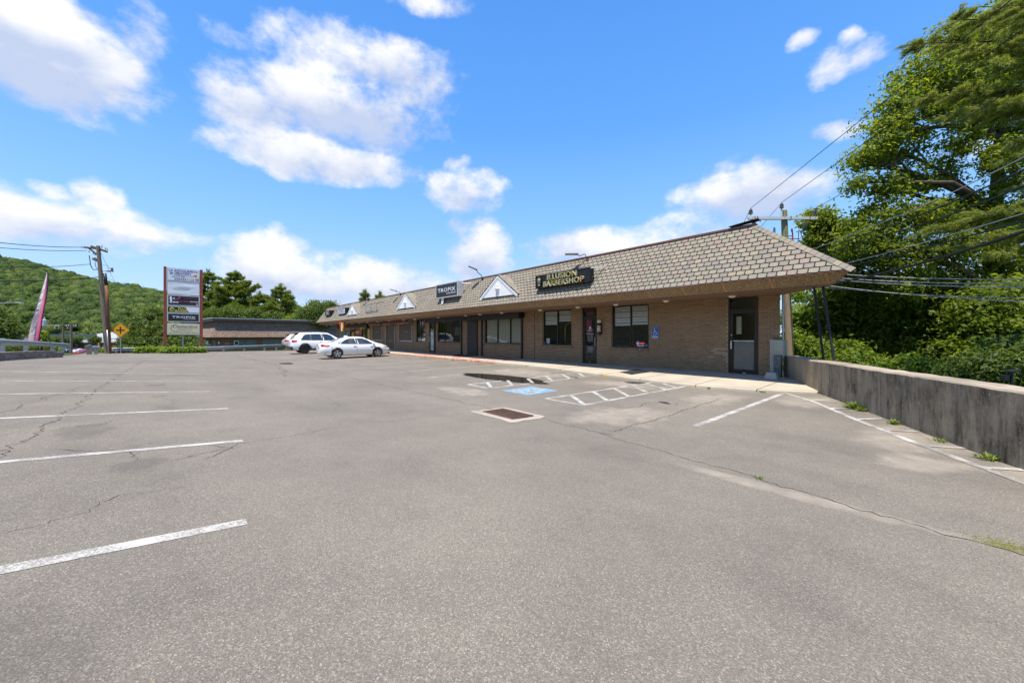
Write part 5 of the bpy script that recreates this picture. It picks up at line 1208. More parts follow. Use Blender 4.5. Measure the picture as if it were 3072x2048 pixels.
em = pdisc(p, .45, 3.94, .19, M_YP, .85, 'face_emblem'); pdisc(p, .47, 3.92, .13, M_SIGNF, .8, 'face_emblem').location += PN*.002; MB().poly([pyl(a, b, .132) for a, b in ((.33, 3.97), (.60, 3.97), (.56, 4.06), (.38, 4.07))]).build('face_emblem', M_YP, p); MB().poly([pyl(a, b, .1325) for a, b in ((.40, 3.86), (.52, 3.86), (.5, 3.80), (.43, 3.80))]).build('face_emblem', M_YP, p)
p = panel(2.83, 3.62, M_SIGNF, fr=.07); pt(p, 'TROPIX', 1.29, 3.18, .18, 1.65, M_PWHITE, bold=.02, spacing=1.15); pt(p, 'ULTRA LOUNGE', 1.68, 3.08, .06, .85, M_PWHITE, bold=.02); prect(p, 1.86, 1.868, 2.92, 3.5, M_GREYP, 'panel_crease')
p = panel(1.66, 2.68, M_PCREAM, fr=.045); pt(p, 'Connecticut', 1.40, 2.27, .30, 1.75, M_NAVY, shear=.35); MB().poly([pyl(.66+.30*math.cos(a)*(1 if k else .86), 2.26+.30*math.sin(a)*(1 if k else .88), .1287) for k, rng in ((1, np.linspace(.7, 5.6, 16)), (0, np.linspace(5.6, .7, 16))) for a in rng]).build('swash_letter', M_NAVY, p)
pt(p, 'Door and Trim, LLC', 1.36, 2.12, .10, 1.0, M_BLKP, shear=.3); pt(p, '203-597-1220', 1.36, 2.02, .06, .85, M_MAROON, bold=.02); pt(p, 'ctdoorandtrim.com', 1.28, 1.89, .075, 1.45, M_GREYP, bold=.01); pt(p, 'Garage Doors • Trim • Doors', 1.26, 1.77, .085, 2.05, M_BLKP, bold=.02)
for u in (.42, .95, 1.5, 2.05): MB().obox(pyl(u, 2.70, .05), PD*.03, PN*.06, (0, 0, .035)).build('hanger_clip', M_INS, PYL)
MB().obox(pyl(1.25, .85, -.4), PD*.045, PN*.045, (0, 0, .85)).build('rear_stub_post', M_GALV, PYL)
# ------------------------------------------------------------------ warning sign
c = at(361.5, 990, 33); rt = Vector((.30, .954, 0)).normalized(); nm = rt.cross(Vector((0, 0, 1)))
t = thing('warning_sign', 'yellow diamond crossroads warning sign on a steel post', 'road sign', (c.x, c.y, gland(c.x, c.y)))
def dia(h, o): return [c+rt*h*a+Vector((0, 0, h*b))+nm*o for a, b in ((0, -1), (1, 0), (0, 1), (-1, 0))]
M_SIGNY = pm('road_sign_yellow', (.70, .33, .012), .4, 0, .04)
MB().prism(dia(.635, .0), nm*.008).build('plate', M_SIGNY, t)
for i in range(4):
    a, b = dia(.60, .0125)[i], dia(.60, .0125)[(i+1) % 4]; a2, b2 = dia(.572, .0125)[i], dia(.572, .0125)[(i+1) % 4]; MB().poly([a, b, b2, a2]).build('border', M_BLKP, t)
MB().obox(c+nm*.012, rt*.045, nm*.003, (0, 0, .28)).build('cross_symbol', M_BLKP, t); MB().obox(c+nm*.0135, rt*.28, nm*.003, (0, 0, .045)).build('cross_symbol', M_BLKP, t)
MB().obox(Vector((c.x, c.y, (c.z+gland(c.x, c.y))/2-.3))-nm*.03, rt*.03, nm*.02, (0, 0, (c.z-gland(c.x, c.y))/2+.2)).build('post', M_GALV, t)
# ------------------------------------------------------------------ feather flag
M_FPINK = pm('faded_pink_flag', (.62, .22, .30), .8, 0, .25, 3); M_FMAG = pm('magenta_flag', (.70, .05, .28), .8, 0, .2, 3); M_FPALE = pm('pale_pink_flag', (.66, .50, .50), .8, 0, .15, 3)
fb, ft = at(100, 1030, 24), at(142, 815, 24); t = thing('feather_flag', 'tall pink feather flag with white lettering shapes leaning behind the guardrail', 'flag', (fb.x, fb.y, gland(fb.x, fb.y)))
rt = Vector((S_, C_, 0))
prof_r = [(0, 116), (.15, 122), (.35, 128), (.55, 136), (.75, 143), (.9, 145), (1, 142)]; prof_l = [(0, 84), (.15, 89), (.35, 100), (.55, 113), (.75, 126), (.9, 136), (1, 141)]
def li(p, v):
    for a, b in zip(p, p[1:]):
        if a[0] <= v <= b[0]: return a[1]+(b[1]-a[1])*(v-a[0])/(b[0]-a[0])
def fp(u, v, o=0):
    y = 1022+(815-1022)*v; x = li(prof_l, v)*(1-u)+li(prof_r, v)*u; q = at(x, y, 24); d = ray(x, y); d.z = 0; d.normalize(); return q-d*(o+.10*math.sin(u*5+v*6))
for a, b, mt, nm_ in ((0, .52, M_FPALE, 'pale_cloth'), (.52, .8, M_FPINK, 'pink_cloth'), (.8, .96, M_FMAG, 'magenta_cloth')):
    m = MB(); nv = 14
    for j in range(nv+1):
        for i in range(4): m.v.append(tuple(fp(a+(b-a)*i/3, j/nv)))
    m.f = [(j*4+i, j*4+i+1, j*4+i+5, j*4+i+4) for j in range(nv) for i in range(3)]; m.build(nm_, mt, t, True)
for v0, v1 in ((.08, .15), (.20, .27), (.32, .42), (.45, .55), (.60, .68), (.73, .80), (.84, .90)):
    MB().poly([fp(u, v, .015) for u, v in ((.12, v0), (.46, v0+.01), (.5, (v0+v1)/2), (.44, v1+.01), (.16, v1), (.10, (v0+v1)/2))]).build('lettering_shape', M_WHITEV, t)
MB().tube([Vector((fb.x, fb.y, gland(fb.x, fb.y)))+rt*.35]+[fp(.99, v) for v in (0, .15, .35, .55, .75, .9, 1)], .022, 6).build('flag_pole', M_BLACK, t)
# ------------------------------------------------------------------ guardrails
def guardrail(pts, lab, posts, hgt=.56, out=1, timber=False):
    pts = [Vector(p) for p in pts]; t = thing('guardrail', lab, 'guardrail', (pts[0].x, pts[0].y, pts[0].z-hgt), 'guardrails round the lot')
    pf = [(0, .155), (.01, .135), (.075, .10), (.08, .07), (.01, .025), (.01, -.025), (.08, -.07), (.075, -.10), (.01, -.135), (0, -.155)]
    m = MB()
    for i, p in enumerate(pts):
        d = (pts[min(i+1, len(pts)-1)]-pts[max(i-1, 0)]).normalized(); s = Vector((-d.y, d.x, 0)).normalized()*out
        m.v += [tuple(p+s*a+Vector((0, 0, b))) for a, b in pf]
    k = len(pf); m.f = [(i*k+j, (i+1)*k+j, (i+1)*k+j+1, i*k+j+1) for i in range(len(pts)-1) for j in range(k-1)]
    m.build('rail', M_GALV, t)
    for (f) in posts:
        i = min(int(f), len(pts)-2); p = pts[i].lerp(pts[i+1], f-i); d = (pts[i+1]-pts[i]).normalized(); s = Vector((-d.y, d.x, 0)).normalized()*out
        q = p-s*.09; MB().obox(Vector((q.x, q.y, p.z-.22)), d*.07, s*.08, (0, 0, .42)).build('post', M_GALV, t)
    return t
guardrail([at(-900, 1010, 9.5)]+[at(px, y, tt) for px, y, tt in ((-400, 1020, 13.2), (0, 1026, 17.5), (60, 1028.5, 20.5), (118, 1031, 24), (187, 1034.5, 29.5), (207, 1036, 31))], 'bent steel guardrail along the raised left edge above the block wall', [.3, 1.2, 2.25, 3.4, 4.6, 5.3], out=-1)
guardrail([at(262, 1041, 31), at(275, 1043, 31), at(300, 1044, 31.5)], 'short broken guardrail stub beside the leaning utility pole', [.25, 1.6], out=-1)
MB().obox(at(268, 1050, 30.8), (.06, .15, .03), (-.03, .012, 0), (.08, 0, .36)).build('bent_steel_plate', M_GALV, None, label='bent grey steel plate leaning at the guardrail stub', cat='steel plate')
guardrail([at(333, 1049, 33), at(350, 1048.5, 33.2), (-45.8, -.85, .42), (-46.7, 2.7, .42), (-48.9, 6.4, .45), (-50.9, 8.6, .46)], 'long steel guardrail across the far end of the lot before the pylon sign', [.9, 1.5, 2.02, 2.5, 3.02, 3.5, 4.02, 4.6], out=-1)
# ------------------------------------------------------------------ low block wall
M_BLOCK = m_pieces('tan_landscape_block', [(.25, .20, .165), (.22, .18, .15), (.28, .225, .185), (.20, .165, .14)], .95, .8, 30, .16, 18)
t = thing('block_wall', 'low stacked landscape block wall at the left edge of the lot', 'wall', (-26, -5.6, .6))
A, B = Vector((-19.5, -5.85)), Vector((-30.6, -4.95)); L_ = (B-A).length; d = (B-A)/L_; s = Vector((-d.y, d.x)); d3 = Vector((d.x, d.y, 0)); s3 = Vector((s.x, s.y, 0))
blk = MB().obox((0, 0, .075), d3*.222, s3*.13, (0, 0, .0735)).mesh('block', M_BLOCK); cap = MB().obox((0, 0, .045), d3*.222, s3*.155, (0, 0, .044)).mesh('cap_block', M_BLOCK)
def wz(q): return zg(q.x, -5.2)-.06
n = int(L_/.45)
for k in range(n):
    for c_ in range(3):
        f = k*.45+(.225 if c_ == 1 else 0); q = A+d*f; zb = .62-.38*sstep((f-3)/7.8)*0; zb = wz(q)
        if c_ == 2 and k > n-3: continue
        link('block' if c_ < 2 else 'cap_block', blk if c_ < 2 else cap, t, (q.x+R.uniform(-.006, .006), q.y-c_*.015+R.uniform(-.01, .01), zb+.151*c_))
# ------------------------------------------------------------------ left utility pole with its conduit, lamps and wires
TL = 33.
def pl(x, y): return at(230+.1148*x, 720+.1148*y, TL)
b = at(324, 1064, TL); t = thing('utility_pole', 'tall weathered wooden utility pole with crossarms at the far lot corner', 'utility pole', (b.x, b.y, b.z-.3))
angle_smooth(MB().tube([b-Vector((0, 0, .3)), at(309, 900, TL), pl(560, 155)], [.19, .16, .125], 12).build('pole', M_POLE, t), 50)
M_TIMB = m_wood('dark_crossarm_timber', (.05, .038, .03), (.15, .115, .085)); dpt = ray(300, 745).normalized()
for (a, b_, o, w) in (((210, 190), (620, 240), -.15, .07), ((380, 165), (800, 310), .15, .08), ((430, 490), (580, 560), -.1, .09), ((300, 200), (540, 380), -.2, .06)):
    p, q = pl(*a)-dpt*.2*o, pl(*b_)+dpt*.6*o; d = (q-p).normalized(); MB().obox((p+q)/2, (q-p)/2, d.cross(Vector((0, 0, 1))).normalized()*w*.7, Vector((0, 0, w))).build('crossarm', M_TIMB, t)
for x, y in ((655, 190), (755, 250), (790, 275), (480, 480), (520, 500)): p = pl(x, y+25); h = .28 if x > 600 else .15; MB().lathe(p, [(0, .05), (h*.3, .055), (h, .045), (h+.02, .0)], n=8).build('insulator', M_ALU if x > 600 else M_INS, t)
for x, y in ((130, 190), (170, 190), (250, 205), (440, 350), (490, 380), (330, 300), (400, 220)): MB().ball(pl(x, y), .07, 8, 6, (1, 1, .7)).build('insulator', M_INS, t)
MB().tube([pl(330, 400), pl(345, 500), pl(360, 640), pl(400, 730), pl(440, 775), pl(585, 768)], .03, 6).build('jumper_cable', M_WIRE, t); MB().tube([pl(480, 570), pl(490, 680), pl(540, 755), pl(590, 770)], .02, 6).build('jumper_cable', M_WIRE, t)
p, q = pl(690, 815), pl(870, 815); MB().tube([p, q], .03, 6).build('lamp_arm', M_GALV, t); MB().obox(q, Vector((.16, .19, 0)), Vector((-.05, .04, 0)), (0, 0, .05)).build('lamp_head', M_INS, t)
p, q = pl(800, 740), pl(960, 715); MB().obox((p+q)/2, (q-p)/2, dpt*.12, (0, 0, .05)).build('lamp_head', M_ALU, t); MB().tube([pl(660, 640), pl(820, 670), pl(850, 740)], .018, 6).build('lamp_arm', M_GALV, t); MB().obox(pl(925, 770), (.04, .05, 0), (-.04, .03, 0), (0, 0, .12)).build('photocell', M_INS, t)
cb = at(331, 1063, TL-.4); M_CORT = pm('rusted_steel_pipe', (.20, .08, .03), .75, .2, .3, 4)
cu = thing('steel_riser_pipe', 'rust brown steel riser pipe with a black top beside the wooden pole', 'pipe', (cb.x, cb.y, cb.z-.2)); k1 = at(322, 905, TL-.4); k2 = at(319, 856, TL-.4); k3 = at(314.5, 820, TL-.4)
MB().tube([cb-Vector((0, 0, .2)), k1, k2], .105, 10).build('rusty_pipe', M_CORT, cu, True); MB().tube([k2, k3], .108, 10).build('black_cover', M_BLACK, cu, True); MB().tube([at(309, 847, TL), at(324, 847, TL)], .03, 6).build('standoff', M_GALV, cu)
cb = at(326.5, 1063, TL-.5); MB().tube([cb-Vector((0, 0, .2)), at(322, 990, TL-.5)], .05, 8).build('conduit_pipe', M_GALV, None, True, label='short pale conduit at the foot of the wooden pole', cat='pipe')
LG = 'overhead wires at the left'
for (a, e, r, lab, tt) in ((pl(100, 188), (-60, 721), .016, 'upper of two high wires left of the wooden pole', 24), (pl(270, 275), (-60, 738), .014, 'lower of two high wires left of the wooden pole', 24), (pl(350, 630), (-60, 801), .014, 'single wire below the crossarms running to the left', 24), (pl(590, 965), (-60, 842), .022, 'sagging telephone cable running left from the pole', 22)):
    q = at(e[0], e[1], tt); wire([a, q, q+(q-a)], r, lab, M_WIRE, LG, .12)
MB().tube([pl(90, 1012), pl(190, 1005), pl(300, 990)], .065, 8).build('cable_splice', M_WIRE, None, True, label='black cable splice case hanging on the telephone cable', cat='cable splice')
for (a, e, lab) in ((pl(630, 330), (352, 862), 'guy wire slanting down right from the pole top'), (pl(690, 940), (405, 872), 'thin service wire slanting right from the pole')): wire([a, at(e[0], e[1], 40)], .009, lab, M_WIREG, LG, .0)
# ------------------------------------------------------------------ neighbouring building
def m_shake(name, c0, c1, c2, row=.17, wid=.16, wall=False):
    n = NT(name); tc = n.nd('ShaderNodeUVMap') if False else None; p = n.pos(); x = n.nd('ShaderNodeSeparateXYZ'); n.L.new(p, x.inputs[0])
    cmb = n.nd('ShaderNodeCombineXYZ'); n.L.new(n.math('ADD', x.outputs[1], n.math('MULTIPLY', x.outputs[0], .9)), cmb.inputs[0]); n.L.new(x.outputs[2], cmb.inputs[1])
    b = n.nd('ShaderNodeTexBrick'); b.offset = .5; b.inputs['Scale'].default_value = 1; b.inputs['Brick Width'].default_value = wid; b.inputs['Row Height'].default_value = row; b.inputs['Mortar Size'].default_value = row*.09; b.inputs['Bias'].default_value = 0
    b.inputs['Color1'].default_value = (*c0, 1); b.inputs['Color2'].default_value = (*c1, 1); b.inputs['Mortar'].default_value = (*c2, 1); n.L.new(cmb.outputs[0], b.inputs['Vector'])
    v = n.noise(p, 1.5, 6, .7); c = n.mix(n.math('MULTIPLY', v, .5), b.outputs[0], tuple(q*.55 for q in c0)); return n.fin(c, .9, 0, n.bump(b.outputs['Fac'], -.8, .03), .15)
M_SHAKE = m_shake('weathered_brown_shakes', (.33, .235, .175), (.20, .14, .11), (.05, .038, .03), .22, .3); M_NBRICK = m_shake('orange_brown_brick', (.27, .13, .075), (.19, .09, .055), (.30, .25, .2), .09, .26); M_FASC = pm('maroon_brown_fascia', (.15, .085, .072), .5, 0, .1); M_PANEL = pm('grey_green_panel', (.16, .165, .14), .6, 0, .08, 2)
NC = Vector((-77.5, 3.56, 0)); NA = Vector((-.989, -.149, 0)); NB = Vector((-.149, .989, 0)); LA, LB = 24., 34.
NE = thing('neighbour_building', 'low brick building with weathered brown shake mansard beyond the guardrail', 'building', (NC.x, NC.y, -1.6))
def nb(a, b, z, o=0): return NC+NA*(a-o)+NB*(b-o)+Vector((0, 0, z))     # o pushes outwards at the corner
prof_n = [(1.3, 1.1), (2.9, .12), (3.88, .12)]
def band(m, z0, o0, z1, o1):
    m.quad(NC+NA*-o0+NB*-o0+Vector((0, 0, z0)), NC+NA*-o0+NB*LB+Vector((0, 0, z0)), NC+NA*-o1+NB*LB+Vector((0, 0, z1)), NC+NA*-o1+NB*-o1+Vector((0, 0, z1)))
    m.quad(NC+NA*LA+NB*-o0+Vector((0, 0, z0)), NC+NA*-o0+NB*-o0+Vector((0, 0, z0)), NC+NA*-o1+NB*-o1+Vector((0, 0, z1)), NC+NA*LA+NB*-o1+Vector((0, 0, z1)))
m = MB(); band(m, -2, 0, 1.5, 0); NW = m.build('wall', M_NBRICK, NE)
m = MB(); band(m, 1.3, 1.1, 2.9, .15); band(m, 2.9, .15, 3.9, .1); m.quad(*[nb(a, b, 1.3) for a, b in ((-1.1, -1.1), (-1.1, LB), (.1, LB), (.1, .1))]); m.build('shake_roof', M_SHAKE, NE)
m = MB(); band(m, 3.86, .55, 4.28, .6); band(m, 4.28, .6, 4.285, -3); m.quad(*[nb(a, b, 3.86) for a, b in ((-.55, -.55), (-.55, LB), (.1, LB), (.1, .1))]); m.quad(*[nb(a, b, 3.86) for a, b in ((LA, -.55), (-.55, -.55), (.1, .1), (LA, .1))]); m.build('fascia_band', M_FASC, NE)
m = MB(); band(m, 4.27, .64, 4.38, .64); band(m, 4.38, .64, 4.381, -LA+.7); m.build('roof_edge_trim', M_ALU, NE)
m = MB(); m.quad(*[nb(a, b, 4.3) for a, b in ((0, 0), (0, LB), (LA, LB), (LA, 0))]); m.build('flat_roof', M_FASC, NE)
def nsz(px, py):     # bearing -> position along the front wall
    d = ray(px, py); n2 = Vector((NB.y, -NB.x, 0)); tt = (NC.dot(n2))/(d.dot(n2)); q = d*tt; return (q-NC).dot(NB), CZ+d.z*tt
def nz2(x, y): return 460+.2041*x, 780+.2041*y
def nrect(x0, x1, y0, y1, mat, name, o=.03, par=NE):
    s0, za = nsz(*nz2(x0, y0)); s1, zb = nsz(*nz2(x1, y1)); s0, s1 = sorted((s0, s1)); zb = min(za, zb)-.0; return MB().obox(NC+NB*(s0+s1)/2-NA*o+Vector((0, 0, (za+zb)/2)), NB*(s1-s0)/2, NA*.04, (0, 0, abs(za-zb)/2)).build(name, mat, par)
p = nrect(1170, 1500, 1165, 1262, M_PANEL, 'boarded_window'); w = nrect(1185, 1255, 1187, 1245, M_WHITEP, 'window', .08, p); nrect(1195, 1246, 1196, 1238, M_BLACK, 'window', .13, p); nrect(1334, 1337, 1165, 1262, M_BLACK, 'boarded_window', .06, p)
nrect(1595, 1895, 1158, 1255, M_PANEL, 'boarded_window'); nrect(1057, 1105, 1215, 1242, M_WHITEV, 'wall_plaque'); nrect(1060, 1102, 1218, 1239, M_RED, 'wall_plaque', .06); nrect(950, 972, 1198, 1230, M_WHITEV, 'wall_notice'); 
def lsz(px, py):
    d = ray(px, py); n2 = Vector((NA.y, -NA.x, 0)); tt = (NC.dot(n2))/(d.dot(n2)); q = d*tt; return (q-NC).dot(NA), CZ+d.z*tt
for (x0, x1, y0, y1, mat, nm_) in ((895, 922, 1175, 1270, M_PANEL, 'door'), (750, 845, 1178, 1270, M_BLACK, 'doorway'), (795, 820, 1186, 1238, M_WHITEV, 'notice')):
    s0, za = lsz(*nz2(x0, y0)); s1, zb = lsz(*nz2(x1, y1)); 
    if 0 < min(s0, s1) and max(s0, s1) < 40: MB().obox(NC+NA*(s0+s1)/2-NB*(.05 if nm_ != 'notice' else .12)+Vector((0, 0, (za+zb)/2)), NA*abs(s1-s0)/2, NB*.04, (0, 0, abs(za-zb)/2)).build(nm_, mat, NE)
q = at(580, 1025, 52); o = MB().obox(q-Vector((0, 0, .3)), Vector((S_, C_, 0))*.45, Vector((-C_, S_, 0))*.5, (0, 0, 1.3)); o.build('utility_cabinet', M_CREAM, None, bevel=.03, label='pale beige utility cabinet beside the pylon sign', cat='cabinet')
# ------------------------------------------------------------------ town in the valley
CRT = Vector((S_, C_, 0)); CFW = Vector((-C_, S_, 0))
def block(px0, px1, y0, y1, t_, dep, mat, name, lab, cat='building', roofm=None, trim=None, gable=0.):
    a, b = at(px0, y1, t_), at(px1, y0, t_); zb = min(a.z, -4.2); c = (a+b)/2; hw = abs((b-a).dot(CRT))/2
    T = thing(name, lab, cat, (c.x, c.y, zb)); cc = Vector((c.x, c.y, 0))+CFW*dep/2
    MB().obox(cc+Vector((0, 0, (zb+b.z)/2)), CRT*hw, CFW*dep/2, (0, 0, (b.z-zb)/2)).build('wall', mat, T)
    if gable:
        m = MB(); e0, e1 = cc-CFW*dep/2*1.02, cc+CFW*dep/2*1.02; z = Vector((0, 0, b.z))
        m.add([e0-CRT*hw*1.01+z, e0+CRT*hw*1.01+z, cc+CRT*hw*1.01+z+Vector((0, 0, gable)), cc-CRT*hw*1.01+z+Vector((0, 0, gable)), e1-CRT*hw+z, e1+CRT*hw+z], [(0, 1, 2, 3), (3, 2, 5, 4)]); m.build('roof', roofm, T)
    if trim: MB().obox(cc+Vector((0, 0, b.z+.25)), CRT*(hw+.3), CFW*(dep/2+.3), (0, 0, .45)).build('parapet', trim, T)
    return T, b.z, zb
M_METALR = pm('grey_metal_roof', (.36, .37, .39), .5, .1, .06, .3); M_BEIGE = pm('beige_stucco', (.38, .34, .28), .8, 0, .08, .5)
block(190, 395, 1018, 1034, 265, 60, M_BEIGE, 'warehouse', 'long warehouse with a broad grey metal roof below the hill', roofm=M_METALR, gable=5.2)
T, zt, zb = block(200, 352, 1025, 1046, 150, 14, M_NBRICK, 'brick_shop', 'flat roofed brick shop block across the valley road', trim=M_WHITEP)
for i in range(5):
    a, b = at(206+i*28, 1044, 149.6), at(222+i*28, 1032, 149.6); MB().obox((a+b)/2, CRT*.9, CFW*.1, (0, 0, .8)).build('window', M_BRONZE, T)
block(30, 146, 1006, 1022, 210, 24, M_BEIGE, 'beige_building', 'beige flat roofed building behind the feather flag', trim=M_BEIGE)
block(318, 400, 1020, 1048, 170, 12, pm('grey_stucco', (.28, .28, .28), .8), 'grey_building', 'grey building right of the brick shop in the valley', trim=pm('grey_stucco', (.28, .28, .28), .8))
def far_pole(px, ytop, ybot, t_, lab, arms=(), trans=False):
    a, b = at(px, ybot+8, t_), at(px, ytop, t_); T = thing('utility_pole', lab, 'utility pole', a, 'far poles in the valley'); MB().tube([a, b], [.16, .11], 8).build('pole', M_POLE, T)
    for (dy, hw) in arms: c = at(px, ytop+dy, t_); MB().obox(c, CRT*hw, CFW*.06, (0, 0, .06)).build('crossarm', M_TIMB, T); [MB().lathe(c+CRT*hw*k, [(0, .05), (.25, .06), (.3, .02)], n=6).build('insulator', M_ALU, T) for k in (-.95, -.5, .5, .95)]
    if trans: c = at(px+10, ytop+15, t_); MB().lathe(c-Vector((0, 0, .5)), [(0, .3), (.9, .3), (1.0, .1)], n=10).build('transformer', M_ALU, T)
far_pole(189.5, 979, 1050, 62, 'far wooden pole with a wide crossarm left of the broken rail', ((8, 1.4),)); far_pole(213.5, 974, 1052, 55, 'far greenish pole right of the crossarm pole', ((6, .7),)); far_pole(122, 952, 1020, 60, 'far pole with a grey transformer behind the feather flag', ((5, .6),), True)
def street_lamp(px, ybot, ytop, t_, pxa, ya, lab):
    a, b = at(px, ybot, t_), at(px, ytop, t_); T = thing('street_lamp', lab, 'street lamp', a, 'far street lamps'); e = at(pxa, ya, t_); MB().tube([a, b, b.lerp(e, .4)+Vector((0, 0, .35)), e], [.10, .07, .05, .045], 8).build('pole_and_arm', M_GALV, T); MB().obox(e+CRT*.25, CRT*.35, CFW*.12, (0, 0, .06)).build('lamp_head', M_ALU, T)
street_lamp(125, 1040, 990, 60, 168, 976, 'street lamp arm reaching right behind the feather flag'); street_lamp(-30, 1040, 925, 45, 52, 907.5, 'street lamp head reaching in at the left picture edge')
for px, py in ((303, 1033), (345, 1030), (297, 1033)):
    c = at(px, py, 120); T = thing('traffic_light', {303: 'black traffic light hanging in the valley, middle of three', 345: 'traffic light with a red lens hanging right of the wooden pole', 297: 'yellowish traffic light hanging in the valley, leftmost of three'}[px], 'traffic light', c); MB().obox(c, CRT*.18, CFW*.15, (0, 0, .5)).build('housing', M_SIGNY if px == 297 else M_BLACK, T); MB().tube([c+Vector((0, 0, .5)), c+Vector((0, 0, 1.3))], .03, 5).build('hanger', M_BLACK, T)
    MB().lathe(c-CFW*.15+Vector((0, 0, .3)), [(0, .11), (.03, .1)], tuple(-CFW), 10).build('lens', m_emit('red_signal', (.8, .03, .02), 1.0) if px == 345 else M_INS, T)
wire([at(235, 1029, 119.9)+Vector((0, 0, .3)), at(380, 1027, 119.9)+Vector((0, 0, .3))], .03, 'span wire carrying the traffic lights in the valley', M_WIRE, LG, .3)
# ------------------------------------------------------------------ vehicles
def m_car(name, col, rough=.25, coat=1.0, metal=0):
    n = NT(name); c = n.ramp(n.noise(n.objc(), 2, 3), [(.3, tuple(x*.97 for x in col)), (.7, col)]); n.b.inputs['Coat Weight'].default_value = coat; n.b.inputs['Coat Roughness'].default_value = .05; return n.fin(c, rough, metal)
M_CWHITE = m_car('white_car_paint', (.90, .90, .895)); M_CPEARL = m_car('champagne_car_paint', (.55, .52, .45), .35, 1, .3); M_CRED = m_car('red_car_paint', (.45, .02, .02)); M_CBLUE = m_car('dark_blue_car_paint', (.02, .03, .08)); M_CGLASS = None
n = NT('car_glass'); n.b.inputs['Coat Weight'].default_value = .6; M_CGLASS = n.fin((.03, .04, .045), .03, 0, None, 1.0)
M_TYRE = pm('tyre_rubber', (.022, .022, .023), .8, 0, .2); M_ALLOY = pm('alloy_rim', (.55, .55, .54), .3, .8, .08); M_BALLOY = pm('black_alloy_rim', (.035, .035, .037), .35, .4, .1); M_CLAD = pm('dark_plastic_cladding', (.035, .037, .04), .6, 0, .1); M_TAIL = pm('tail_light_red', (.50, .012, .015), .15, 0, .08); M_LAMPC = pm('clear_lamp', (.55, .56, .58), .1, .2)
M_SHUTLINE = pm('panel_gap', (.06, .06, .06), .8)
def lerp_tab(tab, x):
    if x <= tab[0][0]: return tab[0][1]
    for a, b in zip(tab, tab[1:]):
        if x <= b[0]: f = (x-a[0])/(b[0]-a[0]); return a[1]+(b[1]-a[1])*f
    return tab[-1][1]
def smooth_tab(tab, x, r=.06): return sum(lerp_tab(tab, x+d*r) for d in (-1, -.5, 0, .5, 1))/5
SED = dict(L=4.66, top=[(0, .70), (.06, .90), (.14, 1.02), (.30, 1.05), (.66, 1.07), (1.0, 1.22), (1.45, 1.385), (1.9, 1.45), (2.35, 1.465), (2.8, 1.42), (3.2, 1.26), (3.68, 1.03), (4.1, .93), (4.45, .80), (4.6, .68), (4.66, .58)], belt=[(0, .80), (.5, .955), (3.4, .90), (4.0, .84), (4.66, .55)], plan=[(0, .52), (.05, .66), (.16, .77), (.5, .865), (1.2, .895), (3.4, .895), (4.1, .86), (4.45, .74), (4.62, .60), (4.66, .52)], z0=.20, roofw=.56, wx=(.98, 3.68), wr=.325, ar=.37,
    side=[[(1.16, .985), (1.42, 1.20), (1.72, 1.325), (2.16, 1.345), (2.22, .975)], [(2.32, .97), (2.27, 1.345), (2.62, 1.345), (2.98, 1.235), (3.42, .955)]], quarter=[(.93, .985), (1.30, 1.17), (1.36, 1.2), (1.10, .985)], pillars=[[(2.225, .977), (2.165, 1.343), (2.265, 1.343), (2.315, .972)]], ws=(2.86, 3.62), rg=(.72, 1.55), seams=[1.30, 2.27, 3.40], tail=[(.03, .80), (.05, .95), (.42, .93), (.52, .90), (.40, .83)], head=[(4.05, .80), (4.42, .74), (4.55, .64), (4.42, .66), (4.2, .74)], clad=False)
SUVP = dict(L=4.84, top=[(0, .80), (.04, 1.05), (.12, 1.16), (.32, 1.46), (.52, 1.70), (.62, 1.76), (1.2, 1.81), (2.2, 1.825), (2.9, 1.78), (3.25, 1.62), (3.85, 1.24), (4.3, 1.17), (4.6, 1.08), (4.78, .92), (4.84, .7)], belt=[(0, 1.0), (.4, 1.13), (3.6, 1.09), (4.2, 1.02), (4.84, .65)], plan=[(0, .70), (.05, .80), (.18, .90), (.6, .975), (3.8, .985), (4.4, .93), (4.7, .80), (4.84, .66)], z0=.28, roofw=.66, wx=(1.02, 3.84), wr=.38, ar=.44,
    side=[[(.72, 1.17), (1.0, 1.60), (1.28, 1.66), (1.42, 1.67), (1.42, 1.16)], [(1.50, 1.16), (1.50, 1.67), (2.32, 1.68), (2.36, 1.14)], [(2.46, 1.14), (2.42, 1.68), (2.80, 1.66), (3.10, 1.56), (3.55, 1.13)]], quarter=[(.66, 1.17), (.70, 1.17), (.98, 1.60), (.96, 1.6)], pillars=[[(1.425, 1.16), (1.425, 1.67), (1.495, 1.67), (1.495, 1.16)], [(2.365, 1.142), (2.325, 1.68), (2.415, 1.68), (2.455, 1.142)]], ws=(3.05, 3.75), rg=(.16, .50), seams=[1.46, 2.40, 3.48], tail=[(.02, .98), (.03, 1.14), (.28, 1.16), (.46, 1.14), (.40, 1.06), (.12, .96)], head=[(4.3, 1.0), (4.62, .96), (4.74, .84), (4.5, .86)], clad=True)
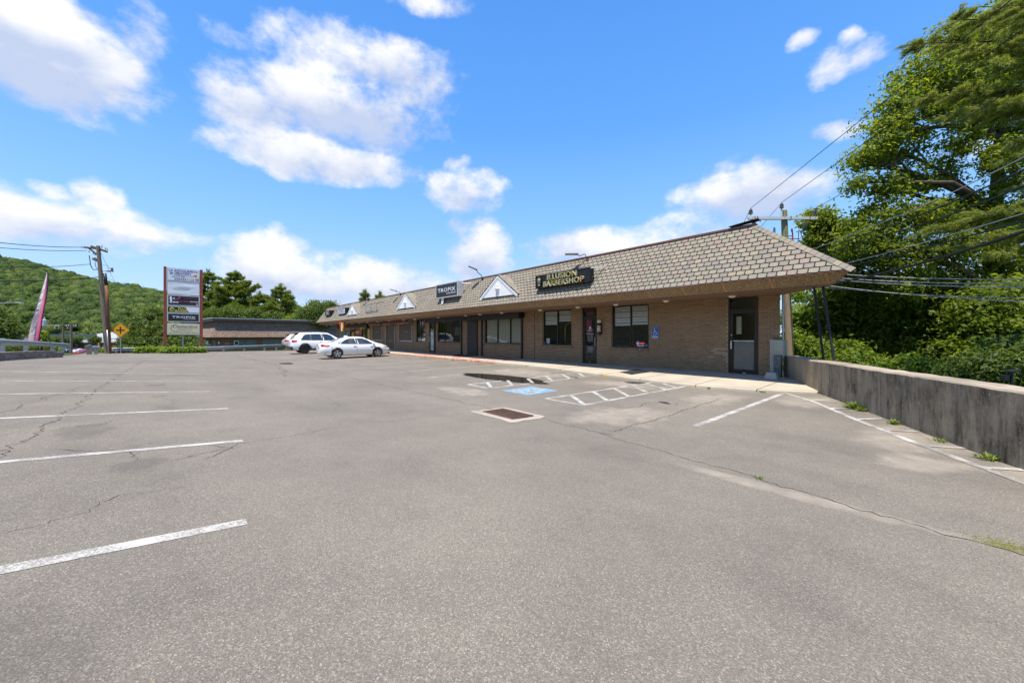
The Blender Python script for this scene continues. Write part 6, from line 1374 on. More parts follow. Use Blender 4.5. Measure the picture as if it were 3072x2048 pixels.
def ring(P, x):
    w = smooth_tab(P['plan'], x); zt = smooth_tab(P['top'], x, .05); zb = min(smooth_tab(P['belt'], x), zt-.035); z0 = P['z0']+.16*max(0, 1-x/.45)+.07*max(0, 1-(P['L']-x)/.4)
    for c in P['wx']:
        dx = abs(x-c)
        if dx < P['ar']: z0 = max(z0, P['wr']+math.sqrt(P['ar']**2-dx*dx))
    k = max(0, min(1, (zt-zb)/.42)); wr = w*.84*(1-k)+P['roofw']*k; zm = max(.58, z0+.05); zs = max(zb-.07, zm+.02)
    h = zt-zb
    return [(0, z0), (w*.80, z0), (w*.965, min(z0+.10, zm-.02)), (w, zm), (w*.985, zs), (w*.94, max(zb, zs+.012)), (wr+(w*.94-wr)*.16, zb+h*.80), (wr*.88, zt-h*.045-.008), (wr*.5, zt-.006), (0, zt)]
def side_y(P, x, z):
    r = ring(P, x)
    for a, b in zip(r[2:], r[3:]):
        if a[1] <= z <= b[1]: return a[0]+(b[0]-a[0])*(z-a[1])/max(1e-6, b[1]-a[1])
    return r[3][0]
def top_z(P, x, y):
    r = ring(P, x)[5:]
    for a, b in zip(r, r[1:]):
        if b[0] <= abs(y) <= a[0]: return a[1]+(b[1]-a[1])*(a[0]-abs(y))/max(1e-6, a[0]-b[0])
    return r[0][1]
def car(P, loc, rot, paint, lab, cat, name, rim=M_ALLOY, sc_=1., detail=True, spokes=5):
    T = thing(name, lab, cat, loc); Mx = Matrix.Translation(loc) @ Matrix.Rotation(rot, 4, 'Z') @ Matrix.Diagonal((sc_, sc_, sc_, 1)) @ Matrix.Translation((-P['L']/2, 0, 0))
    def B(mb, nm, mat, par=None, **k): return mb.xf(Mx).build(nm, mat, par or T, **k)
    xs = sorted(set([round(P['L']*i/60, 4) for i in range(61)]+[round(c+P['ar']*f, 4) for c in P['wx'] for f in (-1.001, -.999, -.97, -.9, -.8, -.65, -.5, -.3, -.1, .1, .3, .5, .65, .8, .9, .97, .999, 1.001)]))
    m = MB(); k = len(ring(P, 1)); 
    for x in xs:
        r = ring(P, x); m.v += [(x, -y, z) for y, z in r]+[(x, y, z) for y, z in r[-2:0:-1]]
    kk = 2*k-2; m.f = [(i*kk+j, (i+1)*kk+j, (i+1)*kk+(j+1) % kk, i*kk+(j+1) % kk) for i in range(len(xs)-1) for j in range(kk)]+[tuple(range(kk)), tuple((len(xs)-1)*kk+j for j in range(kk-1, -1, -1))]
    body = B(m, 'body', paint); angle_smooth(body, 50)
    under = MB().box((.5, -P['plan'][3][1]*.72, P['z0']-.02), (P['L']-.4, P['plan'][3][1]*.72, P['z0']+.35)); B(under, 'underbody', M_CLAD)
    def sidepoly(pts, s, o):       # patch that follows the body side
        xa, xb = min(p[0] for p in pts), max(p[0] for p in pts); nc, nr = 10, 4; g = MB()
        for i in range(nc+1):
            x = xa+(xb-xa)*min(max(i/nc, .004), .996); zz = []
            for (a, b) in zip(pts, pts[1:]+pts[:1]):
                if (a[0]-x)*(b[0]-x) <= 0 and a[0] != b[0]: zz.append(a[1]+(b[1]-a[1])*(x-a[0])/(b[0]-a[0]))
            lo, hi = min(zz), max(zz)
            for j in range(nr+1): z = lo+(hi-lo)*j/nr; g.v.append((x, s*(side_y(P, x, z)+o), z))
        g.f = [(i*(nr+1)+j, (i+1)*(nr+1)+j, (i+1)*(nr+1)+j+1, i*(nr+1)+j+1) for i in range(nc) for j in range(nr)]; return g
    for s in (-1, 1):
        if not detail and s > 0: pass
        for w in P['side']: B(sidepoly(w, s, .010), 'side_window', M_CGLASS, smooth=True)
        B(sidepoly(P['quarter'], s, .009), 'quarter_window', M_CLAD)
        if detail:
            for w in P['pillars']: B(sidepoly(w, s, .009), 'window_pillar', M_CLAD, smooth=True)
            tl = B(sidepoly(P['tail'], s, .014), 'tail_light', M_TAIL)
            B(sidepoly(P['head'], s, .012), 'headlight', M_CLAD if P is SED else M_LAMPC)
            for x in P['seams']:
                g = MB(); zz = [P['z0']+.13+(lerp_tab(P['belt'], x)-.02-P['z0']-.13)*i/6 for i in range(7)]
                for a, b in zip(zz, zz[1:]): g.quad(*[(xx, s*(side_y(P, xx, z)+.003), z) for xx, z in ((x-.004, a), (x+.004, a), (x+.004, b), (x-.004, b))])
                B(g, 'door_seam', M_SHUTLINE)
            for x in [q-.16 for q in P['seams'][1:]]:
                z = lerp_tab(P['belt'], x)-.115; yy = side_y(P, x, z); B(MB().obox((x, s*(yy+.006), z), (.09, 0, 0), (0, .012, 0), (0, 0, .014)), 'door_handle', paint if P is SUVP else M_CHROME, bevel=.004)
            x = P['side'][-1][-1][0]-.02; z = lerp_tab(P['belt'], x)+.07; mo = MB().ball((x, s*(side_y(P, x, z-.02)+.12), z+.02), .10, 12, 8, (1.0, 1.05, .68)); mo.tube([(x+.02, s*side_y(P, x, z-.06), z-.04), (x, s*(side_y(P, x, z-.02)+.09), z-.02)], .03, 6); B(mo, 'wing_mirror', paint if P is SED else M_CLAD, smooth=True)
            bl = MB(); xa, xb = P['side'][0][0][0], P['side'][-1][-1][0]; n_ = 12
            for i in range(n_):
                u, v = xa+(xb-xa)*i/n_, xa+(xb-xa)*(i+1)/n_; zz = lambda q: lerp_tab(P['belt'], q)+.012
                bl.quad(*[(q, s*(side_y(P, q, z_)+.008), z_) for q, z_ in ((u, zz(u)), (v, zz(v)), (v, zz(v)+.022), (u, zz(u)+.022))])
            B(bl, 'window_trim', M_CHROME if P is SED else M_CLAD)
            if P['clad']:
                for c in P['wx']:
                    g = MB(); an = np.linspace(-.1, math.pi+.1, 15)
                    for a, b in zip(an, an[1:]):
                        q = []
                        for (t_, r_) in ((a, P['ar']-.005), (b, P['ar']-.005), (b, P['ar']+.075), (a, P['ar']+.075)):
                            x = c+r_*math.cos(t_); z = max(P['wr']+r_*math.sin(t_), P['z0']+.02); q.append((x, s*(side_y(P, x, max(z, ring(P, x)[2][1]))+.012), z))
                        g.quad(*q)
                    B(g, 'arch_cladding', M_CLAD)
                g = MB(); x0, x1 = P['wx'][0]+P['ar'], P['wx'][1]-P['ar']
                for i in range(8): u, v = x0+(x1-x0)*i/8, x0+(x1-x0)*(i+1)/8; g.quad(*[(q, s*(side_y(P, q, z_+.04)+.014), z_) for q, z_ in ((u, P['z0']), (v, P['z0']), (v, P['z0']+.17), (u, P['z0']+.17))])
                B(g, 'sill_cladding', M_CLAD)
        for c in P['wx']:
            yw = lerp_tab(P['plan'], c)-.115
            R_ = P['wr']; wm = MB(); ax = (0, s, 0); cc = (c, s*(yw-.10), R_)
            wm.lathe(cc, [(0, R_*.60), (0, R_*.92), (.03, R_*.99), (.17, R_*.99), (.205, R_*.93), (.21, R_*.72), (.19, R_*.66)], ax, 28, False); wh = B(wm, 'wheel', M_TYRE); angle_smooth(wh, 40)
            rm = MB(); o = s*(yw+.085); oc = Vector((c, o, R_)); n_ = 24; rr = R_*.70
            rm.lathe((c, s*(yw+.0), R_), [(0, rr*.9), (.02, rr*.9), (.085, rr*1.0), (.098, rr*1.02), (.10, rr*.93), (.05, rr*.88)], ax, 28, False); rm.lathe((c, s*(yw+.04), R_), [(0, rr*.2), (.06, rr*.2), (.066, 0)], ax, 12)
            for i in range(spokes):
                a0 = 2*math.pi*i/spokes+.3
                for da in ((-.16, .16) if spokes == 5 and P is SED else (0,)):
                    d = Vector((math.cos(a0+da*.6), 0, math.sin(a0+da*.6))); d2 = Vector((math.cos(a0+da), 0, math.sin(a0+da))); q = Vector((-d.z, 0, d.x)); wdt = .026 if P is SED else .055; y0 = s*(yw+.072); A0 = Vector((c, y0, R_))+d*rr*.12; B0 = Vector((c, y0+s*.012, R_))+d2*rr*.92; rm.obox((A0+B0)/2, (B0-A0)/2, q*wdt, (0, .012, 0))
            ri = B(rm, 'rim', rim, wh); angle_smooth(ri, 35); B(MB().lathe((c, s*(yw-.02), R_), [(0, rr*.9), (.01, rr*.9)], ax, 20), 'brake_disc', M_CLAD, wh)
        # dark inside of the arches
    for (rng, nm) in ((P['ws'], 'windshield'), (P['rg'], 'rear_window')):
        g = MB(); n_ = 8; us = (-.93, -.6, -.3, 0, .3, .6, .93)
        for i in range(n_+1):
            x = rng[0]+(rng[1]-rng[0])*i/n_; wr = ring(P, x)[6][0]
            for u in us: g.v.append((x, u*wr, top_z(P, x, u*wr)+.008))
        q = len(us); g.f = [(i*q+j, (i+1)*q+j, (i+1)*q+j+1, i*q+j+1) for i in range(n_) for j in range(q-1)]; B(g, nm, M_CGLASS, smooth=True)
    if detail:
        zz = .62 if P is SED else .80
        B(MB().box((-.012, -.26, zz+.10), (.012, .26, zz+.25)), 'licence_plate', M_LAV); 
        if P['clad']: B(MB().box((-.03, -.82, .36), (.14, .82, .62)), 'rear_bumper', M_CLAD, bevel=.03); B(MB().box((.36, -.6, 1.72), (.62, .6, 1.775)), 'roof_spoiler', M_CLAD, bevel=.01); [B(MB().tube([(1.0, s*.60, 1.80), (1.15, s*.61, 1.855), (2.7, s*.62, 1.85), (2.85, s*.62, 1.80)], .02, 6), 'roof_rail', M_CLAD) for s in (-1, 1)]; [B(MB().box((-.02, s*.88-.02*0, .98) if s > 0 else (-.02, -.88, .98), (.05, s*.88 if s < 0 else .62, 1.14) if False else ((.05, .88, 1.14) if s > 0 else (.05, -.60, 1.14)) ), 'tail_light', M_TAIL) for s in ()]
        else: B(MB().ball((1.75, 0, 1.47), .10, 10, 6, (1.4, .45, .55)), 'roof_antenna', paint, smooth=True); B(MB().box((4.50, -.60, .24), (4.70, .60, .34)), 'front_lip', M_CLAD, bevel=.02); B(MB().obox((.25, -.86, .40), (.06, 0, 0), (0, .01, 0), (0, 0, .012)), 'side_reflector', M_CLAD)
    return T
HP = math.pi/2
car(SED, Vector((-28.35, 9.05, zg(-28.35, 9)+.005)), HP, M_CWHITE, 'white sedan parked nose to the kerb in front of the shops', 'car', 'parked_car')
car(SUVP, Vector((-37.7, 9.1, .06)), HP, M_CWHITE, 'white SUV with black wheels and dark cladding, parked behind the sedan', 'car', 'parked_car', M_BALLOY)
car(SUVP, Vector((-46.9, 10.0, .06)), HP, M_CPEARL, 'pale champagne SUV, farthest of the three parked cars', 'car', 'parked_car', M_ALLOY, .95)
for px, py, t_, p_, lab, P in ((251, 1065, 105, M_CRED, 'red car down on the valley road, seen through the rail gap', SED), (238, 1060, 118, M_CWHITE, 'white car behind the red car in the valley', SED), (213, 1059, 118, M_CBLUE, 'dark blue car at the left of the valley cars', SED)):
    q = at(px, py, t_); car(P, Vector((q.x, q.y, q.z)), math.radians(150), p_, lab, 'car', 'distant_car', detail=False)
# ------------------------------------------------------------------ trees
M_BARK = m_wood('dark_bark', (.045, .036, .028), (.13, .105, .08))
M_OAK = leafmat('oak_leaf', [(.12, .18, .02), (.17, .24, .026), (.23, .295, .033), (.30, .36, .05)], .6)
M_MAPLE = leafmat('dark_maple_leaf', [(.105, .165, .022), (.145, .215, .028), (.19, .265, .035), (.24, .31, .05)], .6)
M_BRIGHT = leafmat('bright_shrub_leaf', [(.12, .20, .022), (.17, .26, .028), (.22, .32, .038), (.27, .37, .055)], .5)
M_BUSH = leafmat('bush_leaf', [(.055, .10, .018), (.085, .145, .024), (.13, .19, .03), (.18, .23, .045)], .4)
M_NEED = leafmat('white_pine_needle', [(.15, .21, .045), (.20, .26, .055), (.26, .31, .07), (.33, .36, .10)], .45)
M_NEEDF = leafmat('far_pine_needle', [(.10, .16, .036), (.14, .20, .042), (.18, .24, .05), (.23, .28, .065)], .5)
M_HILL = leafmat('hillside_foliage', [(.035, .068, .016), (.048, .085, .019), (.062, .105, .022), (.08, .125, .027)], .3)
def leaves(P, Nn, size, rng, aspect=.52, up=.55):
    """diamond leaves at points P, roughly facing Nn"""
    n = len(P); nr = Nn+rng.normal(0, .75, (n, 3)); nr[:, 2] += up; nr /= np.linalg.norm(nr, axis=1, keepdims=True)+1e-9
    r = rng.normal(0, 1, (n, 3)); a = np.cross(nr, r); a /= np.linalg.norm(a, axis=1, keepdims=True)+1e-9; b = np.cross(nr, a)
    s = size*rng.uniform(.6, 1.25, (n, 1)); a = a*s; b = b*s*aspect
    bend = nr*s*.18
    V = np.stack([P-a, P-b*.9-a*.1+bend, P+a-bend*.5, P+b*.9-a*.1+bend], 1).reshape(-1, 3); Fq = np.arange(4*n).reshape(n, 4); return V, Fq
def crown_points(lobes, ncl, nleaf, cr, rng, shell=.38, flat=.55):
    vol = np.array([l[3]*l[4]*l[5] for l in lobes])**(2/3); cnt = np.maximum(1, (ncl*vol/vol.sum()).astype(int)); C = []; N = []
    for l, c in zip(lobes, cnt):
        d = rng.normal(0, 1, (c, 3)); d /= np.linalg.norm(d, axis=1, keepdims=True); r = rng.uniform(.12, 1, (c, 1))**shell; C.append(np.array(l[:3])+d*r*np.array(l[3:6])); N.append(d)
    C = np.concatenate(C); N = np.concatenate(N); k = rng.poisson(nleaf, len(C))+4
    idx = np.repeat(np.arange(len(C)), k); off = rng.normal(0, 1, (len(idx), 3))*cr*np.array([1, 1, flat])*rng.uniform(.5, 1.2, (len(C), 1))[idx]
    return C, C[idx]+off, (N[idx]*.5+off/ (np.linalg.norm(off, axis=1, keepdims=True)+1e-6)*.5)
def tree(name, lab, cat, base, trunk, lobes, ncl, nleaf, cr, lsz, mat, seed, tr=.2, group=None, limbs=True, twigs=6, shell=.38, flat=.55, aspect=.52, bark=M_BARK):
    rng = np.random.default_rng(seed); T = thing(name, lab, cat, base, group); trunk = [Vector(p) for p in trunk]
    C, P, N = crown_points(lobes, ncl, nleaf, cr, rng, shell, flat); V, Fq = leaves(P, N, lsz, rng, aspect)
    link('crown', npmesh('crown', V, Fq, mat), T)
    m = MB(); k = len(trunk); m.tube(trunk, [tr*(1-.72*i/(k-1)) for i in range(k)], 10)
    if limbs:
        for l in lobes:
            c = Vector(l[:3]); tp = min(trunk, key=lambda q: (q-c).length+max(0, q.z-c.z)*3); d = c-tp; L_ = d.length
            r0 = min(tr*.5, .03+.018*L_); mid = tp+d*.5+Vector((rng.normal(0, .08*L_), rng.normal(0, .08*L_), .06*L_)); m.tube([tp, tp.lerp(mid, .5)+Vector((0, 0, .03*L_)), mid, c], [r0, r0*.8, r0*.6, r0*.3], 6, False)
            near = np.argsort(np.linalg.norm(C-np.array(l[:3]), axis=1))[:40]
            for i in near[::max(1, len(near)//max(1, twigs))]:
                q = Vector(C[i]); s = mid.lerp(c, rng.uniform(.3, 1)); m.tube([s, s.lerp(q, .5)+Vector((0, 0, .05)), q], [r0*.32, r0*.2, .008], 4, False)
    m.build('trunk', bark, T, True); return T
def lob(px, py, t, rpx, sy=.8, sd=1.0): c = at(px, py, t); r = rpx*t/F; return (c.x, c.y, c.z, r*sd, r*sd, r*sy)
# big oak behind the retaining wall
tb = at(2990, 1100, 15.5); gz = -2.0
oak = [lob(q[0], q[1], q[2], q[3]*(.86 if q[1] < 620 else .95)) for q in ((2770, 225, 15, 95), (2690, 320, 15, 85), (2640, 400, 15, 75), (2600, 470, 15, 70), (2575, 545, 15, 45), (2700, 450, 15.5, 80), (2790, 360, 15, 85), (2870, 260, 15, 100), (2920, 150, 15, 110), (3010, 70, 15, 130), (3060, 220, 15.5, 120), (2840, 120, 15, 70), (2740, 540, 15.5, 70), (2660, 560, 15, 60), (2830, 520, 16, 65), (2960, 330, 16, 80), (3060, 400, 15.5, 90), (2930, 620, 15.5, 70),
    (2640, 650, 15, 75), (2740, 650, 15, 80), (2850, 650, 15.5, 75), (2600, 730, 15, 85), (2700, 760, 15, 90), (2820, 740, 15, 90), (2950, 730, 15, 95), (3060, 640, 15, 90), (2560, 820, 16, 80), (2680, 860, 15.5, 90), (2800, 850, 15.5, 80), (2930, 840, 15.5, 80), (3050, 800, 15, 90), (3010, 300, 14.6, 90), (3000, 480, 14.6, 80), (3070, 520, 14.5, 80), (2890, 430, 15, 60), (3080, 100, 14.5, 110))]
tp = [Vector((tb.x, tb.y, gz)), at(2990, 900, 15.5), at(2985, 650, 15.5), at(3000, 420, 15.5), at(3020, 200, 15.5), at(3020, 20, 15.5)]
tree('oak_tree', 'tall oak with glossy green leaves filling the right edge of the sky', 'tree', (tb.x, tb.y, gz), tp, oak, 1750, 36, .25, .082, M_OAK, 3, .30, twigs=8, shell=.55)
# darker maples and understorey below it
for i, (name, lab, mat, tr, q, tr_b, ncl, lf) in enumerate((
    ('maple_tree', 'dark green maple crown behind the two canopy posts', M_MAPLE, .15, ((2520, 880, 17, 85), (2600, 930, 17, 95), (2560, 990, 17, 80), (2660, 1000, 17, 85), (2500, 950, 17.5, 60)), (2580, 17), 420, .105),
    ('maple_tree', 'dark green maple crown in the middle behind the stained wall', M_MAPLE, .17, ((2740, 930, 16.5, 105), (2830, 980, 16.5, 110), (2720, 1030, 16, 95), (2860, 1060, 16, 95), (2780, 1090, 15.5, 80)), (2790, 16.5), 560, .105),
    ('maple_tree', 'dark green maple crown at the right edge behind the wall', M_MAPLE, .17, ((2960, 930, 14, 100), (3050, 900, 14, 100), (3000, 1020, 13.5, 100), (3090, 1000, 13.5, 120), (2930, 1080, 13.5, 85)), (3010, 14), 560, .10),
    ('young_tree', 'small light leaved tree top right of the crossarm', M_OAK, .09, ((2452, 660, 23, 40), (2480, 700, 23, 50), (2510, 750, 23, 55), (2450, 730, 23, 35), (2540, 690, 23, 35)), (2500, 23), 330, .12),
    ('sumac_shrub', 'bright green leafy shrub between the shop corner and the posts', M_BRIGHT, .07, ((2395, 950, 19, 45), (2450, 965, 19, 55), (2400, 1030, 18, 55), (2470, 1045, 17, 55), (2520, 1060, 15, 50), (2385, 890, 20, 22)), (2440, 18.5), 520, .085),
    ('sumac_shrub', 'low bright green shrub peeping over the wall right of the posts', M_BRIGHT, .05, ((2560, 1085, 14, 40), (2610, 1105, 13.5, 35), (2680, 1115, 13, 30)), (2600, 13.5), 200, .07),
    ('leafy_shrub', 'sunlit shrub over the wall in front of the middle maple', M_BRIGHT, .05, ((2720, 1110, 12, 45), (2790, 1125, 11.5, 45), (2850, 1130, 11, 40)), (2780, 11.5), 240, .065),
    ('leafy_shrub', 'green shrub over the wall beside the path light', M_BUSH, .05, ((2920, 1120, 9.5, 60), (2990, 1110, 9, 65), (3060, 1120, 8.5, 70), (3040, 1060, 9.5, 60)), (2990, 9.2), 330, .06))):
    b = at(tr_b[0], 1150, tr_b[1]); gz_ = -2.0; lb = [lob(*x) for x in q]; topc = max(lb, key=lambda l: l[2])
    tree(name, lab, 'tree' if 'tree' in name else 'shrub', (b.x, b.y, gz_), [Vector((b.x, b.y, gz_)), Vector((b.x, b.y, (gz_+topc[2])/2)), Vector(topc[:3])], lb, ncl, 30, .26 if 'tree' in name else .2, lf, mat, 20+i, tr, 'trees and shrubs behind the retaining wall', twigs=5)
# dense dark undergrowth that closes the view below the crowns
rng = np.random.default_rng(77); lobes = [lob(px, py, t, 120, .9) for px, py, t in ((2480, 1080, 24), (2620, 1080, 23), (2760, 1070, 23), (2900, 1060, 22), (3040, 1060, 21), (3180, 1040, 20), (2560, 960, 26), (2740, 940, 26), (2920, 930, 25), (3080, 900, 24), (3200, 900, 20), (3150, 1080, 14))]
C, P, N = crown_points(lobes, 850, 24, .4, rng); V, Fq = leaves(P, N, .15, rng); setp(link('undergrowth', npmesh('undergrowth', V, Fq, M_MAPLE)), 'dense dark green undergrowth behind the retaining wall trees', 'undergrowth', kind='stuff')
# ---- pines
def tufts(A, Dv, ln, wd, k, rng, spread=.6):
    n = len(A); d = np.repeat(Dv, k, 0)+rng.normal(0, spread, (n*k, 3)); d /= np.linalg.norm(d, axis=1, keepdims=True)+1e-9; o = np.repeat(A, k, 0)+rng.normal(0, ln*.18, (n*k, 3))
    s = np.cross(d, rng.normal(0, 1, (n*k, 3))); s /= np.linalg.norm(s, axis=1, keepdims=True)+1e-9; L_ = ln*rng.uniform(.7, 1.2, (n*k, 1))
    V = np.stack([o-s*wd*.5, o+s*wd*.5, o+d*L_], 1).reshape(-1, 3); return V, np.arange(3*n*k).reshape(-1, 3)
def branch_tufts(pts, rng, width, n, droop=.12):
    """points on a flat spray round a branch"""
    pts = np.array([list(p) for p in pts]); seg = rng.uniform(.22, 1, n)**.8*(len(pts)-1); i = np.minimum(seg.astype(int), len(pts)-2); f = (seg-i)[:, None]; c = pts[i]*(1-f)+pts[i+1]*f
    d = pts[-1]-pts[0]; d = d/np.linalg.norm(d); s = np.cross(d, [0, 0, 1.]); s /= np.linalg.norm(s)+1e-9; u = rng.normal(0, .5, (n, 1)); w = width*(1.15-seg[:, None]/(len(pts)-1)*.75)
    A = c+s*u*w+np.array([0, 0, 1.])*(rng.normal(0, .10*width, (n, 1))-droop*np.abs(u)*w); Dv = d*.8+s*u*.9+np.array([0, 0, .45]); return A, Dv
def pine(name, lab, base, h, r, whorls, seed, mat, ln, wd, k, per, group=None, lean=(0, 0), irr=.25, tr=.3, top_fill=True, z0f=.12):
    rng = np.random.default_rng(seed); base = Vector(base); T = thing(name, lab, 'tree', base, group); m = MB(); top = base+Vector((lean[0], lean[1], h)); m.tube([base, base.lerp(top, .5), top], [tr, tr*.6, .04], 8); VV = []; FF = []; off = 0
    for w in range(whorls):
        f = z0f+(1-z0f)*w/whorls; c = base.lerp(top, f); rr = r*(1-f)**.85*(1 if f > .25 else .8)*rng.uniform(1-irr, 1+irr); nb_ = rng.integers(4, 7); a0 = rng.uniform(0, 6.28)
        for b in range(nb_):
            a = a0+b*6.283/nb_+rng.normal(0, .25); l = rr*rng.uniform(.65, 1.15)+.3; e = c+Vector((math.cos(a)*l, math.sin(a)*l, l*rng.uniform(.10, .42))); mid = c.lerp(e, .55)-Vector((0, 0, l*.06)); m.tube([c, mid, e], [.05*tr/.3, .035*tr/.3, .01], 4, False)
            A, D_ = branch_tufts([c, mid, e], rng, l*.42, max(6, int(per*l))); V, Fq = tufts(A, D_, ln, wd, k, rng); VV.append(V); FF.append(Fq+off); off += len(V)
    A = np.array([list(base.lerp(top, f)) for f in np.linspace(.85, 1.0, 14)]); V, Fq = tufts(A, np.tile([0, 0, 1.], (14, 1)), ln*1.3, wd, k*2, rng, .8); VV.append(V); FF.append(Fq+off)
    link('needles', npmesh('needles', np.concatenate(VV), np.concatenate(FF), mat), T); m.build('trunk', M_BARK, T, True); return T
def far_pine(px, ytop, t, h, r, lab, seed, wh=15): c = at(px, ytop, t); pine('pine_tree', lab, (c.x, c.y, c.z-h), h, r, wh, seed, M_NEEDF, .62, .15, 7, 26, 'pines beyond the neighbouring building', irr=.3, tr=.35)
far_pine(706, 815, 92, 19, 11.0, 'tallest broad pine behind the neighbouring roof', 5, 17); far_pine(624, 812, 98, 20, 8.5, 'pine partly hidden behind the pylon sign', 6, 16); far_pine(842, 855, 88, 15.5, 7.2, 'right pine with a pointed top behind the neighbouring roof', 7, 14); far_pine(778, 880, 90, 13, 7.0, 'lower pine between the tall pine and the pointed one', 8, 11)
far_pine(1095, 872, 82, 14, 3.8, 'dark pine top showing over the middle of the shop roof', 12, 11); far_pine(1140, 880, 84, 13, 3.6, 'second dark pine top over the shop roof', 13, 11)
# near white pine, its boughs reaching in from the right
rng = np.random.default_rng(31); tx = at(3330, 1100, 10.5); T = thing('white_pine', 'feathery white pine boughs hanging in from the right picture edge', 'tree', (tx.x, tx.y, -2.0)); m = MB(); topw = Vector((tx.x, tx.y, 16)); m.tube([(tx.x, tx.y, -2), (tx.x, tx.y, 7), topw], [.32, .24, .05], 10); VV = []; FF = []; off = 0
for (px, py, t_, wd_, n_) in ((2745, 130, 9.6, .55, 260), (2840, 60, 9.6, .6, 260), (2940, 20, 9.4, .6, 260), (2880, 150, 9.2, .55, 220), (2960, 190, 9.0, .6, 280), (3040, 120, 9, .6, 280), (2760, 290, 9.4, .5, 260), (2850, 275, 9.2, .5, 240), (2940, 320, 9.0, .6, 260), (3020, 300, 8.8, .5, 240), (2840, 345, 9.3, .4, 180), (3040, 420, 9, .5, 200), (3010, 480, 9.2, .35, 120), (2900, 660, 9.4, .5, 220), (2780, 690, 9.6, .55, 260), (2960, 640, 9.1, .6, 300), (3050, 700, 8.9, .6, 300), (2860, 740, 9.4, .45, 200), (2990, 760, 9.0, .5, 240), (3060, 560, 9.2, .4, 150), (3060, 20, 8.8, .6, 240)):
    e = at(px, py, t_); st = Vector((tx.x, tx.y, e.z+.6)); mid = st.lerp(e, .5)+Vector((0, 0, .10)); m.tube([st, mid, e], [.05, .03, .008], 5, False); dd = (e-st).normalized(); sd_ = dd.cross(Vector((0, 0, 1))).normalized(); AA = []; DD_ = []
    for q in range(int(n_*.19)):
        f = rng.uniform(.3, 1.0); o = st.lerp(mid, f*2) if f < .5 else mid.lerp(e, f*2-1); sg = rng.choice((-1, 1)); l = wd_*rng.uniform(.5, 1.2)*(1.25-f*.6); tw = (dd*rng.uniform(.5, 1.1)+sd_*sg*rng.uniform(.3, 1.0)+Vector((0, 0, rng.uniform(-.35, .25)))).normalized(); m.tube([o, o+tw*l*.6, o+tw*l-Vector((0, 0, l*.12))], [.007, .005, .003], 3, False)
        for w_ in np.linspace(.25, 1, 9): AA.append(list(o+tw*l*w_-Vector((0, 0, l*.12*w_*w_)))); DD_.append(list(tw*1.2+Vector((0, 0, -.15))))
    V, Fq = tufts(np.array(AA), np.array(DD_), .13, .011, 16, rng, .42); VV.append(V); FF.append(Fq+off); off += len(V)
link('needles', npmesh('needles', np.concatenate(VV), np.concatenate(FF), M_NEED), T); m.build('trunk', M_BARK, T, True)
# small pine sprays lower right, behind the oak
for i, (px, py, t_) in enumerate(((2500, 880, 22), (2820, 990, 19))):
    c = at(px, py, t_); pine('pine_tree', ['pine behind the canopy posts with pale layered sprays', 'pale layered pine sprays showing through the middle maple'][i], (c.x, c.y, -2), c.z+2+(.6 if i else 1.2), 3.0, 10, 40+i, M_NEED, .28, .025, 9, 26, 'small pines behind the wall', tr=.16)
# ---- bushes and trees on the left and behind the roofs
def bush(name, lab, q, ncl, lsz, mat, seed, cr=.35, nleaf=26, cat='shrub', group='shrubs along the far edge', tr=.08, ground=None):
    lb = [lob(*x) for x in q]; cx = sum(l[0] for l in lb)/len(lb); cy = sum(l[1] for l in lb)/len(lb); z = ground if ground is not None else gland(cx, cy); tz = max(l[2] for l in lb); return tree(name, lab, cat, (cx, cy, z), [Vector((cx, cy, z)), Vector((cx, cy, (z+tz)/2)), Vector((cx, cy, tz*.8+z*.2))], lb, ncl, nleaf, cr, lsz, mat, seed, tr, group, twigs=3)
bush('large_shrub', 'large leafy shrub between the warning sign and the pylon sign', ((440, 975, 44, 45), (415, 1000, 43, 40), (470, 1000, 43, 45), (500, 1020, 42, 40), (400, 1030, 42, 35), (450, 1035, 42, 45), (460, 945, 45, 28), (520, 1040, 41, 30), (540, 1000, 44, 30)), 720, .12, M_BUSH, 51, .28)
bush('large_shrub', 'shrub seen between the pylon posts under the panels', ((560, 1030, 44, 30), (530, 1015, 46, 30), (585, 1045, 43, 20)), 220, .15, M_BUSH, 52)
for i, (a, b, lab) in enumerate(((345, 420, 'leafy ground vine below the guardrail left of the pylon'), (420, 500, 'leafy ground vine below the guardrail at the left pylon post'), (500, 600, 'low vine below the guardrail between the pylon posts'))):
    bush('ground_vine', lab, [(a+(b-a)*k/4, 1052-k % 2*3, 33.6+.3*k, 9) for k in range(5)], 190, .11, M_BRIGHT, 60+i, .16, 22)
bush('small_shrub', 'tiny shrub at the foot of the wooden pole', ((312, 1054, 34, 9), (303, 1056, 34, 7)), 60, .09, M_BRIGHT, 66, .15)
bush('small_shrub', 'small yellow green sapling right of the feather flag base', ((126, 1008, 26, 9), (122, 1020, 26, 8), (130, 1018, 26, 7), (124, 998, 26, 6)), 70, .09, M_BRIGHT, 67, .13)
bush('large_shrub', 'dark leafy tree at the left picture edge above the guardrail', ((-20, 990, 40, 50), (20, 1000, 42, 30), (0, 960, 44, 30), (-60, 960, 40, 60)), 320, .17, M_BUSH, 68, .4)
bush('low_hedge', 'green undergrowth behind the left guardrail', [(k*26, 1050, 24+k, 14) for k in range(-2, 6)], 260, .10, M_BUSH, 69, .22)
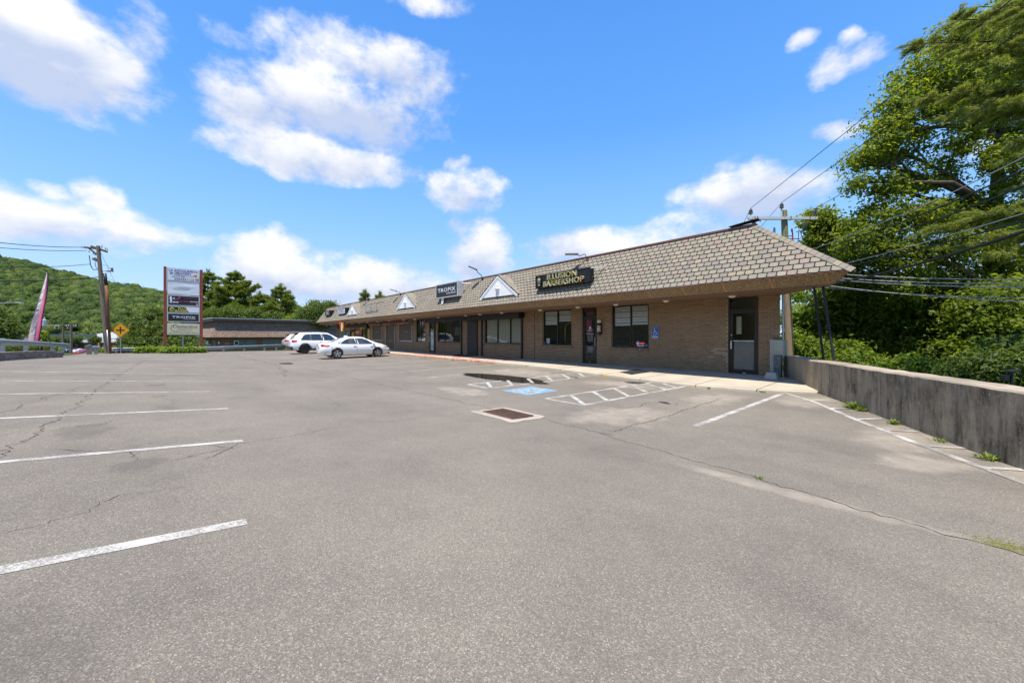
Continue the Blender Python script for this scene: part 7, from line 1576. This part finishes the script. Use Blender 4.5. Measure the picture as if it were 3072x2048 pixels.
for i, (px, py, rp, t_, lab) in enumerate(((235, 1018, 12, 150, 'rounded tree left of the valley warehouse roof'), (205, 1019, 9, 150, 'small rounded tree left before the valley warehouse'), (286, 1018, 11, 140, 'rounded tree right before the valley warehouse'), (172, 1019, 12, 150, 'rounded tree behind the left guardrail end'), (425, 990, 20, 90, 'tree behind the warning sign'))):
    bush('valley_tree', lab, ((px, py, t_, rp), (px-rp*.6, py+4, t_, rp*.6), (px+rp*.6, py+3, t_, rp*.6)), 130, .24, M_BUSH, 80+i, .42, 26, 'tree', 'rounded trees in the valley', .2)
bush('broadleaf_tree', 'bright broadleaf tree just left of the far shop roof end', ((955, 935, 74, 30), (925, 945, 74, 30), (985, 930, 76, 26), (945, 915, 75, 16), (990, 912, 76, 14), (905, 965, 74, 24), (970, 960, 74, 30)), 700, .16, M_BUSH, 90, .5, 34, 'tree', 'broadleaf trees behind the roofs', .25)
bush('broadleaf_tree', 'dark broadleaf tree right of the pointed pine', ((890, 965, 80, 25), (870, 975, 82, 25), (915, 930, 84, 14)), 330, .17, M_MAPLE, 91, .5, 34, 'tree', 'broadleaf trees behind the roofs', .25)
bush('broadleaf_tree', 'low trees below the pines behind the neighbouring roof', ((640, 945, 84, 24), (700, 940, 84, 30), (760, 945, 84, 30), (820, 950, 84, 26), (580, 960, 84, 30)), 520, .17, M_BUSH, 92, .55, 34, 'tree', 'broadleaf trees behind the roofs', .2)
# ------------------------------------------------------------------ wooded hill
HP_ = [(-900, 690), (-500, 715), (-200, 745), (0, 786), (109, 808), (218, 839), (340, 866), (490, 893), (620, 925), (760, 948), (900, 957), (1100, 975), (1400, 985), (1900, 990)]
def hy(px): return lerp_tab(HP_, px)
hm = MB(); cols = list(range(-900, 1901, 50)); rows = 14
def hpt(px, f):      # f 0 foot .. 1 crest, then down the back
    t = 330+290*f+(90 if px > 600 else 0)*0; zc = CZ+(HY-hy(px))/F*(620); z = -6+(zc+6)*(f**.85); d = ray(px, HY); return Vector((d.x*t, d.y*t, z))
for i in range(rows+3):
    for px in cols:
        f = i/rows
        if f <= 1: p = hpt(px, f)
        else: p = hpt(px, 1)+Vector((ray(px, HY).x, ray(px, HY).y, 0))*200*(i-rows); p.z = max(-6, p.z*(1-.5*(i-rows)))
        hm.v.append(tuple(p))
nc = len(cols); hm.f = [(j*nc+i, j*nc+i+1, (j+1)*nc+i+1, (j+1)*nc+i) for j in range(rows+2) for i in range(nc-1)]
setp(link('hill', hm.mesh('hill', M_GROUND, True)), kind='structure')
rng = np.random.default_rng(9); n = 3400; px = rng.uniform(-160, 1150, n); px[:1300] = rng.uniform(-60, 560, 1300); ff = rng.uniform(.0, 1.0, n)**.75
C = np.array([list(hpt(a, b)) for a, b in zip(px, ff)]); rr = rng.uniform(3.4, 7.8, n)*(.8+.3*ff); C[:, 2] += rng.uniform(-2.5, 3.5, n)
bm = bmesh.new(); bmesh.ops.create_icosphere(bm, subdivisions=2, radius=1); IV = np.array([v.co[:] for v in bm.verts]); IF = np.array([[v.index for v in f.verts] for f in bm.faces]); bm.free()
lump = 1+rng.normal(0, .10, (n, len(IV), 1)); V = C[:, None, :]+IV[None]*lump*rr[:, None, None]*np.array([1, 1, 1.05]); V[:, :, 2] += (rr*.35)[:, None]
Fc = (IF[None]+(np.arange(n)*len(IV))[:, None, None]).reshape(-1, 3); V = V.reshape(-1, 3)
def m_hill():
    q = NT('hillside_canopy'); p = q.pos(); r = q.island(); c = q.ramp(r, [(0, (.034, .062, .017)), (.25, (.048, .082, .019)), (.5, (.060, .098, .021)), (.75, (.074, .108, .025)), (1, (.105, .135, .033))])
    a = q.noise(p, .45, 6, .7); b = q.noise(p, 1.6, 4, .7); k = q.math('ADD', q.math('MULTIPLY', a, .6), q.math('MULTIPLY', b, .4)); c = q.mix(1.0, c, q.ramp(q.noise(p, .02, 4, .6), [(.35, (.72, .78, .8)), (.65, (1.28, 1.18, 1.0))]), 'MULTIPLY'); c = q.mix(1.0, c, q.ramp(k, [(.34, (.42, .45, .42)), (.5, (1, 1, 1)), (.66, (1.5, 1.45, 1.3))]), 'MULTIPLY')
    return q.fin(c, .85, 0, q.bump(k, .8, 1.6), .1)
setp(link('hillside_forest', npmesh('hillside_forest', V, Fc, m_hill(), True)), 'wooded green hillside rising at the left behind the town', 'forest', kind='stuff')
k = 95; idx = np.repeat(np.arange(n), k); d = rng.normal(0, 1, (n*k, 3)); d /= np.linalg.norm(d, axis=1, keepdims=True); d[:, 2] = np.abs(d[:, 2])
P = C[idx]+d*rr[idx][:, None]*np.array([1, 1, 1.05])*rng.uniform(.95, 1.16, (n*k, 1)); P[:, 2] += rr[idx]*.35
V, Fq = leaves(P, d*1.4, .62, rng, .8, .4); setp(link('hillside_leaves', npmesh('hillside_leaves', V, Fq, M_HILL)), 'loose leaves over the hillside tree crowns', 'foliage', kind='stuff')
